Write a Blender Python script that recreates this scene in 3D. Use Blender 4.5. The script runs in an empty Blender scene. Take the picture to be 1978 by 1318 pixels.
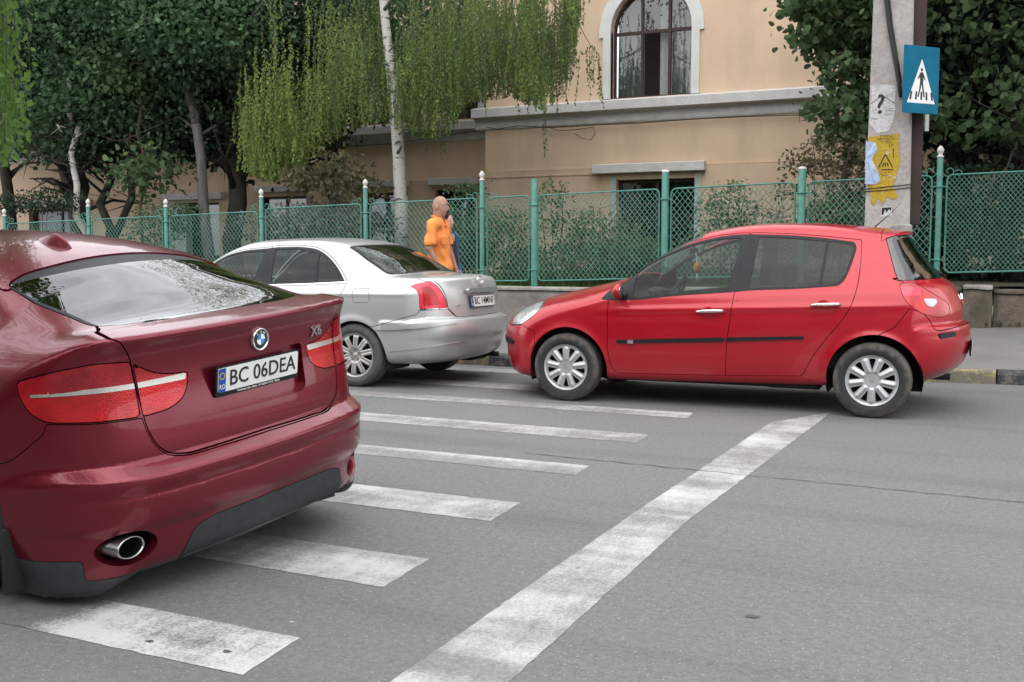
# A street corner with three parked cars by a zebra crossing, a green mesh fence, an old stucco building, trees and a passer-by.
import bpy, math, random
import numpy as np
from mathutils import Vector, Matrix
R = math.radians
rng = np.random.default_rng(7); random.seed(7)
SC = bpy.context.scene; COL = SC.collection
# ---------------------------------------------------------------- camera
YAW, PITCH, EYE = R(25.6), math.atan(172/2043), 1.32
cam = bpy.data.cameras.new('camera'); CAM = bpy.data.objects.new('camera', cam); COL.objects.link(CAM)
cam.sensor_width = 36; cam.lens = 36*2043/1978; cam.clip_start = .05; cam.clip_end = 500
CAM.location = (0, 0, EYE); CAM.rotation_euler = (R(90)-PITCH, 0, YAW)
SC.camera = CAM
# ---------------------------------------------------------------- light
SUN_EL, SUN_AZ = R(56), R(172)          # azimuth measured from +Y clockwise
w = bpy.data.worlds.new('World'); SC.world = w; w.use_nodes = True
nt = w.node_tree; N = nt.nodes; L = nt.links
bg = N['Background']; bg.inputs[1].default_value = .12
sky = N.new('ShaderNodeTexSky'); sky.sky_type = 'NISHITA'; sky.sun_disc = False
sky.sun_elevation = SUN_EL; sky.sun_rotation = SUN_AZ; sky.air_density = 1.2; sky.dust_density = 2.5
tc = N.new('ShaderNodeTexCoord'); mp = N.new('ShaderNodeMapping'); mp.inputs['Scale'].default_value = (1, 1, 2.6)
n1 = N.new('ShaderNodeTexNoise'); n1.inputs['Scale'].default_value = 2.2; n1.inputs['Detail'].default_value = 7; n1.inputs['Roughness'].default_value = .55
cr = N.new('ShaderNodeValToRGB'); cr.color_ramp.elements[0].position = .25; cr.color_ramp.elements[1].position = .5
cr.color_ramp.elements[0].color = (.78, .78, .78, 1); cr.color_ramp.elements[1].color = (1, 1, 1, 1)
n2 = N.new('ShaderNodeTexNoise'); n2.inputs['Scale'].default_value = 5; n2.inputs['Detail'].default_value = 8
cc = N.new('ShaderNodeValToRGB'); cc.color_ramp.elements[0].position = .3; cc.color_ramp.elements[1].position = .68
cc.color_ramp.elements[0].color = (10.5, 11.0, 12.0, 1); cc.color_ramp.elements[1].color = (19, 19, 19.1, 1)
mx = N.new('ShaderNodeMix'); mx.data_type = 'RGBA'
L.new(tc.outputs['Generated'], mp.inputs[0]); L.new(mp.outputs[0], n1.inputs[0]); L.new(mp.outputs[0], n2.inputs[0])
L.new(n1.outputs[0], cr.inputs[0]); L.new(n2.outputs[0], cc.inputs[0])
L.new(cr.outputs[0], mx.inputs[0]); L.new(sky.outputs[0], mx.inputs[6]); L.new(cc.outputs[0], mx.inputs[7]); L.new(mx.outputs[2], bg.inputs[0])
sl = bpy.data.lights.new('sun', 'SUN'); sl.energy = 1.2; sl.angle = R(70); sl.color = (1, .965, .91)
SUN = bpy.data.objects.new('sun', sl); COL.objects.link(SUN)
sd = Vector((math.sin(SUN_AZ)*math.cos(SUN_EL), math.cos(SUN_AZ)*math.cos(SUN_EL), math.sin(SUN_EL)))
SUN.rotation_euler = sd.to_track_quat('Z', 'Y').to_euler()
vs = SC.view_settings; vs.view_transform = 'Standard'; vs.look = 'None'; vs.exposure = .32; vs.gamma = 1; vs.use_curve_mapping = False
SC.cycles.max_bounces = 8; SC.cycles.transparent_max_bounces = 24; SC.cycles.glossy_bounces = 4; SC.cycles.transmission_bounces = 6
SC.cycles.use_denoising = True; SC.cycles.caustics_reflective = False; SC.cycles.caustics_refractive = False

# ---------------------------------------------------------------- object helpers
def thing(name, label, cat, loc=(0, 0, 0), rz=0, group=None):
    o = bpy.data.objects.new(name, None); COL.objects.link(o); o.location = loc; o.rotation_euler = (0, 0, rz)
    o['label'] = label; o['category'] = cat
    if group: o['group'] = group
    return o
def tag(o, label, cat, group=None):
    o['label'] = label; o['category'] = cat
    if group: o['group'] = group
    return o
def link(name, me, m=None, parent=None, loc=None, rot=None, kind=None, label=None):
    o = bpy.data.objects.new(name, me); COL.objects.link(o)
    if m is not None and len(me.materials) == 0: me.materials.append(m)
    if parent is not None: o.parent = parent
    if loc is not None: o.location = loc
    if rot is not None: o.rotation_euler = rot
    if kind: o['kind'] = kind
    if label: o['label'] = label
    return o
def npmesh(name, V, F, Nn=None, smooth=False, tint=None):
    """Fast mesh from arrays; F is (m,3) or (m,4)."""
    me = bpy.data.meshes.new(name); V = np.asarray(V, np.float32); F = np.asarray(F, np.int32)
    k = F.shape[1]
    me.vertices.add(len(V)); me.vertices.foreach_set('co', V.ravel())
    me.loops.add(F.size); me.loops.foreach_set('vertex_index', F.ravel())
    me.polygons.add(len(F)); me.polygons.foreach_set('loop_start', np.arange(len(F), dtype=np.int32)*k)
    me.update(calc_edges=True)
    if smooth or Nn is not None:
        me.polygons.foreach_set('use_smooth', np.ones(len(F), bool))
    if tint is not None:
        a = me.attributes.new('tint', 'FLOAT', 'POINT'); a.data.foreach_set('value', np.asarray(tint, np.float32))
    if Nn is not None:
        me.normals_split_custom_set_from_vertices(np.asarray(Nn, np.float32))
    me.validate(clean_customdata=False)
    return me
def emit(name, M, m, parent, lip=.012, xf=None, kind=None, label=None):
    if len(M['T']) == 0: return None
    M = flange(M, lip) if lip else M
    V, Nn = M['V'], M['N']
    if xf is not None: V, Nn = V@xf, Nn@xf
    return link(name, npmesh(name, V, M['T'], Nn), m, parent, kind=kind, label=label)

class MB:
    """Collects simple solids and links them as one mesh."""
    def __init__(s): s.v = []; s.f = []; s.sm = []
    def add(s, v, f, smooth=False):
        o = len(s.v); s.v += [tuple(map(float, p)) for p in v]; s.f += [tuple(i+o for i in q) for q in f]; s.sm += [smooth]*len(f); return s
    def box(s, a, b, bev=0, M=None):
        x0, y0, z0 = a; x1, y1, z1 = b
        if bev:
            c = bev
            v = []
            for z, k in ((z0, c), (z0+c, 0), (z1-c, 0), (z1, c)):
                v += [(x0+k+c*(k == 0)*0, y0+k, z), (x1-k, y0+k, z), (x1-k, y1-k, z), (x0+k, y1-k, z)]
            f = [(3, 2, 1, 0), (12, 13, 14, 15)]
            for r in range(3):
                for i in range(4):
                    j = (i+1) % 4; f.append((r*4+i, r*4+j, r*4+4+j, r*4+4+i))
        else:
            v = [(x0, y0, z0), (x1, y0, z0), (x1, y1, z0), (x0, y1, z0), (x0, y0, z1), (x1, y0, z1), (x1, y1, z1), (x0, y1, z1)]
            f = [(3, 2, 1, 0), (4, 5, 6, 7), (0, 1, 5, 4), (1, 2, 6, 5), (2, 3, 7, 6), (3, 0, 4, 7)]
        if M is not None: v = [tuple(M@Vector(p)) for p in v]
        return s.add(v, f)
    def tube(s, pts, r, n=8, caps=True, flat=None):
        pts = [Vector(p) for p in pts]; rr = r if hasattr(r, '__len__') else [r]*len(pts)
        v = []; f = []; up = None
        for i, p in enumerate(pts):
            t = (pts[min(i+1, len(pts)-1)]-pts[max(i-1, 0)]).normalized()
            if up is None:
                up = t.orthogonal().normalized()
                if flat is not None:
                    up = Vector(flat); up = (up-t*up.dot(t)).normalized()
            else:
                up = (up-t*up.dot(t)).normalized()
            b = t.cross(up)
            for k in range(n):
                a = 2*math.pi*(k+.5)/n; q = p+(up*math.cos(a)+b*math.sin(a))*rr[i]; v.append(q)
        for i in range(len(pts)-1):
            for k in range(n):
                j = (k+1) % n; f.append((i*n+k, i*n+j, i*n+n+j, i*n+n+k))
        if caps:
            f.append(tuple(range(n-1, -1, -1))); f.append(tuple((len(pts)-1)*n+k for k in range(n)))
        return s.add(v, f, n > 5)
    def lathe(s, prof, c=(0, 0, 0), axis='z', n=24, closed=False, smooth=True, M=None):
        v = []; f = []
        for r, h in prof:
            for k in range(n):
                a = 2*math.pi*k/n; x, y = r*math.cos(a), r*math.sin(a)
                p = (x, y, h) if axis == 'z' else ((x, -h, y) if axis == 'y' else (h, x, y))
                p = Vector(p)+Vector(c); v.append(M@p if M is not None else p)
        m = len(prof)
        for i in range(m if closed else m-1):
            for k in range(n):
                j = (k+1) % n; i2 = (i+1) % m; f.append((i*n+k, i*n+j, i2*n+j, i2*n+k))
        return s.add(v, f, smooth)
    def prism(s, poly, z0, z1, M=None, smooth=False):
        """Polygon in x-y, extruded along z; M places it."""
        n = len(poly); v = [(p[0], p[1], z0) for p in poly]+[(p[0], p[1], z1) for p in poly]
        if M is not None: v = [tuple(M@Vector(p)) for p in v]
        f = [tuple(range(n-1, -1, -1)), tuple(range(n, 2*n))]+[(i, (i+1) % n, n+(i+1) % n, n+i) for i in range(n)]
        return s.add(v, f)
    def ell(s, c, r, n=16, m=10, M=None):
        v = []; f = []
        for i in range(m+1):
            p = math.pi*i/m
            for k in range(n):
                a = 2*math.pi*k/n; q = Vector((c[0]+r[0]*math.sin(p)*math.cos(a), c[1]+r[1]*math.sin(p)*math.sin(a), c[2]+r[2]*math.cos(p)))
                v.append(M@q if M is not None else q)
        for i in range(m):
            for k in range(n): j = (k+1) % n; f.append((i*n+k, i*n+n+k, i*n+n+j, i*n+j))
        return s.add(v, f, True)
    def mesh(s, name):
        me = bpy.data.meshes.new(name); me.from_pydata(s.v, [], s.f); me.polygons.foreach_set('use_smooth', s.sm); me.update()
        return me
    def build(s, name, m, parent=None, kind=None, label=None, loc=None, rot=None):
        return link(name, s.mesh(name), m, parent, loc, rot, kind, label)
def side_frame():
    """x stays x, polygon y becomes z, extrusion runs toward -y."""
    return Matrix(((1, 0, 0, 0), (0, 0, -1, 0), (0, 1, 0, 0), (0, 0, 0, 1)))

# ---------------------------------------------------------------- materials
def srgb(h):
    h = h.lstrip('#'); c = [int(h[i:i+2], 16)/255 for i in (0, 2, 4)]
    return tuple(((x+.055)/1.055)**2.4 if x > .04045 else x/12.92 for x in c)
class Mat:
    def __init__(s, name):
        s.m = bpy.data.materials.new(name); s.m.use_nodes = True; s.t = s.m.node_tree; s.N = s.t.nodes; s.L = s.t.links
        s.b = s.N['Principled BSDF']; s._tc = None
    def co(s, kind='Object'):
        if s._tc is None: s._tc = s.N.new('ShaderNodeTexCoord')
        return s._tc.outputs[kind]
    def node(s, t, **k):
        n = s.N.new(t)
        for a, b in k.items():
            if a in n.inputs.keys() if hasattr(n.inputs, 'keys') else False: n.inputs[a].default_value = b
            else: setattr(n, a, b)
        return n
    def noise(s, scale, detail=4, rough=.55, vec=None, stretch=None):
        n = s.N.new('ShaderNodeTexNoise'); n.inputs['Scale'].default_value = scale; n.inputs['Detail'].default_value = detail; n.inputs['Roughness'].default_value = rough
        v = vec or s.co()
        if stretch:
            m = s.N.new('ShaderNodeMapping'); m.inputs['Scale'].default_value = stretch; s.L.new(v, m.inputs[0]); v = m.outputs[0]
        s.L.new(v, n.inputs['Vector']); return n.outputs[0]
    def voro(s, scale, feature='F1', vec=None):
        n = s.N.new('ShaderNodeTexVoronoi'); n.feature = feature; n.inputs['Scale'].default_value = scale; s.L.new(vec or s.co(), n.inputs['Vector']); return n.outputs['Distance']
    def ramp(s, v, a, b, c0=(0, 0, 0), c1=(1, 1, 1)):
        r = s.N.new('ShaderNodeValToRGB'); e = r.color_ramp.elements; e[0].position = a; e[1].position = b
        e[0].color = (*c0[:3], 1); e[1].color = (*c1[:3], 1); s.L.new(v, r.inputs[0]); return r.outputs[0]
    def mix(s, f, a, b, mode='MIX'):
        m = s.N.new('ShaderNodeMix'); m.data_type = 'RGBA'; m.blend_type = mode
        for sock, val in ((m.inputs[0], f), (m.inputs[6], a), (m.inputs[7], b)):
            if isinstance(val, (int, float)): sock.default_value = val
            elif isinstance(val, tuple): sock.default_value = (*val[:3], 1)
            else: s.L.new(val, sock)
        return m.outputs[2]
    def math(s, op, a, b=0.0, c=None):
        m = s.N.new('ShaderNodeMath'); m.operation = op
        for i, v in enumerate((a, b) if c is None else (a, b, c)):
            if isinstance(v, (int, float)): m.inputs[i].default_value = v
            else: s.L.new(v, m.inputs[i])
        return m.outputs[0]
    def sep(s, v=None):
        n = s.N.new('ShaderNodeSeparateXYZ'); s.L.new(v or s.co(), n.inputs[0]); return n.outputs
    def set(s, **k):
        for a, v in k.items():
            i = s.b.inputs[a.replace('_', ' ')]
            if isinstance(v, (int, float)): i.default_value = v
            elif isinstance(v, tuple): i.default_value = (*v[:3], 1) if len(i.default_value) == 4 else v
            else: s.L.new(v, i)
        return s
    def bump(s, h, strength=.3, dist=.01):
        n = s.N.new('ShaderNodeBump'); n.inputs['Strength'].default_value = strength; n.inputs['Distance'].default_value = dist
        s.L.new(h, n.inputs['Height']); s.L.new(n.outputs[0], s.b.inputs['Normal']); return s
def simple(name, col, rough=.6, metal=0, coat=0, var=.12, scale=8, bump=0, **k):
    """A base colour with a little uneven wear."""
    m = Mat(name); n = m.noise(scale, 5)
    c = m.mix(m.ramp(n, .3, .7), tuple(x*(1-var) for x in col), tuple(min(x*(1+var), 1) for x in col))
    m.set(Base_Color=c, Roughness=rough, Metallic=metal, Coat_Weight=coat, Coat_Roughness=.04, **k)
    if bump: m.bump(n, bump, .004)
    return m.m
# ---------------------------------------------------------------- the palette
def paint(name, col, metal, rough, dust=.5, dcol=(.22, .19, .16), flake=.25):
    m = Mat(name)
    n = m.noise(2.2, 5); f = m.noise(1400, 1)
    c = m.mix(m.ramp(f, .35, .65), tuple(x*(1-flake) for x in col), tuple(min(1, x*(1+flake)) for x in col))
    z = m.sep()[2]
    low = m.ramp(m.math('ADD', z, m.math('MULTIPLY', n, .25)), .28, .62, (1, 1, 1), (0, 0, 0))
    speck = m.ramp(m.noise(60, 6, .7), .45, .75)
    d = m.math('MULTIPLY', m.math('ADD', m.math('MULTIPLY', low, .55), m.math('MULTIPLY', speck, .16)), dust)
    m.set(Base_Color=m.mix(d, c, dcol), Roughness=m.math('ADD', rough, m.math('MULTIPLY', d, .5)), Metallic=metal, Coat_Weight=m.math('SUBTRACT', .72, d), Coat_Roughness=.035, Coat_IOR=1.42)
    orange = m.noise(160, 2)
    b = m.N.new('ShaderNodeBump'); b.inputs['Strength'].default_value = .012; b.inputs['Distance'].default_value = .002
    m.L.new(orange, b.inputs['Height']); m.L.new(b.outputs[0], m.b.inputs['Coat Normal'])
    return m.m
def glass(name, tint, gloss=.07, dark=.5):
    """Thin tinted pane: partly see-through, mirror-like at grazing angles."""
    m = Mat(name); m.N.remove(m.b)
    tr = m.N.new('ShaderNodeBsdfTransparent'); tr.inputs[0].default_value = (*tint, 1)
    gl = m.N.new('ShaderNodeBsdfGlossy'); gl.inputs[0].default_value = (1, 1, 1, 1); gl.inputs['Roughness'].default_value = .015
    fr = m.N.new('ShaderNodeLayerWeight'); fr.inputs[0].default_value = .5
    fac = m.math('MULTIPLY_ADD', m.math('POWER', fr.outputs[1], 4.0), .9, gloss+.04)
    mx = m.N.new('ShaderNodeMixShader'); m.L.new(fac, mx.inputs[0]); m.L.new(tr.outputs[0], mx.inputs[1]); m.L.new(gl.outputs[0], mx.inputs[2])
    m.L.new(mx.outputs[0], m.N['Material Output'].inputs[0]); return m.m
def lens(name, col, dark):
    m = Mat(name); v = m.voro(150); n = m.noise(5, 4)
    c = m.mix(m.ramp(n, .38, .62), dark, col); c = m.mix(m.math('MULTIPLY', m.ramp(v, .1, .6), .22), c, tuple(min(1, x*1.8+.02) for x in col))
    m.set(Base_Color=c, Roughness=.22, Metallic=.35, Coat_Weight=.7, Coat_Roughness=.02, Specular_IOR_Level=.5)
    m.bump(v, .25, .003); return m.m
M_ = {}
M_['maroon'] = paint('maroon_paint', (.158, .005, .018), .55, .30, .12, (.20, .11, .11))
M_['red'] = paint('red_paint', (.40, .002, .014), .22, .30, .16, (.26, .12, .09), .1)
M_['silver'] = paint('silver_paint', (.50, .51, .505), .5, .33, .4, (.34, .31, .25), .12)
M_['glass_clear'] = glass('clear_tinted_glass', (.60, .70, .66), -.02)
M_['glass_mid'] = glass('grey_tinted_glass', (.30, .36, .35), -.01)
M_['glass_dark'] = glass('privacy_glass', (.03, .035, .04), .06)
M_['black_plastic'] = simple('black_plastic', (.014, .014, .016), .5, var=.3, scale=30, bump=.1, Specular_IOR_Level=.25)
M_['dark_plastic'] = simple('weathered_dark_plastic', (.026, .028, .030), .62, var=.25, scale=25, bump=.2)
M_['liner'] = simple('wheel_well_lining', (.012, .012, .013), .9)
M_['rubber'] = simple('tyre_rubber', (.030, .030, .031), .75, var=.35, scale=18, bump=.15)
m = Mat('dusty_tyre_rubber'); n = m.noise(14, 6, .65); s_ = m.sep(); rr_ = m.math('SQRT', m.math('ADD', m.math('MULTIPLY', s_[0], s_[0]), m.math('MULTIPLY', s_[2], s_[2])))
ring = m.ramp(m.math('ADD', rr_, m.math('MULTIPLY', m.math('SUBTRACT', n, .5), .08)), .245, .275)
m.set(Base_Color=m.mix(m.math('MULTIPLY', m.math('MULTIPLY', ring, m.ramp(n, .3, .6)), .5), (.028, .028, .029), (.17, .15, .13)), Roughness=.85); m.bump(n, .2, .003); M_['rubber_dusty'] = m.m
M_['tyre_grey'] = simple('greyed_tyre_rubber', (.075, .078, .077), .8, var=.25, scale=14, bump=.15)
M_['alloy'] = simple('alloy_wheel_metal', (.42, .41, .39), .42, .55, .25, var=.1, scale=12)
M_['hubcap'] = simple('grey_plastic_hub_cap', (.46, .46, .47), .38, .45, .2, var=.08, scale=10)
M_['chrome'] = simple('bright_chrome', (.80, .80, .80), .09, 1, var=.03)
M_['satin'] = simple('satin_metal_strip', (.68, .67, .63), .25, .8, var=.05)
M_['steel'] = simple('exhaust_steel', (.40, .40, .39), .28, 1, var=.15)
M_['soot'] = simple('soot_black', (.004, .004, .005), .9)
M_['lens_red'] = lens('red_lamp_lens', (.46, .004, .008), (.20, .001, .003))
M_['lens_deep'] = lens('deep_red_lamp_lens', (.36, .006, .012), (.20, .002, .005))
M_['lens_up'] = lens('smooth_red_lamp_lens', (.36, .006, .014), (.15, .002, .005))
M_['lens_pink'] = lens('bright_red_reflector', (.85, .03, .07), (.60, .015, .035))
M_['lamp_white'] = simple('clear_lamp_glass', (.50, .51, .53), .15, .1, .8, var=.25, scale=40)
M_['plate_white'] = simple('plate_white', (.70, .71, .70), .35, var=.05, scale=5)
M_['plate_blue'] = simple('plate_blue', (.012, .05, .32), .4, var=.1)
M_['ink'] = simple('black_ink', (.010, .010, .011), .5)
M_['white_ink'] = simple('white_ink', (.75, .75, .74), .5)
M_['yellow_ink'] = simple('yellow_ink', (.75, .55, .05), .5)
M_['badge_blue'] = simple('badge_blue', (.02, .20, .50), .3, 0, .5)
M_['seat'] = simple('grey_seat_cloth', (.035, .036, .040), .9, bump=.3)
M_['beige'] = simple('beige_headlining', (.30, .28, .25), .9)
# ---------------------------------------------------------------- numpy surface tools
def catmull(pts, n=6, closed=True):
    """Closed smooth outline through points; a third value 1 marks a sharp corner."""
    P = [(p[0], p[1]) for p in pts]; S = [len(p) > 2 and p[2] == 1 for p in pts]
    N = len(P); out = []
    for i in range(N if closed else N - 1):
        a, b, c, d = (i - 1) % N, i, (i + 1) % N, (i + 2) % N
        if not closed:
            a, d = max(i - 1, 0), min(i + 2, N - 1)
        p0, p1, p2, p3 = map(np.array, (P[a], P[b], P[c], P[d]))
        L = np.linalg.norm(p2 - p1) + 1e-9
        def tan(pa, pb, pc):
            la, lb = np.linalg.norm(pb - pa) + 1e-9, np.linalg.norm(pc - pb) + 1e-9
            return ((pb - pa) / la * lb + (pc - pb) / lb * la) / (la + lb)
        m1 = (p2 - p1) / L if S[b] else tan(p0, p1, p2)
        m2 = (p2 - p1) / L if S[c] else tan(p1, p2, p3)
        for k in range(n):
            t = k / n
            out.append(tuple((2*t**3-3*t*t+1)*p1 + (t**3-2*t*t+t)*m1*L + (-2*t**3+3*t*t)*p2 + (t**3-t*t)*m2*L))
    if not closed:
        out.append(P[-1])
    return np.array(out)

def sdf(poly, x, y, rnd=0.0):
    """Signed distance to a closed 2-D polygon (negative inside)."""
    poly = np.asarray([(p[0], p[1]) for p in poly], float)
    x = np.asarray(x, float); y = np.asarray(y, float)
    d = np.full(x.shape, 1e9); s = np.ones(x.shape)
    n = len(poly)
    for i in range(n):
        ax, ay = poly[i]; bx, by = poly[i - 1]
        ex, ey = bx - ax, by - ay
        wx, wy = x - ax, y - ay
        t = np.clip((wx*ex + wy*ey) / (ex*ex + ey*ey + 1e-12), 0, 1)
        d = np.minimum(d, (wx - ex*t)**2 + (wy - ey*t)**2)
        c1 = y >= ay; c2 = y < by; c3 = ex*wy > ey*wx
        f = (c1 & c2 & c3) | (~c1 & ~c2 & ~c3)
        s = np.where(f, -s, s)
    return s*np.sqrt(d) - rnd

def rpoly(pts, r=0.02, n=5):
    """Polygon with rounded corners; a third value overrides the radius."""
    out = []; N = len(pts)
    for i in range(N):
        p = np.array(pts[i][:2], float); a = np.array(pts[i-1][:2], float); b = np.array(pts[(i+1) % N][:2], float)
        rr = pts[i][2] if len(pts[i]) > 2 else r
        la, lb = np.linalg.norm(a-p), np.linalg.norm(b-p)
        k = min(rr, la*.45, lb*.45)
        if k < 1e-4:
            out.append(tuple(p)); continue
        p1 = p + (a-p)/la*k; p2 = p + (b-p)/lb*k
        for j in range(n + 1):
            t = j/n
            out.append(tuple((1-t)**2*p1 + 2*t*(1-t)*p + t*t*p2))
    return np.array(out)

def smax(a, b, r):
    h = np.maximum(r - np.abs(a - b), 0)
    return np.maximum(a, b) + h*h/(4*r)

class Table2:
    def __init__(s, f, x0, x1, y0, y1, h):
        s.x0, s.y0, s.h = x0, y0, h
        xs = np.arange(x0, x1 + h, h); ys = np.arange(y0, y1 + h, h)
        X, Y = np.meshgrid(xs, ys, indexing='ij')
        s.t = f(X.ravel(), Y.ravel()).reshape(X.shape)
    def __call__(s, x, y):
        u = np.clip((x - s.x0)/s.h, 0, s.t.shape[0]-1.001); v = np.clip((y - s.y0)/s.h, 0, s.t.shape[1]-1.001)
        i = u.astype(int); j = v.astype(int); u = u-i; v = v-j
        t = s.t
        return (t[i, j]*(1-u)+t[i+1, j]*u)*(1-v) + (t[i, j+1]*(1-u)+t[i+1, j+1]*u)*v

def table1(xs, ys, sm=0.04):
    """Smoothed 1-D table."""
    X = np.linspace(xs[0]-.5, xs[-1]+.5, 900); Y = np.interp(X, xs, ys)
    k = int(sm/(X[1]-X[0])*3)
    if k > 0:
        g = np.exp(-np.linspace(-2.5, 2.5, 2*k+1)**2/2); g /= g.sum()
        Y = np.convolve(np.pad(Y, k, mode='edge'), g, 'valid')
    return lambda x: np.interp(x, X, Y)

def surface_nets(F, lo, hi, h):
    """Half body (y >= 0 side mirrored later is not needed: whole box is sampled)."""
    xs = np.arange(lo[0], hi[0]+h, h); ys = np.arange(lo[1], hi[1]+h, h); zs = np.arange(lo[2], hi[2]+h, h)
    X, Y, Z = np.meshgrid(xs, ys, zs, indexing='ij')
    V = F(X.ravel(), Y.ravel(), Z.ravel()).reshape(X.shape)
    ins = V < 0
    nx, ny, nz = V.shape
    cs = np.zeros((nx-1, ny-1, nz-1, 3)); cnt = np.zeros((nx-1, ny-1, nz-1))
    C = [(i, j, k) for i in (0, 1) for j in (0, 1) for k in (0, 1)]
    def sl(a, o): return a[o[0]:nx-1+o[0], o[1]:ny-1+o[1], o[2]:nz-1+o[2]]
    for a in C:
        for ax in range(3):
            if a[ax] == 0:
                b = list(a); b[ax] = 1
                va, vb = sl(V, a), sl(V, b)
                m = (va < 0) != (vb < 0)
                t = np.where(m, va/(va-vb+1e-20), 0)
                p = np.zeros(m.shape + (3,)); 
                for q in range(3):
                    p[..., q] = a[q]
                p[..., ax] = t
                cs += p*m[..., None]; cnt += m
    act = cnt > 0
    idx = -np.ones(act.shape, int); idx[act] = np.arange(act.sum())
    I = np.argwhere(act)
    P = (I + cs[act]/cnt[act][:, None])*h + np.array([xs[0], ys[0], zs[0]])
    Q = []
    for ax in range(3):
        a = [slice(0, nx), slice(0, ny), slice(0, nz)]; b = list(a)
        a[ax] = slice(0, V.shape[ax]-1); b[ax] = slice(1, V.shape[ax])
        ia, ib = ins[tuple(a)], ins[tuple(b)]
        m = ia != ib
        o1, o2 = [(1, 2), (2, 0), (0, 1)][ax]
        W = np.argwhere(m)
        W = W[(W[:, o1] > 0) & (W[:, o2] > 0) & (W[:, o1] < V.shape[o1]-1) & (W[:, o2] < V.shape[o2]-1)]
        sgn = ia[tuple(W.T)]
        def cell(d1, d2):
            w = W.copy(); w[:, o1] -= d1; w[:, o2] -= d2
            return idx[w[:, 0], w[:, 1], w[:, 2]]
        q = np.stack([cell(1, 1), cell(0, 1), cell(0, 0), cell(1, 0)], 1)
        q[~sgn] = q[~sgn][:, ::-1]
        Q.append(q)
    Q = np.concatenate(Q); Q = Q[(Q >= 0).all(1)]
    e = h*.25
    def grad(P):
        x, y, z = P.T
        g = np.stack([F(x+e, y, z)-F(x-e, y, z), F(x, y+e, z)-F(x, y-e, z), F(x, y, z+e)-F(x, y, z-e)], 1)/(2*e)
        return g
    for _ in range(3):
        f = F(*P.T); g = grad(P)
        P = P - (f/((g*g).sum(1)+1e-9))[:, None]*g*.9
    e = h*.62
    g = grad(P); N = g/(np.linalg.norm(g, axis=1)[:, None]+1e-12)
    T = np.concatenate([Q[:, [0, 1, 2]], Q[:, [0, 2, 3]]])
    return dict(V=P, N=N, T=T)

def compact(M):
    u, inv = np.unique(M['T'].ravel(), return_inverse=True)
    return dict(V=M['V'][u], N=M['N'][u], T=inv.reshape(-1, 3))

def cut(M, f):
    """Split mesh by the per-vertex field: returns (inside f<0, outside)."""
    V, N, T = M['V'], M['N'], M['T']
    if len(T) == 0:
        return M, M
    f = np.where(np.abs(f) < 1e-6, 1e-6, f)
    s = f[T] < 0; c = s.sum(1)
    tin, tout, mix = T[c == 3], T[c == 0], T[(c == 1) | (c == 2)]
    if len(mix) == 0:
        return compact(dict(V=V, N=N, T=tin)), compact(dict(V=V, N=N, T=tout))
    ms = f[mix] < 0; mc = ms.sum(1)
    odd = np.where(mc == 1, np.argmax(ms, 1), np.argmin(ms, 1))
    r = np.arange(len(mix))
    a = mix[r, odd]; b = mix[r, (odd+1) % 3]; d = mix[r, (odd+2) % 3]
    E = np.concatenate([np.stack([a, b], 1), np.stack([a, d], 1)]); Es = np.sort(E, 1)
    U, inv = np.unique(Es, axis=0, return_inverse=True); inv = inv.ravel()
    t = f[U[:, 0]]/(f[U[:, 0]]-f[U[:, 1]]); t = t[:, None]
    nv = V[U[:, 0]]*(1-t)+V[U[:, 1]]*t; nn = N[U[:, 0]]*(1-t)+N[U[:, 1]]*t
    nn /= np.linalg.norm(nn, axis=1)[:, None]+1e-12
    k = len(mix); ab = inv[:k]+len(V); ad = inv[k:]+len(V)
    V2 = np.concatenate([V, nv]); N2 = np.concatenate([N, nn])
    t1 = np.stack([a, ab, ad], 1)
    t2 = np.concatenate([np.stack([ab, b, d], 1), np.stack([ab, d, ad], 1)])
    oin = mc == 1
    oo = np.concatenate([oin, oin])
    tin = np.concatenate([tin, t1[oin], t2[~oo]])
    tout = np.concatenate([tout, t1[~oin], t2[oo]])
    return compact(dict(V=V2, N=N2, T=tin)), compact(dict(V=V2, N=N2, T=tout))

def flange(M, depth):
    """Add an inward lip along the open edges."""
    V, N, T = M['V'], M['N'], M['T']
    if len(T) == 0: return M
    E = np.concatenate([T[:, [0, 1]], T[:, [1, 2]], T[:, [2, 0]]])
    n = len(V); key = E[:, 0]*n+E[:, 1]; rk = E[:, 1]*n+E[:, 0]
    B = E[~np.isin(key, rk)]
    if len(B) == 0: return M
    u, inv = np.unique(B.ravel(), return_inverse=True); inv = inv.reshape(-1, 2)
    top = V[u]; bot = V[u]-N[u]*depth
    d = V[B[:, 1]]-V[B[:, 0]]; fn = np.cross(d, N[B[:, 0]])
    nn = np.zeros((len(u), 3)); np.add.at(nn, inv[:, 0], fn); np.add.at(nn, inv[:, 1], fn)
    nn /= np.linalg.norm(nn, axis=1)[:, None]+1e-12
    o = n; m = len(u)
    a, b = inv[:, 0], inv[:, 1]
    t = np.concatenate([np.stack([b+o, a+o, a+o+m], 1), np.stack([b+o, a+o+m, b+o+m], 1)])
    return dict(V=np.concatenate([V, top, bot]), N=np.concatenate([N, nn, nn]), T=np.concatenate([T, t]))

def sel(M, mask):
    """Triangles all of whose corners satisfy the vertex mask."""
    return compact(dict(V=M['V'], N=M['N'], T=M['T'][mask[M['T']].all(1)]))

def offset(M, d):
    return dict(V=M['V']+M['N']*d, N=M['N'], T=M['T'])

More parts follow.
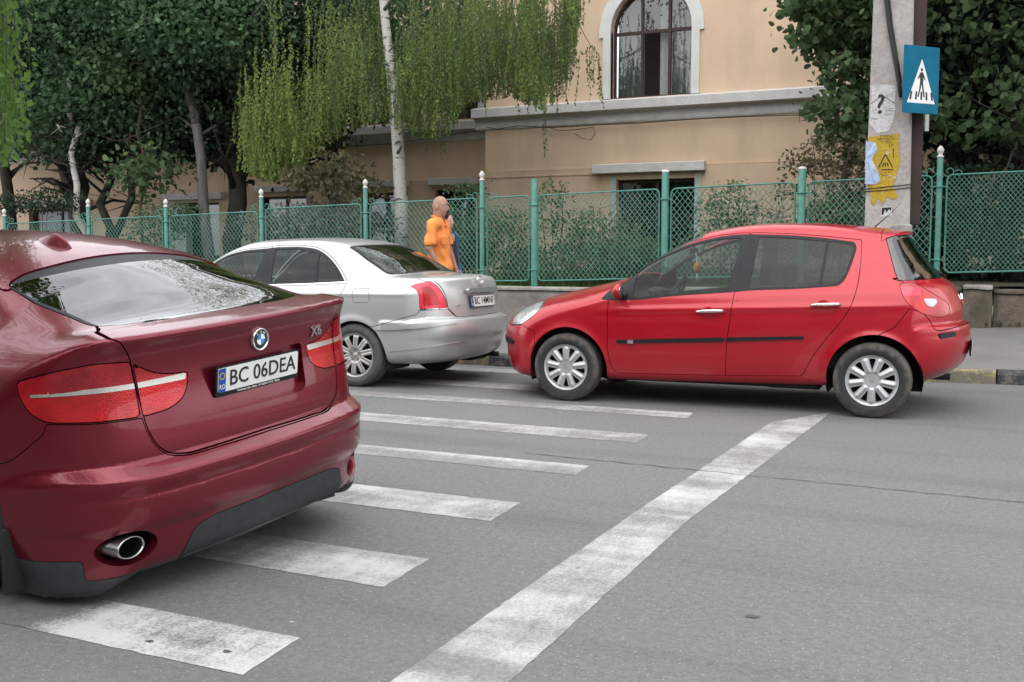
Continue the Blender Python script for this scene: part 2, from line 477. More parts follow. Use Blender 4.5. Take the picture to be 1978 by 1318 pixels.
def islands(M):
    """Split into connected pieces."""
    n = len(M['V']); lab = np.arange(n); T = M['T']
    while True:
        m = lab[T].min(1); new = lab.copy()
        for k in range(3): np.minimum.at(new, T[:, k], m)
        new = new[new]
        if (new == lab).all(): break
        lab = new
    out = []
    for l in np.unique(lab[T[:, 0]]) if len(T) else []:
        p = compact(dict(V=M['V'], N=M['N'], T=T[lab[T[:, 0]] == l]))
        if len(p['T']) > 3: out.append(p)
    return sorted(out, key=lambda p: -len(p['T']))

def grid_surface(f, U, V):
    """Mesh from a function of two parameters with numeric normals."""
    u, v = np.meshgrid(U, V, indexing='ij'); P = np.stack(f(u, v), -1)
    e = 1e-4
    Pu = np.stack(f(u+e, v), -1)-P; Pv = np.stack(f(u, v+e), -1)-P
    N = np.cross(Pu, Pv); N /= np.linalg.norm(N, axis=-1)[..., None]+1e-15
    nu, nv = u.shape; I = np.arange(nu*nv).reshape(nu, nv)
    a, b, c, d = I[:-1, :-1].ravel(), I[1:, :-1].ravel(), I[1:, 1:].ravel(), I[:-1, 1:].ravel()
    T = np.concatenate([np.stack([a, b, c], 1), np.stack([a, c, d], 1)])
    return dict(V=P.reshape(-1, 3), N=N.reshape(-1, 3), T=T), u.ravel(), v.ravel()

def car_field(profile, box, Wz, Wx, bow, crown, rad, flare=None):
    """Body as the smooth meeting of a side profile and a half-width surface."""
    tab = Table2(lambda x, z: sdf(profile, x, z), box[0]-.3, box[1]+.3, -.2, 1.9, .006)
    def F(x, y, z):
        ay = np.abs(y); wm = Wx(x)
        t = np.clip(ay/np.maximum(wm*.88, .1), 0, 1.3)
        d1 = tab(x + bow(x, z, t), z + crown(x, z, ay))
        w = Wz(z, x)*wm
        if flare is not None: w = w + flare(x, z)
        d2 = (ay - w)*.93
        return smax(d1, d2, rad(x, z))
    return F
# ---------------------------------------------------------------- car shapes (local x runs to the tail, -y is the side facing the street)
def build_hatch():
    prof = catmull([(-.60,.19,1),(-.76,.23),(-.81,.34),(-.825,.46),(-.835,.55),(-.82,.63),(-.77,.70),(-.69,.765),(-.56,.835),(-.38,.90),(-.12,.965),(.12,1.02),
        (.36,1.08),(.47,1.115),(.66,1.255),(.90,1.395),(1.12,1.497),(1.30,1.535),(1.55,1.565),(1.85,1.573),(2.15,1.565),(2.4,1.545),(2.6,1.522),(2.80,1.492,1),(2.83,1.474,1),(2.80,1.458,1),
        (2.88,1.34),(3.02,1.165),(3.065,1.11),(3.14,1.06),(3.195,.97),(3.235,.85),(3.24,.755,1),(3.28,.735),(3.295,.66),(3.29,.52),(3.24,.40),(3.12,.31),(2.9,.25,1),(1.2,.215),], 6)
    Wzt = table1([.15,.22,.30,.42,.55,.70,.84,.93,1.0,1.08,1.2,1.35,1.47,1.56], [.90,.925,.958,.985,.998,1.0,.985,.962,.925,.875,.80,.70,.605,.52], .03)
    def Wz(z, x): return Wzt(z - .012*np.clip(x-1., -1.5, 2) - .03*np.clip(x-1.6, 0, 2))
    Wx = table1([-.9,-.75,-.55,-.3,0,.4,1.0,1.6,2.3,2.7,2.95,3.2], [.735,.775,.805,.832,.846,.85,.855,.857,.857,.845,.825,.79], .12)
    def bow(x, z, t):
        fr = np.clip((.35-x)/1.1, 0, 1); re = np.clip((x-2.0)/.9, 0, 1)
        return re*(.185*t**2+.06*t**6) - fr*(.24*t**2.2+.10*t**6)
    def crown(x, z, y):
        up = np.clip((z-.62)/.3, 0, 1)
        re = np.clip((2.9-x)/.3, 0.15, 1)
        return up*(.12*y*y+.10*y**4)*re
    def rad(x, z): return .07+.06*np.clip((.3-x)/.6, 0, 1)*np.clip((z-.3)/.3, 0, 1)
    def flare(x, z):
        f = 0
        for cx in (0, 2.575):
            d = np.hypot(x-cx, z-.29); f = f+.020*np.exp(-((d-.345)/.055)**2)*np.clip((z-.2)/.2, 0, 1)
        # waist crease
        return f + .010*np.exp(-((z-(.80+.035*x))/.03)**2)*np.clip((x-.2)/.4, 0, 1)*np.clip((2.9-x)/.4, 0, 1)
    F = car_field(prof, (-.9, 3.4), Wz, Wx, bow, crown, rad, flare)
    return surface_nets(F, (-.9, -.92, .12), (3.33, .92, 1.62), .0165)

def build_sedan():
    prof = catmull([(-.62,.18,1),(-.80,.22),(-.90,.34),(-.92,.50),(-.89,.64),(-.78,.74),(-.55,.83),(-.2,.905),(.2,.965),(.36,.995),(.42,1.03),(.64,1.205),(.90,1.365),(1.14,1.445),
        (1.48,1.468),(1.80,1.475),(2.1,1.468),(2.35,1.443),(2.55,1.395),(2.80,1.29),(3.02,1.165),(3.12,1.118),(3.25,1.104),(3.42,1.098),(3.53,1.088),(3.60,1.055),(3.625,1.00),(3.64,.94),
        (3.66,.80),(3.67,.685,1),(3.725,.665),(3.74,.62),(3.735,.50),(3.72,.475),(3.705,.40),(3.65,.30),(3.5,.24,1),(1.5,.19)], 6)
    Wzt = table1([.15,.22,.30,.42,.55,.70,.84,.92,.98,1.05,1.15,1.28,1.40,1.50], [.93,.95,.97,.988,.998,1.0,.99,.965,.925,.875,.825,.745,.65,.56], .03)
    def Wz(z, x): return Wzt(z-.01*np.clip(x-1, -1.5, 3))
    Wx = table1([-.95,-.8,-.5,-.2,.4,1.0,2.0,2.8,3.2,3.5,3.75], [.80,.82,.845,.862,.876,.88,.88,.876,.868,.855,.83], .12)
    def bow(x, z, t):
        fr = np.clip((.4-x)/1.2, 0, 1); re = np.clip((x-2.2)/1.2, 0, 1)
        return re*(.11*t**2+.12*t**6) - fr*(.25*t**2.2+.12*t**6)
    def crown(x, z, y):
        up = np.clip((z-.80)/.25, 0, 1); re = np.clip((3.3-x)/.6, .35, 1)
        return up*(.13*y*y+.08*y**4)*re
    def rad(x, z): return .08+.05*np.clip((.3-x)/.6, 0, 1)+.03*np.clip((x-3.1)/.3, 0, 1)
    def flare(x, z):
        f = 0
        for cx in (0, 2.70):
            d = np.hypot(x-cx, z-.30); f = f+.016*np.exp(-((d-.355)/.05)**2)*np.clip((z-.2)/.2, 0, 1)
        f = f+.010*np.exp(-((z-(.885+.01*x))/.025)**2)
        return f + .014*np.clip((x-2.98)/.05, 0, 1)*np.clip((.664-z)/.012, 0, 1)*np.clip((z-.25)/.1,0,1)
    F = car_field(prof, (-.95, 3.8), Wz, Wx, bow, crown, rad, flare)
    return surface_nets(F, (-.98, -.94, .12), (3.8, .94, 1.54), .018)

def build_suv():
    prof = catmull([(-.30,.135,1),(-.16,.145),(-.09,.19),(-.06,.27),(-.045,.335,1),(-.026,.36),(-.013,.41),(-.007,.466,1),(-.013,.474,1),(-.004,.50),(.002,.530),(.001,.546,1),(-.068,.592,1),(-.068,.612),(-.075,.70),(-.092,.84),(-.095,.93),(-.082,1.0),
        (-.058,1.045,1),(-.062,1.062,1),(-.15,1.075),(-.27,1.092),(-.50,1.178),(-.80,1.285),(-1.10,1.363),(-1.40,1.405),(-1.70,1.425),(-2.0,1.425),(-2.3,1.375),(-2.6,1.24),(-2.95,1.065),(-3.1,1.02),
        (-3.6,.97),(-4.1,.86),(-4.28,.72),(-4.33,.5),(-4.25,.28),(-4.0,.18,1)], 6)
    Wzt = table1([.12,.20,.30,.45,.62,.80,.90,.97,1.03,1.09,1.2,1.33,1.45], [.94,.955,.97,.985,1.0,.99,.968,.93,.865,.775,.70,.62,.53], .022)
    def Wz(z, x): return Wzt(z)
    Wx = table1([-4.4,-4.1,-3.6,-3.0,-2,-1.2,-.7,-.35,-.1,.1], [.74,.82,.87,.885,.885,.893,.895,.885,.865,.85], .1)
    def bow(x, z, t):
        re = np.clip((x+1.6)/1.2, 0, 1); fr = np.clip((-3.2-x)/1., 0, 1)
        return re*(.075*t**2+.12*t**9) - fr*(.2*t**2+.15*t**6)
    def crown(x, z, y):
        up = np.clip((z-.97)/.1, 0, 1); re = np.clip((-.25-x)/.45, 0.0, 1)
        return up*(.24*y*y)*re+.065*np.clip((y-.60)/.14, 0, 1)*np.clip((.34-z)/.12, 0, 1)*np.clip((x+1.2)/.3,0,1)
    def rad(x, z): return .035+.06*np.clip((z-.25)/.2, 0, 1)*np.clip((.95-z)/.2,.35,1)
    def flare(x, z):
        f = 0
        for cx in (-.93, -3.57):
            d = np.hypot(x-cx, z-.33); f = f+.02*np.exp(-((d-.40)/.06)**2)*np.clip((z-.2)/.2, 0, 1)
        return f
    F = car_field(prof, (-4.4, .1), Wz, Wx, bow, crown, rad, flare)
    return surface_nets(F, (-4.4, -.96, .10), (.06, .96, 1.50), .0165)
# ---------------------------------------------------------------- cars: cutting the shells into panels
def xyz(M): return M['V'][:, 0], M['V'][:, 1], M['V'][:, 2]
def by_side(M):
    c = M['V'][M['T']].mean(1)[:, 1]
    return [compact(dict(V=M['V'], N=M['N'], T=M['T'][c < 0])), compact(dict(V=M['V'], N=M['N'], T=M['T'][c >= 0]))]
def fs(poly, ymin=.3, r=.02):
    """Field of a side-view outline."""
    P = rpoly(poly, r)
    def f(M):
        x, y, z = xyz(M); return np.maximum(sdf(P, x, z), ymin-np.abs(y))
    return f
def take(M, f, gap=.0028):
    v = f(M)
    a = cut(M, v+gap)[0] if gap else cut(M, v)[0]
    b = cut(M, v-gap)[1] if gap else cut(M, v)[1]
    return a, b
def emit_sides(name, M, m, parent, **k):
    return [emit(name, p, m, parent, **k) for p in by_side(M) if len(p['T'])]
def arches(M, cs, Ra, xf=None, dz=0, ymin=.30):
    for cx, cz in cs:
        x, y, z = xyz(M); zz = z + dz*np.sign(y)
        M = cut(M, np.maximum(np.hypot(x-cx, zz-cz)-Ra, ymin-np.abs(y)))[1]
    return M
def inner_shell(F, lo, hi, deep=.02, h=.04):
    G = lambda x, y, z: F(x, y, z)+deep
    return surface_nets(G, lo, hi, h)
class Done(Exception): pass
def get_field(builder):
    """Run a builder but hand back its field and its box."""
    g = globals(); real = g['surface_nets']; box = []
    def grab(F, lo, hi, h): box.append((F, lo, hi, h)); return real(F, lo, hi, h)
    g['surface_nets'] = grab
    try: M = builder()
    finally: g['surface_nets'] = real
    return M, box[0]

def wheel(parent, x, y, TR, rim, wid, style, tyre_mat, rim_mat, turn=0, phase=0., nuts=0):
    """Tyre, rim and cap; the outer face looks toward -y when y < 0."""
    s = -1 if y < 0 else 1
    w = bpy.data.objects.new('wheel', None); COL.objects.link(w); w.parent = parent; w.location = (x, y, TR)
    w.rotation_euler = (0, 0, turn)
    t = MB(); h = wid/2
    prof = [(rim*.97, -h*.80), (rim+.004, -h*.88), (rim+.014, -h*.97), (rim+.03, -h*1.02), ((TR+rim)/2, -h*1.06), (TR-.035, -h*1.0), (TR-.016, -h*.93), (TR-.005, -h*.80),
            (TR, -h*.55), (TR, -h*.30), (TR-.008, -h*.28), (TR-.008, -h*.22), (TR, -h*.20), (TR, h*.2), (TR-.008, h*.22), (TR-.008, h*.28), (TR, h*.3), (TR, h*.55), (TR-.005, h*.8), (TR-.016, h*.93), ((TR+rim)/2, h*1.04), (rim*.97, h*.8)]
    t.lathe([(r, q*-s*-1) for r, q in prof], axis='y', n=56)
    if s < 0: pass
    t.build('tyre', tyre_mat, w)
    # face: outer side at local -y for s<0
    def dish(r):
        e = np.clip(r/rim, 0, 1.02)
        return h*(.70+.10*np.sin(e*2.6)) + .016*np.exp(-((e-1.0)/.05)**2) - .05*np.clip((.30-e)/.1, 0, 1)*0
    n = dict(hatch=9, sedan=10, suv=5)[style]
    def surf(r, a):
        k = np.round((a-phase)*n/(2*math.pi)); d = r*np.sin(a-phase-k*2*math.pi/n)
        g = {'hatch': .014*np.exp(-(d/.016)**2), 'sedan': .012*(1-np.exp(-(d/.012)**2))*np.exp(-(d/.03)**2)+.006*np.exp(-(d/.03)**2), 'suv': .012*np.exp(-(d/.02)**2)}[style]*np.clip((r/rim-.28)/.1, 0, 1)*np.clip((.93-r/rim)/.1, 0, 1)
        yy = dish(r)+g
        return r*np.cos(a), s*yy, r*np.sin(a)
    rr = np.concatenate([np.linspace(.004, rim*.3, 8), np.linspace(rim*.32, rim*.9, 20), np.linspace(rim*.92, rim*1.0, 6)])
    M, ru, av = grid_surface(surf, rr, np.linspace(0, 2*math.pi, 181))
    if s < 0: M['N'] = -M['N']; M['T'] = M['T'][:, ::-1]
    if (M['N'][:, 1].mean()*s) < 0: M['N'] = -M['N']; M['T'] = M['T'][:, ::-1]
    k = np.round((av-phase)*n/(2*math.pi)); d = np.abs(ru*np.sin(av-phase-k*2*math.pi/n)); dr = np.abs(av-phase-k*2*math.pi/n)*ru
    if style == 'hatch':
        half = .024+.011*(ru/rim); f = smax(smax(half-dr, rim*.34-ru, .012), ru-rim*.865, .012)
    elif style == 'sedan':
        half = .024+.006*(ru/rim); f = smax(smax(half-dr, rim*.42-ru, .02), ru-rim*.90, .012)
    else:
        half = .03; f = smax(smax(half-dr, rim*.35-ru, .02), ru-rim*.88, .02)
    hole, face = cut(M, f)
    emit('rim', face, rim_mat, w, lip=.022)
    b = MB(); b.lathe([(.0, s*h*.30), (rim*.55, s*h*.30), (rim*.56, s*h*.2), (rim*.97, s*h*.15), (rim*.99, s*h*.78)], axis='y', n=40)
    # the lathe helper mirrors its height along y
    b2 = MB(); b2.v = [(p[0], -p[1], p[2]) for p in b.v]; b2.f = b.f; b2.sm = b.sm
    b2.build('wheel_well_disc', M_['liner'], w)
    yy = s*float(dish(np.array(.0)))
    c = MB()
    if style == 'hatch':
        q = .013; c.prism([(-q, 0), (0, q*1.5), (q, 0), (0, -q*1.5)], -.003, .003, Matrix.Translation((0, yy+s*.004, 0))@side_frame())
        c.build('badge', M_['chrome'], w)
    else:
        c.lathe([(.0, .006), (.024, .006), (.028, .0), (.028, -.006)], n=20, M=Matrix.Translation((0, yy+s*.002, 0))@Matrix.Rotation(R(90)*(1 if s < 0 else -1), 4, 'X'))
        c.build('centre_cap', rim_mat, w)
    for i in range(nuts):
        a = 2*math.pi*i/nuts+.3; q = MB()
        q.lathe([(.013, .010), (.009, .010), (.007, -.004), (0, -.004)], n=12, M=Matrix.Translation((.052*math.cos(a), yy-s*.002, .052*math.sin(a)))@Matrix.Rotation(R(90)*(1 if s < 0 else -1), 4, 'X'))
        q.build('wheel_bolt', M_['black_plastic'], w)
    return w

def text(name, body, size, M, m, parent, sx=1., ext=.0012, align='CENTER', label=None, bold=0., fit=None):
    c = bpy.data.curves.new(name, 'FONT'); c.body = body; c.size = size; c.extrude = ext; c.align_x = align; c.align_y = 'CENTER'; c.offset = bold; c.resolution_u = 3
    c.materials.append(m)
    t_ = bpy.data.objects.new(name, c); COL.objects.link(t_); bpy.context.view_layer.update()
    me = bpy.data.meshes.new_from_object(t_.evaluated_get(bpy.context.evaluated_depsgraph_get())); bpy.data.objects.remove(t_); bpy.data.curves.remove(c)
    me.name = name
    if len(me.materials) == 0: me.materials.append(m)
    o = bpy.data.objects.new(name, me); COL.objects.link(o); o.parent = parent
    if fit:
        xs = [q.co.x for q in me.vertices]; sx = fit/(max(xs)-min(xs))
    o.matrix_local = M@Matrix.Diagonal((sx, 1, 1, 1))
    if label: o['label'] = label
    return o
def rear_frame(p, roll=0., rake=0.):
    """Local frame facing the tail: x to the right, y up."""
    B = Matrix(((0, 0, 1, 0), (1, 0, 0, 0), (0, 1, 0, 0), (0, 0, 0, 1)))
    return Matrix.Rotation(roll, 4, 'X')@Matrix.Translation(p)@Matrix.Rotation(-rake, 4, 'Y')@B
def euro_plate(parent, M, wdt, hgt, txt, strip=None):
    b = MB(); b.prism(rpoly([(-wdt/2-.008, -hgt/2-(.02 if strip else .008)), (wdt/2+.008, -hgt/2-(.02 if strip else .008)), (wdt/2+.008, hgt/2+.006), (-wdt/2-.008, hgt/2+.006)], .008, 3), -.008, .0, M)
    fr = b.build('plate_holder', M_['black_plastic'], parent)
    b = MB(); b.prism(rpoly([(-wdt/2, -hgt/2), (wdt/2, -hgt/2), (wdt/2, hgt/2), (-wdt/2, hgt/2)], .008, 3), .0005, .004, M)
    pl = b.build('number_plate', M_['plate_white'], parent)
    b = MB(); b.prism([(-wdt/2+.001, -hgt/2+.001), (-wdt/2+wdt*.085, -hgt/2+.001), (-wdt/2+wdt*.085, hgt/2-.001), (-wdt/2+.001, hgt/2-.001)], .0042, .0050, M)
    b.build('blue_band', M_['plate_blue'], pl)
    T = M@Matrix.Translation((wdt*.045, 0, .005))
    text('lettering', txt, hgt*.93, T, M_['ink'], pl, fit=wdt*.83, bold=.0004*hgt/.1)
    text('country_code', 'RO', hgt*.30, M@Matrix.Translation((-wdt/2+wdt*.043, -hgt*.28, .0052)), M_['white_ink'], pl, sx=.75)
    b = MB()
    for i in range(12):
        a = i*math.pi/6; q = .0035*hgt/.1; cx, cy = -wdt/2+wdt*.043+hgt*.13*math.cos(a), hgt*.18+hgt*.13*math.sin(a)
        b.prism([(cx+q*(1 if j % 2 else .45)*math.cos(j*math.pi/5), cy+q*(1 if j % 2 else .45)*math.sin(j*math.pi/5)) for j in range(10)], .0051, .0056, M)
    o = b.build('ring_of_stars', M_['yellow_ink'], pl)
    if strip:
        text('dealer_line', strip, .0125, M@Matrix.Translation((0, -hgt/2-.010, .001)), M_['white_ink'], fr, sx=.95)
    return pl
def handle(parent, x, y, z, m, s=-1):
    b = MB()
    pts = [(x-.115, y, z-.006), (x-.10, y+s*.022, z-.005), (x-.05, y+s*.034, z), (x+.04, y+s*.036, z+.003), (x+.10, y+s*.026, z+.005), (x+.118, y, z+.006)]
    b.tube(pts, [.007, .011, .014, .015, .014, .009], 8)
    hd = b.build('door_handle', m, parent)
    return hd
def mirror(parent, x, y, z, m, s):
    b = MB(); b.ell((x, y, z), (.055, .085, .062), 18, 12)
    for i, p in enumerate(b.v):
        if p[0] > x+.025: b.v[i] = (x+.025, p[1], p[2])
    o = b.build('wing_mirror', m, parent)
    b = MB(); b.tube([(x+.02, y-s*.05, z-.03), (x+.03, y-s*.13, z-.05)], [.028, .035], 8); b.build('mirror_foot', M_['black_plastic'], o)
    b = MB(); b.prism([(math.cos(a)*.07, math.sin(a)*.048) for a in np.linspace(0, 6.1, 20)], 0, .003, Matrix(((0, 0, 1, x+.0255), (1, 0, 0, y), (0, 1, 0, z), (0, 0, 0, 1))))
    b.build('mirror_glass', M_['chrome'], o)
    return o
def seat(parent, x, y, name='front_seat', z0=.32, hgt=.62):
    b = MB(); b.box((x-.28, y-.23, z0), (x+.25, y+.23, z0+.20), .05); 
    b.box((-.07, -.23, 0), (.07, .23, hgt), .05, Matrix.Translation((x+.25, y, z0+.12))@Matrix.Rotation(R(18), 4, 'Y'))
    o = b.build(name, M_['seat'], parent)
    b = MB(); b.box((-.05, -.13, 0), (.05, .13, .20), .04, Matrix.Translation((x+.25+hgt*.34, y, z0+.10+hgt*.97))@Matrix.Rotation(R(12), 4, 'Y'))
    b.tube([(x+.25+hgt*.31, y-.05, z0+hgt*.95), (x+.25+hgt*.36, y-.05, z0+.14+hgt)], .006, 6); b.tube([(x+.25+hgt*.31, y+.05, z0+hgt*.95), (x+.25+hgt*.36, y+.05, z0+.14+hgt)], .006, 6)
    b.build('headrest', M_['seat'], o)
def steering(parent, x, y, z):
    b = MB(); Mx = Matrix.Translation((x, y, z))@Matrix.Rotation(R(-62), 4, 'Y')
    ring = [(.185*math.cos(a), .185*math.sin(a)) for a in np.linspace(0, 2*math.pi, 33)]
    b.tube([Mx@Vector((p, q, 0)) for p, q in ring], .015, 8)
    b.lathe([(.0, .02), (.06, .015), (.07, -.02), (0, -.03)], n=16, M=Mx)
    for a in (0, math.pi, -math.pi/2): b.tube([Mx@Vector((.05*math.cos(a), .05*math.sin(a), 0)), Mx@Vector((.18*math.cos(a), .18*math.sin(a), 0))], .014, 6)
    b.build('steering_wheel', M_['black_plastic'], parent)

# ================================================================ the red hatchback
def make_hatch():
    M, (F, lo, hi, h) = get_field(build_hatch)
    T = thing('parked_hatchback', 'small bright red five door hatchback parked beyond the zebra crossing', 'car', (-3.643, 9.449, 0), R(3.0))
    P = M_['red']
    arc = [(.015, .300), (2.585, .308)]
    M = arches(M, arc, .362)
    # windows
    dlo = fs([(.312,.905,.004),(.61,.905,.1),(.98,.95,.1),(1.469,.988,.1),(1.588,1.003,.1),(1.964,1.02,.1),(2.30,1.048,.05),(2.345,1.10),(2.385,1.211,.1),(2.418,1.35,.03),(2.40,1.40,.03),(2.185,1.432,.1),(1.897,1.458,.1),
        (1.623,1.468,.1),(1.461,1.470,.1),(1.298,1.452,.1),(1.045,1.396,.1),(.755,1.270,.1),(.55,1.125,.06),(.379,.99,.03)])
    band, M = take(M, dlo, .001)
    g = [fs([(.605,.925,.008),(.98,.970,.1),(1.407,1.005,.012),(1.473,1.373,.02),(1.483,1.440,.012),(1.298,1.432,.1),(1.045,1.375,.1),(.755,1.250,.1),(.62,1.165,.03),(.605,1.14)]),
         fs([(1.588,1.022,.012),(1.964,1.038,.1),(2.143,1.052,.008),(2.176,1.408,.008),(1.897,1.435,.1),(1.625,1.446,.012)]),
         fs([(2.168,1.056,.008),(2.280,1.066,.03),(2.325,1.110,.03),(2.362,1.211,.1),(2.393,1.345,.03),(2.375,1.385,.02),(2.196,1.408,.008)])]
    for f, nm in zip(g, ('side_window', 'side_window', 'quarter_window')):
        p, band = take(band, f, .0)
        emit_sides(nm, offset(p, -.004), M_['glass_clear'] if nm == 'side_window' and f is g[0] else M_['glass_mid'], T, lip=0)
    emit_sides('window_trim', band, M_['black_plastic'], T, lip=.012)
    def wind(M):
        x, y, z = xyz(M); a = np.abs(y)
        return np.maximum.reduce([.50+.10*a*a-x, x-(1.13+.05*a*a), a-(.705-.19*(x-.45)/.7), .95-z])
    p, M = take(M, wind, .002); emit('windscreen', offset(p, -.003), M_['glass_clear'], T, lip=0)
    p, M = take(M, fs([(2.634,1.43),(2.664,1.34,.1),(2.723,1.149,.1),(2.748,1.095,.02),(2.888,1.100,.1),(3.06,1.112,.1),(3.4,1.112,0),(3.4,1.452,0),(2.83,1.452,.1),(2.72,1.455,.03)], -1), .003)
    emit('tailgate_window', offset(p, -.003), M_['glass_dark'], T, lip=.01)
    p, M = take(M, fs([(2.60,1.40,0),(2.60,1.8,0),(3.1,1.8,0),(3.1,1.455,0),(2.72,1.458,0),(2.64,1.43,0)], -1), .002)
    emit('roof_spoiler', p, P, T)
    # lights
    tl, M = take(M, fs([(2.757,1.070,.01),(2.843,1.090,.03),(2.915,1.052,.1),(2.998,.996,.1),(3.120,.912,.04),(3.135,.826,.02),(3.075,.800,.05),(2.935,.834,.08),(2.829,.911,.08),(2.779,.987,.1)]), .002)
    rf, tl = take(tl, fs([(2.760,1.056,.004),(2.908,1.040,.01),(2.920,.985,.01),(2.79,.975,.02)]), .0)
    rv, tl = take(tl, fs([(2.936,.955,.01),(3.029,.951,.02),(3.036,.920,.02),(3.002,.885,.03),(2.956,.908,.02)]), .0)
    for q, (a, b, c) in enumerate(zip(by_side(tl), by_side(rf), by_side(rv))):
        o = emit('tail_light', a, M_['lens_red'], T); emit('reflector', offset(b, .001), M_['lens_pink'], o); emit('reversing_lamp', offset(c, .002), M_['lamp_white'], o)
    hl, M = take(M, fs([(-.272,.832,.02),(-.36,.888,.03),(-.50,.862,.05),(-.62,.80,.05),(-.66,.72,.03),(-.60,.650,.02),(-.45,.668,.04),(-.326,.752,.05)], .40), .003)
    for p in by_side(hl):
        x, y, z = xyz(p); ring = sdf(rpoly([(-.30,.832),(-.37,.865),(-.50,.84),(-.60,.77),(-.62,.72),(-.58,.672),(-.46,.69),(-.345,.765)], .03), x, z)
        inn, out = cut(p, ring)
        o = emit('headlight', out, simple_cache('lamp_chrome', (.55, .56, .57), .12, .8), T)
        emit('lamp_glass', offset(inn, .002), M_['lamp_white'], o)
    # panels
    fdoor = fs([(.385,.99,.02),(.387,.455,.1),(.421,.31,.05),(.47,.268,.03),(1.412,.290,.01),(1.422,.54,.1),(1.472,.981,.05),(1.511,1.273,.1),(1.545,1.482,.01),(1.461,1.482,.05),(1.298,1.466,.1),(1.045,1.410,.1),(.755,1.286,.1),(.55,1.142,.05)], .35)
    p, M = take(M, fdoor); doors = emit_sides('front_door', p, P, T)
    rdoor = fs([(1.412,.290,.01),(2.035,.312,.03),(2.111,.471,.1),(2.233,.645,.1),(2.341,.777,.08),(2.40,.881,.08),(2.441,1.02,.1),(2.458,1.211,.1),(2.453,1.42,.02),(2.38,1.424,.05),(2.2,1.446,.1),(1.9,1.472,.1),(1.64,1.482,.1),(1.548,1.482,.01),(1.511,1.273,.1),(1.472,.981,.05),(1.422,.54,.1)], .35)
    p, M = take(M, rdoor); rdoors = emit_sides('rear_door', p, P, T)
    rb, M = take(M, fs([(2.838,.88,.004),(2.786,.80,.1),(2.729,.723,.03),(2.60,.66,.01),(2.60,.0,0),(3.8,.0,0),(3.8,.735,0),(3.25,.737,.02),(3.06,.700,.02),(3.02,.716,.02),(2.995,.771,.03),(2.947,.836,.03),(2.9,.858,.03)], -1))
    pads, rb = take(rb, fs([(3.051,.680,.008),(3.17,.692,.008),(3.178,.652,.01),(3.065,.640,.01)], .35), .001)
    emit_sides('bumper_pad', offset(pads, .010), M_['black_plastic'], T, lip=.02)
    bumper = emit('rear_bumper', rb, P, T)
    p, M = take(M, fs([(2.70,1.108,0),(2.78,1.088,0),(2.94,.836,0),(2.995,.771,.02),(3.021,.716,.02),(3.06,.703,.02),(3.25,.739,.02),(3.8,.74,0),(3.8,1.115,0),(2.70,1.115,0)], -1))
    gate = emit('tailgate', p, P, T)
    fb, M = take(M, fs([(-1.2,.70,0),(-.80,.68,.02),(-.60,.645,.02),(-.45,.664,.02),(-.30,.61,.02),(-.28,.0,0),(-1.2,.0,0)], -1))
    st, fb = take(fb, fs([(-1.2,.555,0),(-.60,.530,.01),(-.545,.515,.01),(-.56,.475,.01),(-.65,.480,.02),(-1.2,.47,0)], -1), .001)
    emit('bumper_strip', offset(st, .010), M_['black_plastic'], T, lip=.02)
    emit('front_bumper', fb, P, T)
    def hood(M):
        x, y, z = xyz(M); a = np.abs(y); return np.maximum(sdf(rpoly([(-.64,-1,0),(-.60,.30,.2),(-.46,.50,.1),(.05,.64,.2),(.40,.70,.03),(.44,.4,.3),(.455,-1,0)]), x, a), .66-z)
    p, M = take(M, hood); emit('bonnet', p, P, T)
    body = emit('body', M, P, T)
    # side mouldings
    for pts, pr in (([(.470,.532,.012),(.470,.562,.012),(1.407,.612,.004),(1.407,.578,.004)], doors), ([(1.418,.579,.004),(1.418,.612,.004),(2.052,.642,.012),(2.052,.620,.012)], rdoors)):
        S0 = surface_patch(F, pts)
        for d, p in zip(pr, by_side(S0)): emit('side_moulding', offset(p, .012), M_['black_plastic'], d, lip=.02)
    # inner body, cabin
    I = inner_shell(F, lo, hi)
    I = arches(I, arc, .375)
    x, y, z = xyz(I); I = cut(I, np.maximum(.86+.03*x-z, np.abs(x-1.55)-1.6))[1]
    emit('inner_body', I, M_['liner'], T, lip=0)
    Rf = surface_nets(lambda x, y, z: F(x, y, z)+.03, lo, hi, .04); x, y, z = xyz(Rf)
    Rf = cut(Rf, np.maximum(1.47-z, np.abs(x-1.75)-.85))[0]; emit('headlining', Rf, M_['beige'], T, lip=0)
    b = MB(); b.box((-.1, -.70, .5), (.62, .70, .90), .05); b.box((.25, -.68, .86), (.72, .68, .965), .05); b.ell((.70, -.36, .96), (.10, .20, .05)); b.build('dashboard', M_['black_plastic'], T)
    steering(T, .86, -.36, .93)
    seat(T, 1.28, -.36); seat(T, 1.28, .36)
    b = MB(); b.box((2.0, -.62, .32), (2.35, .62, .55), .05); b.box((-.07, -.62, 0), (.07, .62, .52), .05, Matrix.Translation((2.36, 0, .44))@Matrix.Rotation(R(15), 4, 'Y')); b.build('rear_bench', M_['seat'], T)
    b = MB(); b.box((2.4, -.6, .85), (2.7, .6, .88), .01); b.build('parcel_shelf', M_['seat'], T)
    # hanging air freshener and rear-view mirror
    b = MB(); b.box((.93, -.11, 1.30), (.96, .11, 1.36), .012); b.tube([(.95, 0, 1.36), (.93, 0, 1.42)], .008, 6); b.build('rear_view_mirror', M_['black_plastic'], T)
    b = MB(); b.ell((.98, -.02, 1.175), (.035, .035, .05), 12, 8); b.build('hanging_ornament', simple_cache('orange_plush', (.62, .22, .04), .9, 0), T)
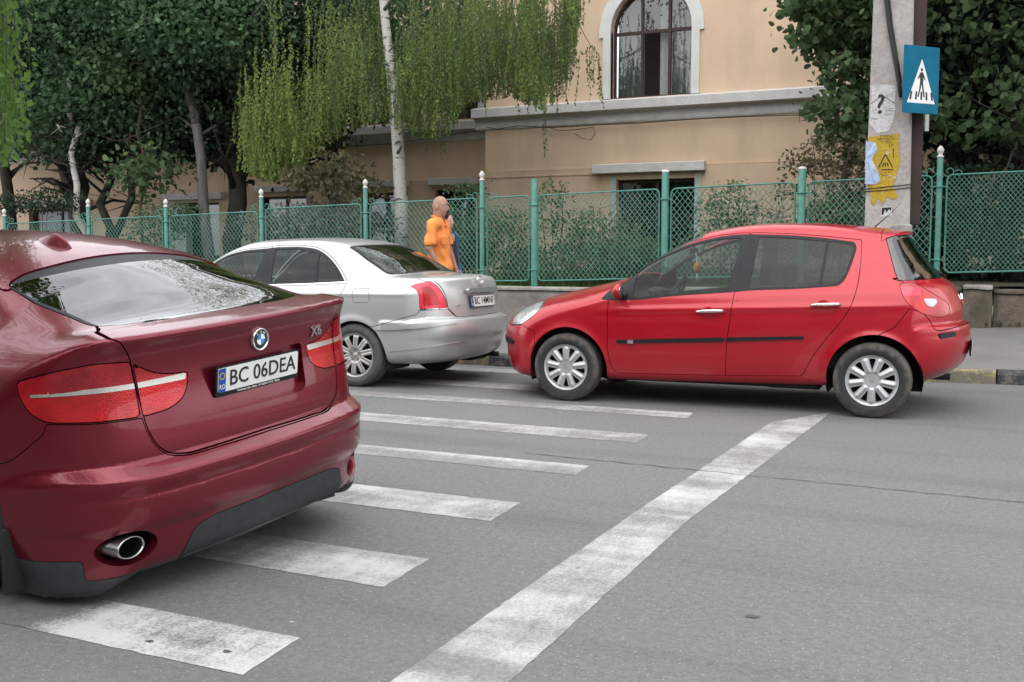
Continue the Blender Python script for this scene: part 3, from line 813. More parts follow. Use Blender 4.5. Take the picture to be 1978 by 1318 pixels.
    b = MB(); b.tube([(.96, 0, 1.32), (.97, -.01, 1.27), (.98, -.02, 1.22)], .006, 5); b.tube([(.98, -.02, 1.13), (.985, -.02, 1.05)], .012, 6); b.build('ornament_cord', simple_cache('white_cord', (.6, .6, .56), .9, 0), T)
    # wheel wells
    liners(T, arc, .372, .80)
    for cx, ph in ((0, R(90)), (2.575, R(70))):
        for s in (-1, 1):
            wheel(T, cx, s*.755, .302, .203, .185, 'hatch', M_['rubber_dusty'], M_['hubcap'], phase=ph)
    for s in (-1, 1):
        for d, xx, zz in ((doors, 1.278, .828), (rdoors, 2.205, .900)):
            yy = s*width_at(F, xx, zz)
            handle(d[0 if s < 0 else 1], xx, yy, zz, M_['satin'], s)
            b = MB(); b.ell((xx-.01, yy+s*.001, zz-.004), (.052, .004, .045), 18, 8); b.build('handle_recess', P, d[0 if s < 0 else 1])
        mirror(T, .50, s*.90, .985, P, s)
    # filler between the mirror and the pane
    euro_plate(bumper, rear_frame((3.303, 0, .53), 0, R(-4)), .50, .105, 'BC 09TRN')
    b = MB(); q = .045; Mx = rear_frame((3.215, 0, .93), 0, R(12)); b.prism([(-q*.6, 0), (0, q), (q*.6, 0), (0, -q)], 0, .012, Mx); b.build('diamond_badge', M_['chrome'], gate)
    b = MB()
    b.tube([(2.50, -.05, 1.52), (2.62, -.05, 1.63)], [.006, .003], 6); b.tube([(2.62, -.05, 1.63), (2.72, -.05, 1.735)], [.003, .0015], 5); b.ell((2.49, -.05, 1.515), (.035, .02, .012), 10, 6)
    b.build('aerial', M_['black_plastic'], T)
    b = MB(); b.tube([(3.05, -.02, 1.135), (3.04, .10, 1.15), (3.0, .42, 1.16)], [.014, .010, .006], 6); b.build('rear_wiper', M_['black_plastic'], gate)
    # a torn silver sticker on the moulding
    b = MB(); b.box((.575, -.873, .536), (.625, -.868, .566)); b.build('sticker', M_['satin'], doors[0])
    # exhaust silencer and floor seen under the sill
    b = MB(); b.box((.45, -.72, .20), (2.15, .72, .24), .01); b.tube([(2.9, .25, .24), (3.15, .25, .24)], .03, 10); b.box((1.7, -.5, .165), (2.15, -.1, .21), .02); b.build('underfloor', M_['liner'], T)
    return T
_cache = {}
def simple_cache(n, c, r, mt):
    if n not in _cache: _cache[n] = simple(n, c, r, mt)
    return _cache[n]
def width_at(F, x, z):
    ys = np.linspace(.3, 1.0, 1401); f = F(np.full(ys.shape, float(x)), ys, np.full(ys.shape, float(z)))
    return float(ys[np.argmax(f > 0)])
def surface_patch(F, pts, n=60, ymin=.3):
    """A strip of the body side under an outline, both sides."""
    P = rpoly(pts, .004); x0, z0 = P.min(0)-.01; x1, z1 = P.max(0)+.01
    nx = max(4, int((x1-x0)/.02)); nz = max(6, int((z1-z0)/.008))
    X, Z = np.meshgrid(np.linspace(x0, x1, nx), np.linspace(z0, z1, nz), indexing='ij'); X = X.ravel(); Z = Z.ravel()
    a = np.full(X.shape, .2); b = np.full(X.shape, 1.1)
    for _ in range(30):
        m = (a+b)/2; f = F(X, m, Z) < 0; a = np.where(f, m, a); b = np.where(f, b, m)
    out = []
    for s in (-1, 1):
        V = np.stack([X, s*a, Z], 1); e = .003
        g = np.stack([F(X+e, V[:, 1], Z)-F(X-e, V[:, 1], Z), F(X, V[:, 1]+e, Z)-F(X, V[:, 1]-e, Z), F(X, V[:, 1], Z+e)-F(X, V[:, 1], Z-e)], 1)
        Nn = g/(np.linalg.norm(g, axis=1)[:, None]+1e-12)
        I = np.arange(nx*nz).reshape(nx, nz); p, q, r, t = I[:-1, :-1].ravel(), I[1:, :-1].ravel(), I[1:, 1:].ravel(), I[:-1, 1:].ravel()
        Tt = np.concatenate([np.stack([p, q, r], 1), np.stack([p, r, t], 1)])
        if s > 0: Tt = Tt[:, ::-1]
        Mx = dict(V=V, N=Nn, T=Tt); out.append(cut(Mx, sdf(P, X, Z))[0])
    k = len(out[0]['V'])
    return dict(V=np.concatenate([o['V'] for o in out]), N=np.concatenate([o['N'] for o in out]), T=np.concatenate([out[0]['T'], out[1]['T']+k]))
def liners(T, arc, Ra, yo, yi=.42, dz=0):
    for cx, cz in arc:
        for s in (-1, 1):
            b = MB(); a = np.linspace(-.35, math.pi+.35, 25); v = []; f = []
            for y in (yo, yi):
                for t in a: v.append((cx+Ra*math.cos(t), s*y, cz-dz*s+Ra*math.sin(t)))
            n = len(a)
            for i in range(n-1): f.append((i, i+1, n+i+1, n+i))
            f.append(tuple(range(n, 2*n)))
            b.add(v, f); b.build('wheel_well', M_['liner'], T)

# ================================================================ the silver sedan
def make_sedan():
    M, (F, lo, hi, h) = get_field(build_sedan)
    T = thing('parked_sedan', 'silver four door saloon parked between the maroon car and the red hatchback', 'car', (-8.55, 9.50, 0), 0)
    P = M_['silver']; arc = [(0, .305), (2.715, .300)]
    M = arches(M, arc, .352)
    dlo = fs([(.48,.955,.01),(.9,.958,.1),(1.64,.976,.1),(2.10,.998,.1),(2.553,1.022,.01),(2.415,1.172,.1),(2.257,1.282,.1),(2.10,1.350,.1),(1.881,1.374,.1),(1.553,1.368,.1),(1.443,1.354,.1),(1.178,1.338,.1),(.963,1.292,.1),(.812,1.212,.1),(.64,1.085,.05)])
    band, M = take(M, dlo, .001)
    for f, nm in ((fs([(.66,.975,.01),(1.405,.985,.01),(1.455,1.33,.015),(1.178,1.318,.1),(.965,1.272,.1),(.83,1.198,.1),(.68,1.08,.03)]), 'side_window'),
                  (fs([(1.645,.995,.01),(2.192,1.012,.008),(2.128,1.305,.01),(1.881,1.352,.1),(1.575,1.345,.012)]), 'side_window'),
                  (fs([(2.212,1.015,.008),(2.515,1.030,.01),(2.398,1.158,.1),(2.246,1.264,.1),(2.148,1.302,.01)]), 'quarter_window')):
        p, band = take(band, f, 0); emit_sides(nm, offset(p, -.004), M_['glass_mid'], T, lip=0)
    emit_sides('window_trim', band, M_['black_plastic'], T)
    def wind(M):
        x, y, z = xyz(M); a = np.abs(y); return np.maximum.reduce([.46+.12*a*a-x, x-(1.10+.05*a*a), a-(.72-.20*(x-.45)/.7), .95-z])
    p, M = take(M, wind, .002); emit('windscreen', offset(p, -.003), M_['glass_clear'], T, lip=0)
    def back(M):
        x, y, z = xyz(M); return np.maximum(sdf(rpoly([(2.545,-1,0),(2.535,.20,.2),(2.44,.558,.03),(2.73,.648,.2),(2.985,.672,.04),(3.06,.55,.1),(3.10,.35,.1),(3.118,-1,0)]), x, np.abs(y)), 1.0-z)
    p, M = take(M, back, .002)
    x, y, z = xyz(p); inn, rim = cut(p, sdf(rpoly([(2.575,-1,0),(2.565,.20,.2),(2.485,.528,.03),(2.73,.610,.2),(2.960,.640,.04),(3.04,.52,.1),(3.075,.35,.1),(3.09,-1,0)]), x, np.abs(y)))
    emit('rear_window', inn, M_['glass_mid'], T, lip=0); emit('rear_window_seal', rim, M_['black_plastic'], T)
    tl, M = take(M, fs([(3.300,.992,.008),(3.330,1.012,.02),(3.449,1.040,.02),(3.51,.988,.05),(3.557,.886,.1),(3.578,.784,.01),(3.395,.776,.01),(3.388,.906,.05),(3.361,.965,.03)], .35), .002)
    x, y, z = xyz(tl); inner, outer = cut(tl, sdf(rpoly([(3.39,.985),(3.46,.995),(3.52,.90),(3.545,.81),(3.42,.80),(3.415,.91)], .03), x, z))
    for a, b in zip(by_side(outer), by_side(inner)):
        o = emit('tail_light', a, M_['lens_pink'], T); emit('lamp_bowl', b, M_['lens_red'], o)
    p, M = take(M, fs([(3.392,.776,.002),(3.58,.783,.002),(3.584,.768,.002),(3.39,.760,.002)], .4), .001); emit_sides('lamp_chrome_strip', offset(p, .003), M_['chrome'], T)
    def flap(M):
        x, y, z = xyz(M); return np.maximum(sdf(rpoly([(2.671,.967),(2.860,.969),(2.884,.832),(2.698,.826)], .03), x, z), y+.3)
    p, M = take(M, flap, .002); emit('fuel_flap', p, P, T)
    p, M = take(M, fs([(.42,.96,.02),(.40,.40,.1),(.47,.27,.03),(1.47,.27,.01),(1.515,.60,.1),(1.53,.96,.1),(1.515,1.380,.01),(1.443,1.368,.05),(1.178,1.352,.1),(.963,1.306,.1),(.812,1.228,.1),(.62,1.09,.05)], .35))
    doors = emit_sides('front_door', p, P, T)
    p, M = take(M, fs([(1.47,.27,.01),(2.28,.27,.03),(2.345,.48,.1),(2.424,.716,.1),(2.517,.83,.1),(2.570,.973,.05),(2.580,1.03,.02),(2.43,1.187,.1),(2.268,1.300,.1),(2.105,1.366,.1),(1.881,1.390,.1),(1.515,1.384,.01),(1.53,.96,.1),(1.515,.60,.1)], .35))
    rdoors = emit_sides('rear_door', p, P, T)
    p, M = take(M, fs([(2.90,.600,.01),(2.976,.610,.05),(3.303,.705,.05),(3.378,.726,.02),(3.392,.764,.004),(3.582,.772,.004),(3.619,.690,.02),(3.9,.692,0),(3.9,0,0),(2.90,0,0)], -1))
    bumper = emit('rear_bumper', p, P, T)
    def lid(M):
        x, y, z = xyz(M); yl = np.interp(x, [3.1,3.41,3.449,3.51,3.557,3.576], [.70,.70,.655,.61,.57,.557])-np.clip(.784-z, 0, .12)*1.06
        return np.maximum.reduce([np.abs(y)-yl, .688-z, 3.128-x])
    p, M = take(M, lid); bootlid = emit('boot_lid', p, P, T)
    fb, M = take(M, fs([(-1.3,.72,0),(-.75,.66,.02),(-.30,.62,.02),(-.28,0,0),(-1.3,0,0)], -1)); emit('front_bumper', fb, P, T)
    p, M = take(M, fs([(-.90,.70,.01),(-.40,.72,.02),(-.32,.80,.02),(-.55,.80,.03),(-.85,.745,.02)], .4), .002); emit_sides('headlight', p, M_['lamp_white'], T)
    def hood(M):
        x, y, z = xyz(M); a = np.abs(y); return np.maximum(sdf(rpoly([(-.74,-1,0),(-.66,.50,.1),(.0,.70,.2),(.36,.74,.03),(.42,.4,.3),(.43,-1,0)]), x, a), .70-z)
    p, M = take(M, hood); emit('bonnet', p, P, T)
    emit('body', M, P, T)
    for pts, nm, of in (([(2.965,.566,.02),(2.965,.604,.006),(3.311,.624,.1),(3.447,.631,.1),(3.665,.660,.004),(3.665,.632,.004),(3.447,.598,.1),(3.311,.588,.1)], 'bumper_strip', .018), ([(3.077,.360,.004),(3.077,.368,.004),(3.499,.424,.1),(3.690,.456,.002),(3.690,.446,.002),(3.499,.412,.1)], 'bumper_ridge', .007)):
        S0 = surface_patch(F, pts)
        for p in by_side(S0): emit(nm, offset(p, of), P, bumper, lip=.02)
    for d, yy in zip(doors+rdoors, (0, 0, 1, 1)): pass
    for k, (pts, dd) in enumerate((([(.50,.950),(.50,.966),(1.515,.982),(1.515,.968)], doors), ([(1.525,.970),(1.525,.984),(2.10,1.004),(2.56,1.028),(2.56,1.014),(2.10,.990)], rdoors))):
        for p, d in zip(by_side(surface_patch(F, pts)), dd): emit('chrome_strip', offset(p, .006), M_['chrome'], d, lip=.01)
    I = inner_shell(F, lo, hi); I = arches(I, arc, .365)
    x, y, z = xyz(I); I = cut(I, np.maximum(.90-z, np.abs(x-1.75)-1.45))[1]
    emit('inner_body', I, M_['liner'], T, lip=0)
    b = MB(); b.box((-.1, -.72, .5), (.62, .72, .93), .05); b.build('dashboard', M_['black_plastic'], T); steering(T, .9, -.37, .93)
    seat(T, 1.32, -.37, z0=.30, hgt=.60); seat(T, 1.32, .37, z0=.30, hgt=.60)
    b = MB(); b.box((2.05, -.64, .30), (2.45, .64, .50), .05); b.box((-.07, -.64, 0), (.07, .64, .52), .05, Matrix.Translation((2.45, 0, .40))@Matrix.Rotation(R(20), 4, 'Y')); b.box((2.55, -.64, .90), (3.05, .64, .94), .01)
    for yy in (-.38, .38): b.box((-.04, -.12, 0), (.04, .12, .16), .03, Matrix.Translation((2.64, yy, .90))@Matrix.Rotation(R(14), 4, 'Y'))
    b.build('rear_bench', M_['seat'], T)
    liners(T, arc, .362, .82)
    for cx, ph in ((0, 0), (2.70, R(85))):
        for s in (-1, 1): wheel(T, cx, s*.775, .312, .218, .195, 'sedan', M_['tyre_grey'], M_['alloy'], phase=ph, nuts=5)
    for s in (-1, 1):
        for d, xx, zz in ((doors, 1.30, .872), (rdoors, 2.335, .884)):
            yy = s*width_at(F, xx, zz); handle(d[0 if s < 0 else 1], xx, yy, zz, P, s)
            b = MB(); b.ell((xx-.02, yy+s*.001, zz-.004), (.06, .004, .04), 18, 8); b.build('handle_recess', P, d[0 if s < 0 else 1])
        mirror(T, .55, s*.93, 1.02, P, s)
    euro_plate(bootlid, rear_frame((3.672, 0, .832), 0, R(8)), .50, .108, 'BC 14MNF')
    b = MB(); b.prism(rpoly([(-.31, 0), (.31, 0), (.31, .045), (-.31, .045)], .02, 4), -.01, .022, rear_frame((3.662, 0, .916), 0, R(10))); b.build('plate_bar', M_['satin'], bootlid)
    b = MB(); Mx = rear_frame((3.638, 0, 1.035), 0, R(18))
    for rx, ry, cy in ((.058, .040, 0), (.018, .036, 0), (.038, .015, .018)):
        b.tube([Mx@Vector((rx*math.cos(a), cy+ry*math.sin(a), .004)) for a in np.linspace(0, 2*math.pi, 29)], .0045, 6)
    b.build('oval_badge', M_['chrome'], bootlid)
    text('model_lettering', 'AVENSIS', .028, rear_frame((3.60, -.40, .800), 0, R(8))@Matrix.Translation((-.02, 0, .028)), M_['chrome'], bootlid, ext=.002)
    b = MB(); b.box((.45, -.74, .19), (2.3, .74, .23), .01); b.box((3.0, .2, .19), (3.45, .6, .30), .04); b.tube([(3.3, .45, .25), (3.62, .45, .25)], .028, 10); b.build('underfloor', M_['liner'], T)
    return T

# ================================================================ the maroon sports utility car
def make_suv():
    M, (F, lo, hi, h) = get_field(build_suv)
    T = thing('parked_suv', 'dark red sloping-roof sports utility car standing over the near zebra stripes', 'car', (-2.735, 3.51, 0), R(-5))
    P = M_['maroon']; ro = R(4.5); c, s_ = math.cos(ro), math.sin(ro)
    xf = np.array([[1, 0, 0], [0, c, s_], [0, -s_, c]])      # body leans on its springs; the wheels stay flat
    XR = Matrix.Rotation(ro, 4, 'X')
    arc = [(-.93, .340), (-3.57, .335)]; dz = .070
    k = dict(xf=xf)
    M = arches(M, arc, .405, dz=dz)
    def uz(poly, r=.02, side=None):
        Pp = rpoly(poly, r)
        def f(M):
            x, y, z = xyz(M); v = np.maximum(sdf(Pp, np.abs(y)-x, z), -.70-x); return v
        return f
    def bk(M):
        x, y, z = xyz(M); return np.maximum(sdf(rpoly([(-.222,-1,0),(-.235,.30,.2),(-.262,.44,.1),(-.345,.552,.04),(-.60,.556,.2),(-.875,.542,.04),(-.905,.44,.1),(-.892,.30,.1),(-.868,-1,0)]), x, np.abs(y)), 1.02-z)
    g, M = take(M, bk, .003)
    x, y, z = xyz(g); a, b_ = cut(g, np.maximum.reduce([-(x+.785+.35*y*y*.9)*1.0, np.abs(y)-.535, np.abs(y)*0+x+.238]))
    emit('rear_window', a, M_['glass_dark'], T, lip=0, **k)
    emit('rear_window_border', b_, M_['black_plastic'], T, **k)
    dlo = fs([(-3.05,1.00,.02),(-1.15,1.045,.05),(-.98,1.085,.03),(-1.15,1.19,.1),(-1.6,1.285,.1),(-2.1,1.305,.1),(-2.5,1.215,.1)], .3)
    band, M = take(M, dlo, .001)
    for f in (fs([(-2.9,1.02),(-2.08,1.03),(-2.08,1.285),(-2.45,1.20,.1)]), fs([(-2.0,1.03),(-1.15,1.06),(-1.1,1.09),(-1.6,1.265,.1),(-2.0,1.285)])):
        p, band = take(band, f, 0); emit_sides('side_window', p, M_['glass_dark'], T, lip=0, **k)
    emit_sides('window_trim', band, M_['black_plastic'], T, **k)
    def wind(M):
        x, y, z = xyz(M); a = np.abs(y); return np.maximum.reduce([-2.92+.1*a*a-x, x-(-2.25), a-.62, 1.0-z])
    p, M = take(M, wind, .002); emit('windscreen', p, M_['glass_mid'], T, lip=0, **k)
    def spoil(M):
        x, y, z = xyz(M); a = np.abs(y); return np.maximum.reduce([-1.0-.14*a*a-x, x+.84, a-.57, 1.05-z])
    p, M = take(M, spoil, .002); emit('roof_spoiler', offset(p, .006), P, T, lip=.03, **k)
    # lamps
    to, M = take(M, uz([(.718,.966,.008),(.883,.974,.06),(1.066,.958,.06),(1.275,.922,.02),(1.267,.872,.03),(1.228,.809,.04),(1.147,.772,.04),(.908,.762,.05),(.690,.758,.008)]), .0025)
    ti, M = take(M, uz([(.706,.958,.006),(.625,.915,.03),(.560,.898,.03),(.443,.888,.012),(.466,.799,.05),(.549,.764,.04),(.678,.757,.008)]), .0025)
    cf = uz([(1.215,.880,.002),(.931,.884,.05),(.700,.884,.05),(.455,.888,.002),(.462,.864,.002),(.693,.864,.05),(.915,.866,.05),(1.21,.864,.002)])
    for nm, t in (('tail_light', to), ('lid_light', ti)):
        ch, t = take(t, cf, .0)
        for a, b_ in zip(by_side(t), by_side(ch)):
            x, y, z = xyz(a); lw, up_ = cut(a, z-.874)
            o = emit(nm, lw, M_['lens_red'], T, **k); emit('upper_lens', up_, M_['lens_up'], o, **k); emit('chrome_bar', offset(b_, .002), M_['satin'], o, **k)
    # boot lid with its plate recess
    lidf = uz([(-.5,.590,0),(.06,.590,.1),(.47,.584,.03),(.567,.598,.03),(.626,.642,.04),(.664,.712,.04),(.676,.761,.03),(.705,.885,.05),(.716,.985,.03),(.748,1.050,.02),(.82,1.068,.02),(.90,1.085,.01),(.95,1.3,0),(-.5,1.3,0)])
    lid, M = take(M, lidf, .003)
    rc = rpoly([(-.285,.905,.02),(.31,.905,.02),(.30,.700,.04),(-.215,.700,.04)], .03)
    x, y, z = xyz(lid)
    rec, lid = cut(lid, np.maximum(sdf(rc, y, z), -.2-x))
    LID = emit('boot_lid', lid, P, T, lip=.034, **k)
    emit('plate_recess', offset(rec, -.032), P, LID, lip=0, **k)
    # lower parts
    def black(M):
        x, y, z = xyz(M); u = np.abs(y)-x
        a = smax(z-.252, 1.03-u, .02); b = np.maximum(z-.172, .5-u); u2 = u-np.where(y > 0, .10, 0); c = sdf(rpoly([(-.5,.327,0),(.36,.318,.03),(.47,.297,.05),(.53,.22,.06),(.58,.160,.02),(.58,-.1,0),(-.5,-.1,0)]), u2, z)
        return np.maximum(np.minimum(np.minimum(a, b), c), -.75-x)
    bl, M = take(M, black, .0015)
    x, y, z = xyz(bl); u = np.abs(y)-x
    sk, bl = cut(bl, np.maximum(z-(.178+.03*np.clip(.3-np.abs(y), 0, 1)), np.abs(y)-.42))
    emit('skid_plate', sk, simple_cache('scuffed_silver_plastic', (.13, .135, .135), .5, .3), T, **k)
    emit('lower_trim', offset(bl, .002), M_['dark_plastic'], T, lip=.02, **k)
    def bump(M):
        x, y, z = xyz(M); return uz([(-.5,.585,0),(.47,.578,.03),(.575,.592,.03),(.634,.640,.04),(.672,.712,.04),(.683,.752,.004),(.908,.756,.05),(1.147,.766,.04),(1.16,.73,.03),(1.35,.625,.05),(1.6,.60,0),(1.6,-.1,0),(-.5,-.1,0)])(M)
    bp, M = take(M, bump, .002)
    x, y, z = xyz(bp)
    for sg in (-1, 1):
        x, y, z = xyz(bp)
        hole, bp = cut(bp, np.maximum((np.hypot((y-sg*.655)/.098, (z-.278)/.066)-1)*.07, -.45-x))
    BUMP = emit('rear_bumper', bp, P, T, lip=.05, **k)
    for sg in (-1, 1):
        Mx = XR@Matrix.Translation((-.25 if sg < 0 else -.44, sg*(.665 if sg < 0 else .64), .288))@Matrix.Rotation(R(90), 4, 'Y')@Matrix.Diagonal((.60, .92, 1, 1))
        b = MB(); b.lathe([(.066, -.16), (.068, .125), (.066, .131), (.061, .131), (.059, .12), (.056, -.15)], n=36, M=Mx); o = b.build('exhaust_tip', M_['steel'], T)
        b = MB(); b.lathe([(.057, .06), (.056, -.15), (.0, -.15)], n=30, M=Mx); b.build('pipe_bore', M_['soot'], o)
    # bumper sensor dots are flush; the inside of the body stays dark
    I = inner_shell(F, lo, hi, .055); I = arches(I, arc, .42, dz=dz); x, y, z = xyz(I)
    for sg in (-1, 1):
        x, y, z = xyz(I); _, I = cut(I, np.maximum((np.hypot((y-sg*.655)/.11, (z-.275)/.075)-1)*.07, -.45-x))
    x, y, z = xyz(I)
    I = cut(I, np.maximum.reduce([1.0-z, -.45+x*-1-3, np.abs(y)-.55, x+.2, -.95-x]))[1]
    emit('inner_body', I, M_['liner'], T, lip=0, **k)
    p, M = take(M, fs([(-5,.62,0),(-4.0,.60,.02),(-3.9,0,0),(-5,0,0)], -1), .002); emit('front_bumper', p, P, T, **k)
    p, M = take(M, fs([(-3.05,1.0,.02),(-3.15,.30,.05),(-2.1,.26,.02),(-2.05,1.30,.02),(-2.45,1.25,.05)], .3)); doors = emit_sides('front_door', p, P, T, **k)
    p, M = take(M, fs([(-2.04,1.30,.02),(-2.08,.26,.02),(-1.42,.26,.03),(-1.30,.6,.1),(-1.0,.95,.1),(-.97,1.08,.03),(-1.15,1.21,.1),(-1.6,1.305,.1)], .3)); emit_sides('rear_door', p, P, T, **k)
    emit('body', M, P, T, **k)
    liners(T, arc, .405, .80, .40, dz=dz)
    for cx in (-.90, -3.57):
        for sg in (-1, 1): wheel(T, cx, sg*.785, .345, .240, .24, 'suv', M_['rubber'], M_['alloy'], phase=.2)
    for sg in (-1, 1):
        b = MB(); b.box((-.535, sg*.80-.13, .055), (-.515, sg*.80+.13, .30), .004); b.build('added_dark_flap', M_['liner'], T)  # black flap added behind the wheel to deepen the dark under the corner
    # badge, lettering, plate
    q = XR@rear_frame((-.083, .035, .962), 0, R(-6))
    b = MB(); b.lathe([(.0, .0), (.0375, .0), (.042, .006), (.0445, .0095), (.047, .006), (.048, -.006)], n=40, M=q); bd = b.build('round_badge', M_['chrome'], LID)
    b = MB(); b.lathe([(.0, .0052), (.0385, .0052)], n=40, M=q); b.build('badge_ring', M_['ink'], bd)
    for i in range(4):
        b = MB(); a0 = i*math.pi/2; b.prism([(0, 0)]+[(.0235*math.cos(a), .0235*math.sin(a)) for a in np.linspace(a0, a0+math.pi/2, 8)], .0056, .0070, q)
        b.build('badge_quarter', M_['badge_blue'] if i % 2 else M_['white_ink'], bd)
    for i, ch in enumerate('BMW'):
        an = R(90-(i-1)*38); text('badge_letter', ch, .015, q@Matrix.Translation((.0305*math.cos(an), .0305*math.sin(an), .0056))@Matrix.Rotation(an-R(90), 4, 'Z'), M_['white_ink'], bd, ext=.0004)
    text('model_lettering', 'X6', .062, XR@rear_frame((-.112, .415, .940), 0, R(-5))@Matrix.Rotation(R(9), 4, 'Y'), M_['chrome'], LID, sx=1.15, ext=.003, bold=.001)
    euro_plate(LID, XR@rear_frame((-.094, .028, .828), 0, R(-8)), .462, .098, 'BC 06DEA', 'Contempo Cars, Bacau, Tel. 0234 57 59 55 - Bacau')
    # roof fin aerial
    b = MB(); v = []; f = []
    xs = np.linspace(-1.275, -1.04, 9)
    for i, xx in enumerate(xs):
        t = (xx+1.275)/.235; w = .040*math.sin(math.pi*min(max(t, .04), .97))**.6+.004; hh = .066*math.sin(math.pi*(.08+.80*t**1.3))**.9*(1 if t < .97 else .7)
        zb = 1.375-.040*t-.004
        for a in np.linspace(0, math.pi, 9): v.append((xx, -.10+w*math.cos(a)*(1-.5*math.sin(a)), zb+hh*math.sin(a)))
    for i in range(8):
        for j in range(8): f.append((i*9+j, i*9+9+j, i*9+10+j, i*9+j+1))
    f.append(tuple(range(8, -1, -1))); f.append(tuple(range(72, 81)))
    b.add([XR@Vector(p) for p in v], f, True); b.build('roof_aerial', P, T)
    b = MB(); b.box((-4.0, -.7, .17), (-.35, .7, .24), .02); b.box((-1.25, -.62, .24), (-.7, .62, .4), .05); b.build('underfloor', M_['liner'], T)
    return T
# ---------------------------------------------------------------- the ground
def kerb_y(x): return float(np.interp(x, [-40, -5.0, 0.2, 14], [10.80, 10.92, 11.62, 13.3]))
def walk_z(x, t):
    """Pavement height; t runs 0 at the kerb to 1 at the wall."""
    return .135 + t*float(np.interp(x, [-30, -7, 0, 4, 14], [.0, .02, .29, .34, .36]))
WY = 14.0
def wall_top(x): return .81+.013*(x+6.7)
m = Mat('worn_asphalt')
n1_ = m.noise(1.1, 5, .6); n2_ = m.noise(210, 3, .7); v = m.voro(330); n3_ = m.noise(.35, 3); st = m.noise(.9, 5, .6, stretch=(.18, 1.6, 1))
c = m.mix(m.ramp(n1_, .3, .7), (.088, .095, .095), (.112, .117, .117)); c = m.mix(m.math('MULTIPLY', m.ramp(n2_, .35, .72), .55), c, (.23, .225, .215))
c = m.mix(m.math('MULTIPLY', m.ramp(m.noise(30, 8, .8), .42, .60), .62), c, (.205, .203, .197)); c = m.mix(m.math('MULTIPLY', m.ramp(m.noise(46, 7, .8), .54, .66), .6), c, (.062, .062, .061)); c = m.mix(m.math('MULTIPLY', m.ramp(m.noise(90, 2, .5), .64, .70), .75), c, (.40, .39, .37)); c = m.mix(m.math('MULTIPLY', m.ramp(m.noise(75, 2, .5, stretch=(1, 1.2, 1)), .68, .73), .5), c, (.045, .045, .045))
c = m.mix(m.math('MULTIPLY', m.ramp(v, .0, .16, (1, 1, 1), (0, 0, 0)), .5), c, (.035, .035, .035)); c = m.mix(m.math('MULTIPLY', m.ramp(n3_, .45, .62), .18), c, (.17, .16, .155))
c = m.mix(m.math('MULTIPLY', m.ramp(st, .52, .70), .30), c, (.05, .05, .05))
m.set(Base_Color=c, Roughness=.82, Specular_IOR_Level=.35); m.bump(m.math('ADD', n2_, m.math('MULTIPLY', v, .8)), .35, .004); M_['asphalt'] = m.m
m = Mat('pavement_asphalt'); n = m.noise(1.6, 6, .6); n2_ = m.noise(180, 3)
c = m.mix(m.ramp(n, .3, .7), (.13, .128, .124), (.19, .187, .18)); c = m.mix(m.math('MULTIPLY', m.ramp(n2_, .4, .7), .4), c, (.27, .26, .25)); m.set(Base_Color=c, Roughness=.88); m.bump(n2_, .3, .004); M_['pavement'] = m.m
def worn_paint(name, wear, base=(.60, .60, .58), fade=False):
    m = Mat(name); a = m.noise(70, 7, .8); b = m.noise(2.2, 5, .6); k = m.noise(1.0, 4, .6, stretch=(.35, 3.2, 1)); tr = m.noise(9, 7, .75, stretch=(1.6, .45, 1))
    w_ = m.math('ADD', m.math('MULTIPLY', a, .55), m.math('ADD', m.math('MULTIPLY', b, .40), m.math('ADD', m.math('MULTIPLY', k, .50), m.math('MULTIPLY', tr, .30))))
    if fade: w_ = m.math('ADD', w_, m.math('MULTIPLY', m.ramp(m.math('MULTIPLY', m.sep()[0], -.25), .74, .86), .55))  # one end blends to asphalt colour, painting in the maroon car's shadow
    f = m.ramp(w_, wear-.10, wear+.10)
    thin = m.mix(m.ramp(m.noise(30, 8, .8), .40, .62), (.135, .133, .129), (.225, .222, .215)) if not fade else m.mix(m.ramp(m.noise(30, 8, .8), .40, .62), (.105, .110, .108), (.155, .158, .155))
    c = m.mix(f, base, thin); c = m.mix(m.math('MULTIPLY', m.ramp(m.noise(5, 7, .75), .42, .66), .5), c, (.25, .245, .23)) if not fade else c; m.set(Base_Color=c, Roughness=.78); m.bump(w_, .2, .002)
    return m.m
M_['marking'] = worn_paint('worn_road_paint', .85, (.50, .505, .495)); M_['marking_shadow_fade'] = worn_paint('worn_road_paint_with_shadow_end', .93, (.50, .505, .495), True); M_['marking_old'] = worn_paint('very_worn_road_paint', .83, (.52, .51, .50))
me = npmesh('road', [(-70, -40, 0), (70, -40, 0), (70, 13.6, 0), (-70, 13.6, 0)], [(0, 1, 2, 3)]); link('road', me, M_['asphalt'], kind='structure')
def sheet(name, pts, z, m, wob=.0035, step=.05):
    """A thin painted patch with slightly uneven edges."""
    out = []
    n = len(pts)
    for i in range(n):
        a = np.array(pts[i]); b = np.array(pts[(i+1) % n]); k = max(1, int(np.linalg.norm(b-a)/step)); d = (b-a)/np.linalg.norm(b-a); q = np.array([-d[1], d[0]])
        for j in range(k): out.append(a+(b-a)*j/k+q*rng.normal(0, wob*.6))
    me = bpy.data.meshes.new(name); me.from_pydata([(p[0], p[1], z) for p in out], [], [tuple(range(len(out)))]); me.update()
    return link(name, me, m)
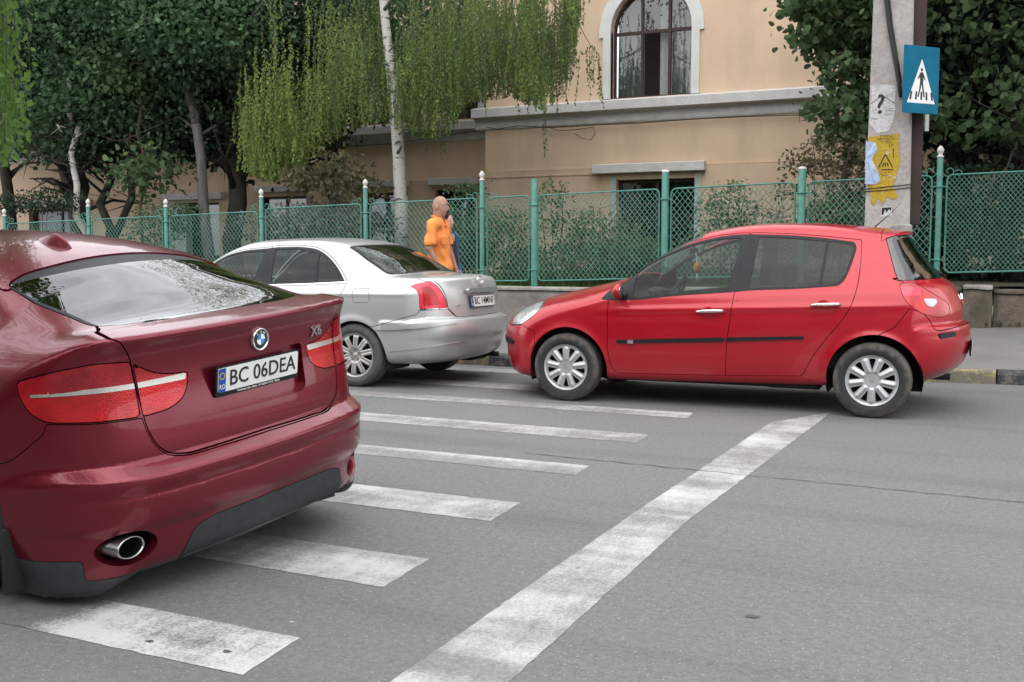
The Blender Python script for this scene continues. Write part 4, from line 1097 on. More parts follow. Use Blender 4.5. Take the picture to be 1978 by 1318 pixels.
# zebra stripes run along the street; right-hand ends as measured
stripes = [(9.50, 9.13, -8.2, -4.15, 'farthest zebra stripe ending under the silver car and red bumper', 0), (8.41, 8.12, -7.4, -2.38, 'zebra stripe running to the front wheel of the red hatchback', 1),
    (7.26, 6.91, -7.2, -2.38, 'third zebra stripe from the far kerb with a scuffed middle', 1), (6.03, 5.74, -7.0, -2.36, 'zebra stripe passing just behind the maroon bumper corner', 0),
    (4.97, 4.56, -6.6, -2.33, 'zebra stripe starting under the right corner of the maroon bumper', 0), (3.87, 3.46, -6.4, -2.25, 'zebra stripe whose right end lies below the maroon bumper middle', 0),
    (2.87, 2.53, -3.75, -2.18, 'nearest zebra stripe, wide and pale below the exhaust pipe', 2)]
for i, (ya, yb, xa, xb, lab, old) in enumerate(stripes):
    o = sheet('zebra_stripe', [(xa, yb), (xb+.03, yb), (xb, ya), (xa, ya)], .002, M_['marking_old' if old == 1 else ('marking_shadow_fade' if old == 2 else 'marking')]); tag(o, lab, 'road marking', 'zebra crossing stripes')
o = sheet('zebra_stripe', [(-9.5, 10.35), (-4.7, 10.35), (-4.72, 10.66), (-9.5, 10.66)], .002, M_['marking']); tag(o, 'faint zebra stripe lying along the foot of the kerb', 'road marking', 'zebra crossing stripes')
o = sheet('stop_line', [(-1.69, 1.2), (-1.33, 1.2), (-1.43, 5.0), (-1.36, 8.95), (-1.70, 8.2), (-1.72, 5.0)], .002, M_['marking']); tag(o, 'long broad white stop line running away to the red hatchback', 'road marking')
M_['tar'] = simple('tar_black', (.02, .02, .02), .7)
def crack(pts, w, lab, name='road_crack'):
    P = []
    for a, b in zip(pts, pts[1:]):
        for t in np.linspace(0, 1, 24, endpoint=False): P.append((a[0]+(b[0]-a[0])*t, a[1]+(b[1]-a[1])*t+rng.normal(0, .006)))
    v = []; f = []
    for i, p in enumerate(P):
        ww = w*rng.uniform(.4, 1.2); v += [(p[0], p[1]-ww, .0038), (p[0], p[1]+ww, .0038)]
        if i: f.append((2*i-2, 2*i-1, 2*i+1, 2*i))
    me = bpy.data.meshes.new(name); me.from_pydata(v, [], f); me.update(); o = link(name, me, M_['tar']); tag(o, lab, 'crack')
crack([(-2.9, 6.23), (-1.4, 6.17), (.2, 6.12), (3.5, 6.3)], .0045, 'thin dark crack crossing the road and the stop line')
for (x, y, r, lab) in ((-2.32, 2.66, .014, 'small dark round spot on the tip of the nearest zebra stripe'), (-2.62, 2.62, .014, 'small dark round spot on the nearest zebra stripe, farther left'), (-1.42, 2.62, .013, 'dark round spot at the near end of the stop line'), (-.83, 3.75, .022, 'dark stain on bare asphalt right of the stop line')):
    o = sheet('road_spot', [(x+r*rng.uniform(.8, 1.5)*math.cos(a), y+r*rng.uniform(.5, 1.1)*math.sin(a)) for a in np.linspace(0, 2*math.pi, 18, endpoint=False)], .0032, simple_cache('dark_stain', (.074, .073, .070), .8, 0), .002); tag(o, lab, 'spot')
for (x, y, lab) in ((-3.03, 2.16, 'white scrap of litter on the road at the lower left corner'), (-2.30, 2.98, 'tiny white pebble on the road beside the nearest stripe')):
    b = MB(); s = .018 if x < -3 else .006; b.box((-s, -s*.5, 0), (s, s*.5, s*.3), .001); o = b.build('litter', M_['plate_white'], loc=(x, y, .002), rot=(0, 0, .4)); tag(o, lab, 'litter')

# ---------------------------------------------------------------- kerb, pavement, wall
def stone(name, col, rough=.9, var=.3, scale=6, bump=.6, moss=None):
    m = Mat(name); n = m.noise(scale, 8, .68); n2_ = m.noise(scale*7, 5, .7)
    c = m.mix(m.ramp(n, .32, .68), tuple(q*(1-var) for q in col), tuple(min(1, q*(1+var)) for q in col))
    c = m.mix(m.math('MULTIPLY', m.ramp(n2_, .5, .75), .45), c, tuple(q*.35 for q in col))
    if moss: c = m.mix(m.math('MULTIPLY', m.ramp(m.noise(2.2, 5), .5, .65), .55), c, moss)
    m.set(Base_Color=c, Roughness=rough); m.bump(m.math('ADD', n, n2_), bump, .02); return m.m
def flaking(name, col, under, lo=.42, hi=.52):
    m = Mat(name); n = m.noise(9, 8, .72); f = m.ramp(n, lo, hi); g = m.noise(40, 5, .6)
    c = m.mix(f, col, under); c = m.mix(m.math('MULTIPLY', m.ramp(g, .5, .7), .35), c, (.05, .05, .045)); m.set(Base_Color=c, Roughness=.9); m.bump(m.math('ADD', n, g), .7, .015); return m.m
M_['kerb_yellow'] = flaking('flaking_yellow_kerb', (.34, .275, .12), (.17, .155, .12)); M_['kerb_black'] = flaking('flaking_black_kerb', (.045, .048, .055), (.15, .14, .125), .50, .62)
M_['kerb_bare'] = stone('bare_kerb_concrete', (.20, .19, .165))
K = thing('kerb', 'kerb of yellow and black painted stones along the far edge of the road', 'kerb', (0, 0, 0))
del K['category']; K['kind'] = 'structure'; del K['label']
x = -17.0; i = 0
cols = {}
lens_ = 1.05
# joints set so that a black stone sits between the silver and the red car and at the right edge
edges = [-17.6, -16.4, -15.2, -14.0, -12.8, -11.6, -10.4, -9.2, -8.0, -6.85, -5.52, -4.72, -3.6, -2.5, -1.40, -.17, .95, 2.2, 3.4, 4.6]
kcol = {9: 'yellow', 10: 'black', 11: 'yellow', 12: 'black', 13: 'yellow', 14: 'yellow', 15: 'black', 16: 'yellow'}
for i in range(len(edges)-1):
    a, b_ = edges[i]+.008, edges[i+1]-.008
    col = kcol.get(i, 'yellow' if i % 2 else 'black')
    b = MB(); nx = 8; v = []; f = []
    hz = .132+rng.normal(0, .004)
    prof = [(0, -.03), (0, hz-.03), (.012, hz-.008), (.035, hz), (.16, hz+.004), (.17, hz-.004), (.17, -.03)]
    for k in range(nx+1):
        xx = a+(b_-a)*k/nx; y0 = kerb_y(xx)
        for (py, pz) in prof:
            wob = rng.normal(0, .005) if .01 < pz and py < .1 else 0
            v.append((xx, y0+py+wob, pz+wob*.6))
    q = len(prof)
    for k in range(nx):
        for j in range(q-1): f.append((k*q+j, k*q+q+j, k*q+q+j+1, k*q+j+1))
    f.append(tuple(range(q))); f.append(tuple(nx*q+q-1-j for j in range(q)))
    b.add(v, f, False); o = b.build('kerb_stone', M_['kerb_'+col], K)
v = []; f = []; xs = np.arange(-40, 15.1, .6); ts = np.linspace(0, 1, 9)
for xx in xs:
    y0 = kerb_y(xx)+.172
    for t in ts: v.append((xx, y0+(WY+.02-y0)*t, walk_z(xx, t)))
nt_ = len(ts)
for i in range(len(xs)-1):
    for j in range(nt_-1): f.append((i*nt_+j, (i+1)*nt_+j, (i+1)*nt_+j+1, i*nt_+j+1))
me = npmesh('pavement', v, f, smooth=True); link('pavement', me, M_['pavement'], kind='structure')
M_['wall_grey'] = stone('weathered_concrete', (.20, .185, .165), scale=4, bump=.5); M_['wall_brown'] = stone('rough_brown_stonework', (.155, .125, .10), scale=7, bump=1.0, moss=(.05, .055, .03)); M_['cap'] = stone('pale_wall_capping', (.30, .285, .26), scale=6, bump=.5)
def rough_block(a, b, amp, n=(10, 3, 6)):
    """A block with worn, slightly lumpy faces."""
    M = MB(); V = []; F = []; idx = {}
    nx, ny, nz = n
    def vid(i, j, k):
        if (i, j, k) not in idx:
            p = [a[0]+(b[0]-a[0])*i/nx, a[1]+(b[1]-a[1])*j/ny, a[2]+(b[2]-a[2])*k/nz]
            e = sum((q == 0 or q == m_) for q, m_ in ((i, nx), (j, ny), (k, nz)))
            for c_ in range(3): p[c_] += rng.normal(0, amp)*(1 if e < 2 else .5)
            if e >= 2:
                for c_, (q, m_) in enumerate(((i, nx), (j, ny), (k, nz))):
                    if q == 0: p[c_] += amp*.8
                    if q == m_: p[c_] -= amp*.8
            idx[(i, j, k)] = len(V); V.append(p)
        return idx[(i, j, k)]
    for i in range(nx):
        for k in range(nz): F += [(vid(i, 0, k), vid(i+1, 0, k), vid(i+1, 0, k+1), vid(i, 0, k+1)), (vid(i+1, ny, k), vid(i, ny, k), vid(i, ny, k+1), vid(i+1, ny, k+1))]
    for i in range(nx):
        for j in range(ny): F += [(vid(i, j, nz), vid(i+1, j, nz), vid(i+1, j+1, nz), vid(i, j+1, nz))]
    for j in range(ny):
        for k in range(nz): F += [(vid(0, j+1, k), vid(0, j, k), vid(0, j, k+1), vid(0, j+1, k+1)), (vid(nx, j, k), vid(nx, j+1, k), vid(nx, j+1, k+1), vid(nx, j, k+1))]
    return M.add(V, F, True)
W = thing('garden_wall', 'low weathered concrete wall under the green mesh fence', 'wall', (0, WY, 0))
wed = [-22, -19.5, -17.0, -14.6, -12.2, -9.8, -7.4, -5.0, -3.2, -1.35, -.62, -.28, 1.1, 2.6, 4.4, 6.5]
for i in range(len(wed)-1):
    a, b_ = wed[i], wed[i+1]; br = a > -1.4
    zt = wall_top((a+b_)/2)+(.03 if i == 10 else 0)-(.03 if a > -.4 else 0); fwd = .05 if i == 10 else 0
    rough_block((a+.006, -fwd, .05), (b_-.006, .26, zt-.055), .006 if br else .003, (12, 2, 7)).build('wall_block', M_['wall_brown' if br else 'wall_grey'], W)
    rough_block((a+.004, -fwd-.03, zt-.052), (b_-.004, .29, zt), .006 if br else .003, (10, 3, 2)).build('capping_slab', M_['cap' if not br or i == 10 else 'wall_brown'], W)

# ---------------------------------------------------------------- garden ground
m = Mat('garden_soil'); n = m.noise(3, 6); m.set(Base_Color=m.mix(m.ramp(n, .35, .65), (.045, .055, .022), (.07, .060, .040)), Roughness=.95); M_['soil'] = m.m
v = []; f = []
xs = np.arange(-60, 20.1, 1.0); ys = np.array([14.2, 15, 16, 17.5, 19, 21, 24, 30])
for xx in xs:
    for yy in ys: v.append((xx, yy, wall_top(min(max(xx, -20), 6))-.04+.05*math.sin(xx*.7+yy)+.10*min(1, (yy-14.2)/3)))
k = len(ys)
for i in range(len(xs)-1):
    for j in range(k-1): f.append((i*k+j, (i+1)*k+j, (i+1)*k+j+1, i*k+j+1))
me = npmesh('garden_ground', v, f, smooth=True); link('garden_ground', me, M_['soil'], kind='structure')
me = npmesh('far_ground', [(-300, 13.7, -.3), (300, 13.7, -.3), (300, 300, -.3), (-300, 300, -.3), (-300, -300, -.02), (300, -300, -.02), (300, 13.7, -.02), (-300, 13.7, -.02)], [(0, 1, 2, 3), (4, 5, 6, 7)]); link('far_ground', me, M_['soil'], kind='structure')

# ---------------------------------------------------------------- the fence
M_['fence'] = simple('green_fence_paint', (.060, .205, .165), .5, var=.22, scale=14, bump=.25)
M_['mesh_wire'] = simple('green_mesh_wire', (.12, .29, .235), .55, var=.25, scale=5)
M_['finial'] = simple('chalky_white_paint', (.58, .56, .52), .7, var=.15, scale=20)
FN = thing('mesh_fence', 'green chain link fence with white-knobbed posts standing on the low wall', 'fence', (0, WY+.12, 0))
posts = [(-17.5, 2.14, 1), (-15.30, 2.28, 1), (-13.45, 2.24, 1), (-11.37, 2.36, 1), (-9.32, 2.46, 1), (-7.26, 2.52, 1), (-6.40, 2.37, 0), (-4.43, 2.44, 2), (-2.59, 2.42, 2), (-.93, 2.62, 1), (1.12, 2.62, 1), (3.2, 2.66, 1)]
def rail_z(x): return 2.28+.022*x
def foot_z(x): return .90+(.03 if x > -6.4 else .012)*(x+6.4)
for i, (px, pz, fin) in enumerate(posts):
    r = .036 if fin == 1 else .050
    b = MB(); top = pz-(.15 if fin == 1 else 0)-(.03 if fin == 2 else 0); b.lathe([(r, wall_top(px)-.04), (r, top), (r*.9, top+.006), (0, top+.008)], (px, 0, 0), n=14)
    po = b.build('post', M_['fence'], FN)
    if fin == 1:
        b = MB(); b.lathe([(.0, top+.004), (.040, top+.006), (.044, top+.018), (.030, top+.030), (.022, top+.044), (.030, top+.060), (.042, top+.085), (.040, top+.105), (.026, top+.130), (.010, top+.148), (.0, top+.152)], (px, 0, 0), n=14); b.build('finial', M_['finial'], po)
    elif fin == 2:
        b = MB(); b.lathe([(.052, top), (.052, top+.02), (.03, top+.032), (0, top+.034)], (px, 0, 0), n=14); b.build('post_cap', M_['finial'], po)
    for hz in (rail_z(px)-.14, foot_z(px)+.16):
        b = MB(); b.lathe([(r+.001, hz-.014), (r+.008, hz-.014), (r+.008, hz+.014), (r+.001, hz+.014)], (px, 0, 0), n=14)
        b.tube([(px-r-.055, 0, hz), (px+r+.055, 0, hz)], .010, 6); b.build('clamp', M_['fence'], po)
def scroll(c, z, s, parent):
    """Wrought iron double scroll next to a post."""
    b = MB(); P = []
    for t in np.linspace(0, 1, 26):
        a = math.pi*1.0+t*math.pi*2.2; r = .075*(1-t*.72); P.append((c+s*(.105+r*math.cos(a)), 0, z+.075+r*math.sin(a)*1.0))
    b.tube([(c+s*.03, 0, z+.10)]+P, .0065, 6)
    P = []
    for t in np.linspace(0, 1, 20):
        a = math.pi*.9-t*math.pi*2.0; r = .05*(1-t*.7); P.append((c+s*(.215+r*math.cos(a)), 0, z+.045+r*math.sin(a)))
    b.tube(P, .006, 6); b.build('scroll', M_['fence'], parent)
def rounded(x0, z0a, z0b, x1, z1a, z1b, r, n=5):
    c = [((x0, z0a), (1, 1)), ((x1, z0b), (-1, 1)), ((x1, z1b), (-1, -1)), ((x0, z1a), (1, -1))]
    P = []
    for (px, pz), (sx, sz) in c:
        a0 = {(1, 1): math.pi, (-1, 1): 1.5*math.pi, (-1, -1): 0, (1, -1): .5*math.pi}[(sx, sz)]
        for t in np.linspace(0, 1, n): a = a0+t*math.pi/2; P.append((px+sx*r+r*math.cos(a), pz+sz*r+r*math.sin(a)))
    return P
for i in range(len(posts)-1):
    (xa, za, fa), (xb, zb, fb) = posts[i], posts[i+1]
    x0, x1 = xa+.085, xb-.085
    if i == 6: x0 -= .03
    zt0, zt1, zb0, zb1 = rail_z(x0)-(.04 if i < 3 else 0), rail_z(x1)-(.04 if i < 3 else 0), foot_z(x0), foot_z(x1)
    loop = rounded(x0, zb0, zb1, x1, zt0, zt1, .07)
    b = MB(); P = [(p[0], 0, p[1]) for p in loop]; b.tube(P+[P[0]], .0125, 6, caps=False)
    pf = b.build('panel_frame', M_['fence'], FN)
    # diagonal mesh of crossing wires, clipped to the frame
    sp = .060 if i not in (6,) else .056; V = []; F = []
    rot = {9: .042}.get(i, sp)
    sp = rot
    for dirn in (1, -1):
        lo_, hi_ = (x0-3, x1+3)
        for c_ in np.arange(lo_, hi_, sp*1.30):
            # line x = c + dirn*s, z = zb + s*1.15
            pts = []
            for s_ in np.linspace(0, 1.5, 76):
                X_ = c_+dirn*s_*.82; Z_ = min(zb0, zb1)+s_
                ztop = zt0+(zt1-zt0)*(X_-x0)/(x1-x0); zbot = zb0+(zb1-zb0)*(X_-x0)/(x1-x0)
                cut_ = min(X_-x0, x1-X_, ztop-Z_, Z_-zbot)
                if cut_ > .004: pts.append((X_, Z_))
            if len(pts) < 2: continue
            (ax, az), (bx, bz) = pts[0], pts[-1]; n_ = max(1, int((bz-az)/.22))
            w_ = .0021 if i >= 9 else .0025; yy = .004*dirn
            base = len(V)
            for q in range(n_+1):
                X_ = ax+(bx-ax)*q/n_; Z_ = az+(bz-az)*q/n_; sag = .012*math.sin(X_*2.3+i)*math.sin(Z_*3)
                V += [(X_-w_*1.3, yy+sag, Z_+w_*dirn), (X_+w_*1.3, yy+sag, Z_-w_*dirn), (X_, yy-w_*1.6+sag, Z_)]
            for q in range(n_):
                for (u_, v_) in ((0, 1), (1, 2), (2, 0)): F.append((base+q*3+u_, base+q*3+v_, base+q*3+3+v_, base+q*3+3+u_))
    o = link('wire_mesh', npmesh('wire_mesh', V, F), M_['mesh_wire'], pf); o['kind'] = 'stuff'
    if fa == 1: scroll(xa, rail_z(xa)-.03, 1, pf)
    if fb == 1: scroll(xb, rail_z(xb)-.03, -1, pf)
# ---------------------------------------------------------------- placing by sight line: a pixel of the photograph at a chosen distance across the street
_fw = np.array([-math.sin(YAW)*math.cos(PITCH), math.cos(YAW)*math.cos(PITCH), -math.sin(PITCH)]); _rt = np.array([math.cos(YAW), math.sin(YAW), 0.]); _up = np.cross(_rt, _fw)
def at(px, py, Y):
    d = _fw*2043+_rt*(px-989)-_up*(py-659); t = Y/d[1]; return np.array([d[0]*t, Y, EYE+d[2]*t])
# ---------------------------------------------------------------- the old building
def stucco(name, col, stain):
    m = Mat(name); a = m.noise(.7, 6, .6); b = m.noise(60, 4, .6); st = m.noise(1.5, 6, .6, stretch=(1.2, 1.2, .35))
    c = m.mix(m.ramp(a, .3, .7), tuple(q*.93 for q in col), tuple(min(1, q*1.05) for q in col)); c = m.mix(m.math('MULTIPLY', m.ramp(st, .46, .72), .5), c, stain)
    c = m.mix(m.math('MULTIPLY', m.ramp(m.noise(9, 5, .7), .55, .72), .10), c, (.2, .15, .11))
    m.set(Base_Color=c, Roughness=.92); m.bump(b, .25, .006); return m.m
M_['stucco'] = stucco('peach_stucco', (.67, .495, .355), (.46, .35, .26)); M_['stucco_low'] = stucco('peach_plinth_stucco', (.63, .465, .335), (.38, .29, .22))
M_['trim'] = stone('grey_white_cornice_plaster', (.60, .59, .575), scale=5, var=.12, bump=.3); M_['surround'] = simple('white_window_surround', (.64, .635, .62), .85, var=.08, scale=3, bump=.2)
M_['frame_brown'] = simple('brown_window_frame', (.040, .022, .020), .6, var=.2); M_['frame_white'] = simple('old_white_frame', (.46, .48, .46), .7, var=.1)
M_['room'] = simple('dark_room', (.03, .03, .032), .95); M_['curtain'] = simple('pale_grey_curtain', (.15, .175, .16), .9, var=.15, scale=3); M_['curtain2'] = simple('white_curtain_strip', (.34, .35, .34), .9)
M_['pane'] = glass('window_pane', (.62, .66, .64), .06); M_['cable'] = simple('black_cable', (.02, .02, .02), .7)
M_['window_dark'] = simple('basement_darkness', (.012, .013, .013), .5)
def zgrid_wall(name, x0, x1, z0, z1, Y, holes, m, parent, th=.35, grid=.0):
    """Wall with real openings: vertical strips split at each opening's outline."""
    xs = sorted(set([x0, x1]+[v for h in holes for v in h['xs']]))
    b = MB(); v = []; f = []
    def quad(a, c, e, g): k = len(v); v.extend([a, c, e, g]); f.append((k, k+1, k+2, k+3))
    for a, c in zip(xs, xs[1:]):
        if c-a < 1e-6: continue
        hs = [h for h in holes if h['xs'][0]-1e-6 <= a and c <= h['xs'][-1]+1e-6]
        hs.sort(key=lambda h: h['z0'])
        za, zc = z0, z0
        for h in hs:
            quad((a, Y, za), (c, Y, zc), (c, Y, h['z0']), (a, Y, h['z0']))
            ta, tc = h['top'](a), h['top'](c)
            quad((a, Y, ta), (a, Y+th, ta), (c, Y+th, tc), (c, Y, tc)); quad((a, Y, h['z0']), (c, Y, h['z0']), (c, Y+th, h['z0']), (a, Y+th, h['z0']))
            za, zc = ta, tc
        quad((a, Y, za), (c, Y, zc), (c, Y, z1), (a, Y, z1))
    for h in holes:
        for xx, s in ((h['xs'][0], 1), (h['xs'][-1], -1)):
            t = h['top'](xx); q = [(xx, Y, h['z0']), (xx, Y+th, h['z0']), (xx, Y+th, t), (xx, Y, t)]; quad(*(q if s > 0 else q[::-1]))
    b.add(v, f); return b.build(name, m, parent)
def rect_hole(a, c, z0, z1): return dict(xs=[a, c], z0=z0, top=lambda x: z1)
def arch_hole(a, c, z0, zs):
    r = (c-a)/2; m_ = (a+c)/2
    return dict(xs=list(m_-r*np.cos(np.linspace(0, math.pi, 19))), z0=z0, top=lambda x: zs+math.sqrt(max(0, r*r-(x-m_)**2)))
BL = thing('old_building', 'peach stucco building with grey cornices and arched windows behind the trees', 'building', (0, 20.0, 0))
Yr, Yl = 0.0, 1.5        # local depth of the projecting right part and of the left wing
def arch_window(a, c, z0, zs, Y, style=0):
    """Frame, panes, curtains and the moulded surround of one arched window."""
    r = (c-a)/2; m_ = (a+c)/2; d = Y+.16
    F_ = bpy.data.objects.new('arched_window', None); COL.objects.link(F_); F_.parent = BL; F_.location = (m_, Y, z0)
    o = (-m_, -Y, -z0)
    def arc(rr, n=19): return [(m_-rr*math.cos(t), zs+rr*math.sin(t)) for t in np.linspace(0, math.pi, n)]
    def loc(b, name, m): return b.build(name, m, F_, loc=o)
    b = MB(); t = .045; out = [(a, z0)]+arc(r)+[(c, z0)]; inn = [(a+t, z0+t)]+arc(r-t)+[(c-t, z0+t)]
    v = []; f = []; n = len(out)
    for y in (d, d+.06):
        v += [(p[0], y, p[1]) for p in out]+[(p[0], y, p[1]) for p in inn]
    for i in range(n-1): f += [(i, i+1, n+i+1, n+i), (n+i, n+i+1, 3*n+i+1, 3*n+i)]
    f += [(n-1, 0, n, 2*n-1), (2*n-1, n, 3*n, 4*n-1)]
    b.add(v, f)
    x1 = a+(c-a)*.36; x2 = a+(c-a)*.70; zt = zs-.02
    for xx, wd in ((x1, .024), (x2, .026)): b.box((xx-wd, d-.012, z0+.02), (xx+wd, d+.05, zs+math.sqrt(max(0, r*r-(xx-m_)**2))-.02))
    b.box((a+.02, d-.006, zt-.03), (c-.02, d+.052, zt+.03))
    loc(b, 'window_frame', M_['frame_brown'])
    # surround
    so = .175; b = MB(); O = [(a-.155, z0-.0)]+[(a-.155, zs-.10)]+[(a-.235, zs-.10), (a-.235, zs)]+arc(r+.235)[1:-1]+[(c+.235, zs), (c+.235, zs-.10), (c+.155, zs-.10), (c+.155, z0)]
    I_ = [(a+.0, z0)]+[(a, zs-.10)]+[(a, zs-.08), (a, zs)]+arc(r)[1:-1]+[(c, zs), (c, zs-.08), (c, zs-.10), (c, z0)]
    n = len(O); v = [(p[0], Y-.05, p[1]) for p in O]+[(p[0], Y-.05, p[1]) for p in I_]+[(p[0], Y+.001, p[1]) for p in O]+[(p[0], Y+.12, p[1]) for p in I_]
    f = []
    for i in range(n-1): f += [(i, n+i, n+i+1, i+1), (i, i+1, 2*n+i+1, 2*n+i), (n+i, 3*n+i, 3*n+i+1, n+i+1)]
    b.add(v, f); loc(b, 'window_surround', M_['surround'])
    # panes
    for k, (pa, pc) in enumerate(((a+t, x1-.035), (x1+.035, x2-.04), (x2+.04, c-t))):
        b = MB(); b.add([(pa, d+.025, z0+t), (pc, d+.025, z0+t), (pc, d+.025, zt-.03), (pa, d+.025, zt-.03)], [(0, 1, 2, 3)])
        xs = np.linspace(pa, pc, 6); T_ = [(x, zs+math.sqrt(max(0, (r-t)**2-(x-m_)**2))) for x in xs]
        b2 = [(pa, d+.025, zt+.03), (pc, d+.025, zt+.03)]+[(x, d+.025, z) for x, z in T_[::-1]]
        open_ = style == 0 and k == 1
        if open_: b = MB()
        b.add(b2, [tuple(range(len(b2)))]); loc(b, 'pane', M_['pane'])
    # curtains
    def cloth(xa, xc, zb, ztop, m, y=.36):
        nx = max(6, int((xc-xa)/.02)); v = []; f = []
        for i in range(nx+1):
            x = xa+(xc-xa)*i/nx; yy = d+.18+.022*math.sin(i*1.25)+.012*math.sin(i*.6+xa)
            zz = min(ztop, zs+math.sqrt(max(0, r*r-(x-m_)**2))-.01); v += [(x, yy, zb), (x, yy, zz)]
            if i: f.append((2*i-2, 2*i, 2*i+1, 2*i-1))
        b = MB(); b.add(v, f, True); loc(b, 'curtain', m)
    cloth(a+.04, x1-.02, z0+.03, zs+r, M_['curtain']); cloth(x2-.30*(c-a)*.5, x2+.0, z0+.03, zs+r, M_['curtain2']); cloth(x2+.02, c-.03, z0+.03, zs+r, M_['curtain'])
    b = MB(); b.box((a-.1, d+.9, z0-.1), (c+.1, d+1.0, zs+r+.1)); loc(b, 'dark_interior', M_['room'])
def low_window(a, c, z0, z1, Y, m=None, frame=True):
    F_ = bpy.data.objects.new('basement_window', None); COL.objects.link(F_); F_.parent = BL; F_.location = ((a+c)/2, Y, z0); o = (-(a+c)/2, -Y, -z0)
    b = MB(); t = .06
    for q in (((a, z0), (a+t, z1)), ((c-t, z0), (c, z1)), ((a+t, z1-t), (c-t, z1)), ((a+t, z0), (c-t, z0+t)), (((a+c)/2-.03, z0+t), ((a+c)/2+.03, z1-t))):
        b.box((q[0][0], Y+.14, q[0][1]), (q[1][0], Y+.20, q[1][1]))
    b.build('window_frame', M_['frame_brown'], F_, loc=o)
    b = MB(); b.add([(a+t, Y+.17, z0+t), (c-t, Y+.17, z0+t), (c-t, Y+.17, z1-t), (a+t, Y+.17, z1-t)], [(0, 1, 2, 3)]); b.build('pane', M_['glass_dark'], F_, loc=o)
    b = MB(); b.box((a-.05, Y+.33, z0-.05), (c+.05, Y+.37, z1+.05)); b.build('dark_interior', M_['window_dark'], F_, loc=o)
    if frame:
        for q in ((a-.13, a-.002), (c+.002, c+.13)):
            b = MB(); b.box((q[0], Y-.02, z0), (q[1], Y+.10, z1+.10)); b.build('window_surround', M_['frame_white'], F_, loc=o)
AR = [(-7.42, -5.78, 4.33, 5.62, 0)]; AL = [(-11.95, -11.13, 4.33, 5.75, 1), (-14.45, -12.98, 4.33, 5.62, 1), (-17.6, -16.1, 4.33, 5.62, 1), (-21.2, -19.7, 4.33, 5.62, 1), (-24.8, -23.3, 4.33, 5.62, 1)]
LR = [(-7.27, -5.68, .8, 2.74)]; LL = [(-12.25, -11.2, .9, 2.75), (-14.3, -13.0, .9, 2.72), (-17.3, -15.9, .9, 2.70), (-20.15, -18.65, .9, 2.60), (-25.6, -23.3, .9, 2.52)]
zgrid_wall('facade_wall', -10.20, 9.0, 2.98, 9.2, Yr, [arch_hole(*a[:4]) for a in AR], M_['stucco'], BL)
zgrid_wall('plinth_wall', -10.23, 9.0, .4, 2.98, Yr-.035, [rect_hole(*a) for a in LR], M_['stucco_low'], BL)
b = MB(); b.box((-10.23, Yr-.035, 2.975), (9, Yr-.001, 2.99)); b.box((-10.235, Yr-.05, 2.86), (-7.75, Yr-.034, 2.885)); b.build('plinth_ledge', M_['stucco_low'], BL)
b = MB(); b.add([(-10.2, Yr, .4), (-10.2, Yl+.4, .4), (-10.2, Yl+.4, 9.2), (-10.2, Yr, 9.2)], [(0, 3, 2, 1)]); b.build('return_wall', M_['stucco'], BL)
zgrid_wall('facade_wall', -34, -10.199, 2.98, 9.2, Yl, [arch_hole(*a[:4]) for a in AL], M_['stucco'], BL)
zgrid_wall('plinth_wall', -34, -10.199, .4, 2.98, Yl-.03, [rect_hole(*a) for a in LL], M_['stucco_low'], BL)
for a in AR: arch_window(a[0], a[1], a[2], a[3], Yr, a[4])
for a in AL: arch_window(a[0], a[1], a[2], a[3], Yl, a[4])
for a in LR: low_window(*a, Yr-.035)
for a in LL: low_window(*a, Yl-.03, frame=False)
def cornice(x0, x1, Y, z, m=None):
    prof = [(0, 3.86), (-.03, 3.865), (-.045, 3.90), (-.05, 4.03), (-.09, 4.075), (-.215, 4.09), (-.23, 4.10), (-.23, 4.268), (-.20, 4.285), (0, 4.325)]
    b = MB(); n = len(prof); v = [(x0, Y+p[0], p[1]+z) for p in prof]+[(x1, Y+p[0], p[1]+z) for p in prof]
    f = [(i, n+i, n+i+1, i+1) for i in range(n-1)]+[tuple(range(n)), tuple(range(2*n-1, n-1, -1))]
    b.add(v, f); return b.build('cornice', M_['trim'], BL)
cornice(-10.42, 9.0, Yr, 0); cornice(-34, -10.202, Yl, -.02)
b = MB(); v = []
b.box((-10.42, Yr-.0, 4.0), (-10.20, Yl, 4.255)); b.build('cornice_return', M_['trim'], BL)
for (a, c, z0, z1, Y) in ((-7.73, -5.46, 2.862, 3.045, Yr), (-12.36, -11.05, 2.845, 3.01, Yl), (-14.45, -12.92, 2.84, 3.0, Yl), (-17.4, -15.8, 2.80, 2.96, Yl), (-20.45, -18.45, 2.67, 2.85, Yl), (-25.8, -23.1, 2.58, 2.76, Yl)):
    b = MB(); b.box((a, Y-.20, z0), (c, Y-.03, z1), .012); b.build('lintel', M_['trim'], BL)
# the pale pier and door under the trees
b = MB(); b.box((-20.1, Yl-.28, .6), (-19.55, Yl-.05, 2.52)); b.build('door_pier', M_['frame_white'], BL)
b = MB(); b.box((-34, .0, 9.2), (9, .5, 9.45)); b.build('eaves', M_['trim'], BL)
b = MB(); b.add([(-34, -.3, 9.45), (9, -.3, 9.45), (9, 5, 11), (-34, 5, 11)], [(0, 1, 2, 3)]); b.build('roof', simple('brown_roof', (.10, .05, .035), .9), BL)
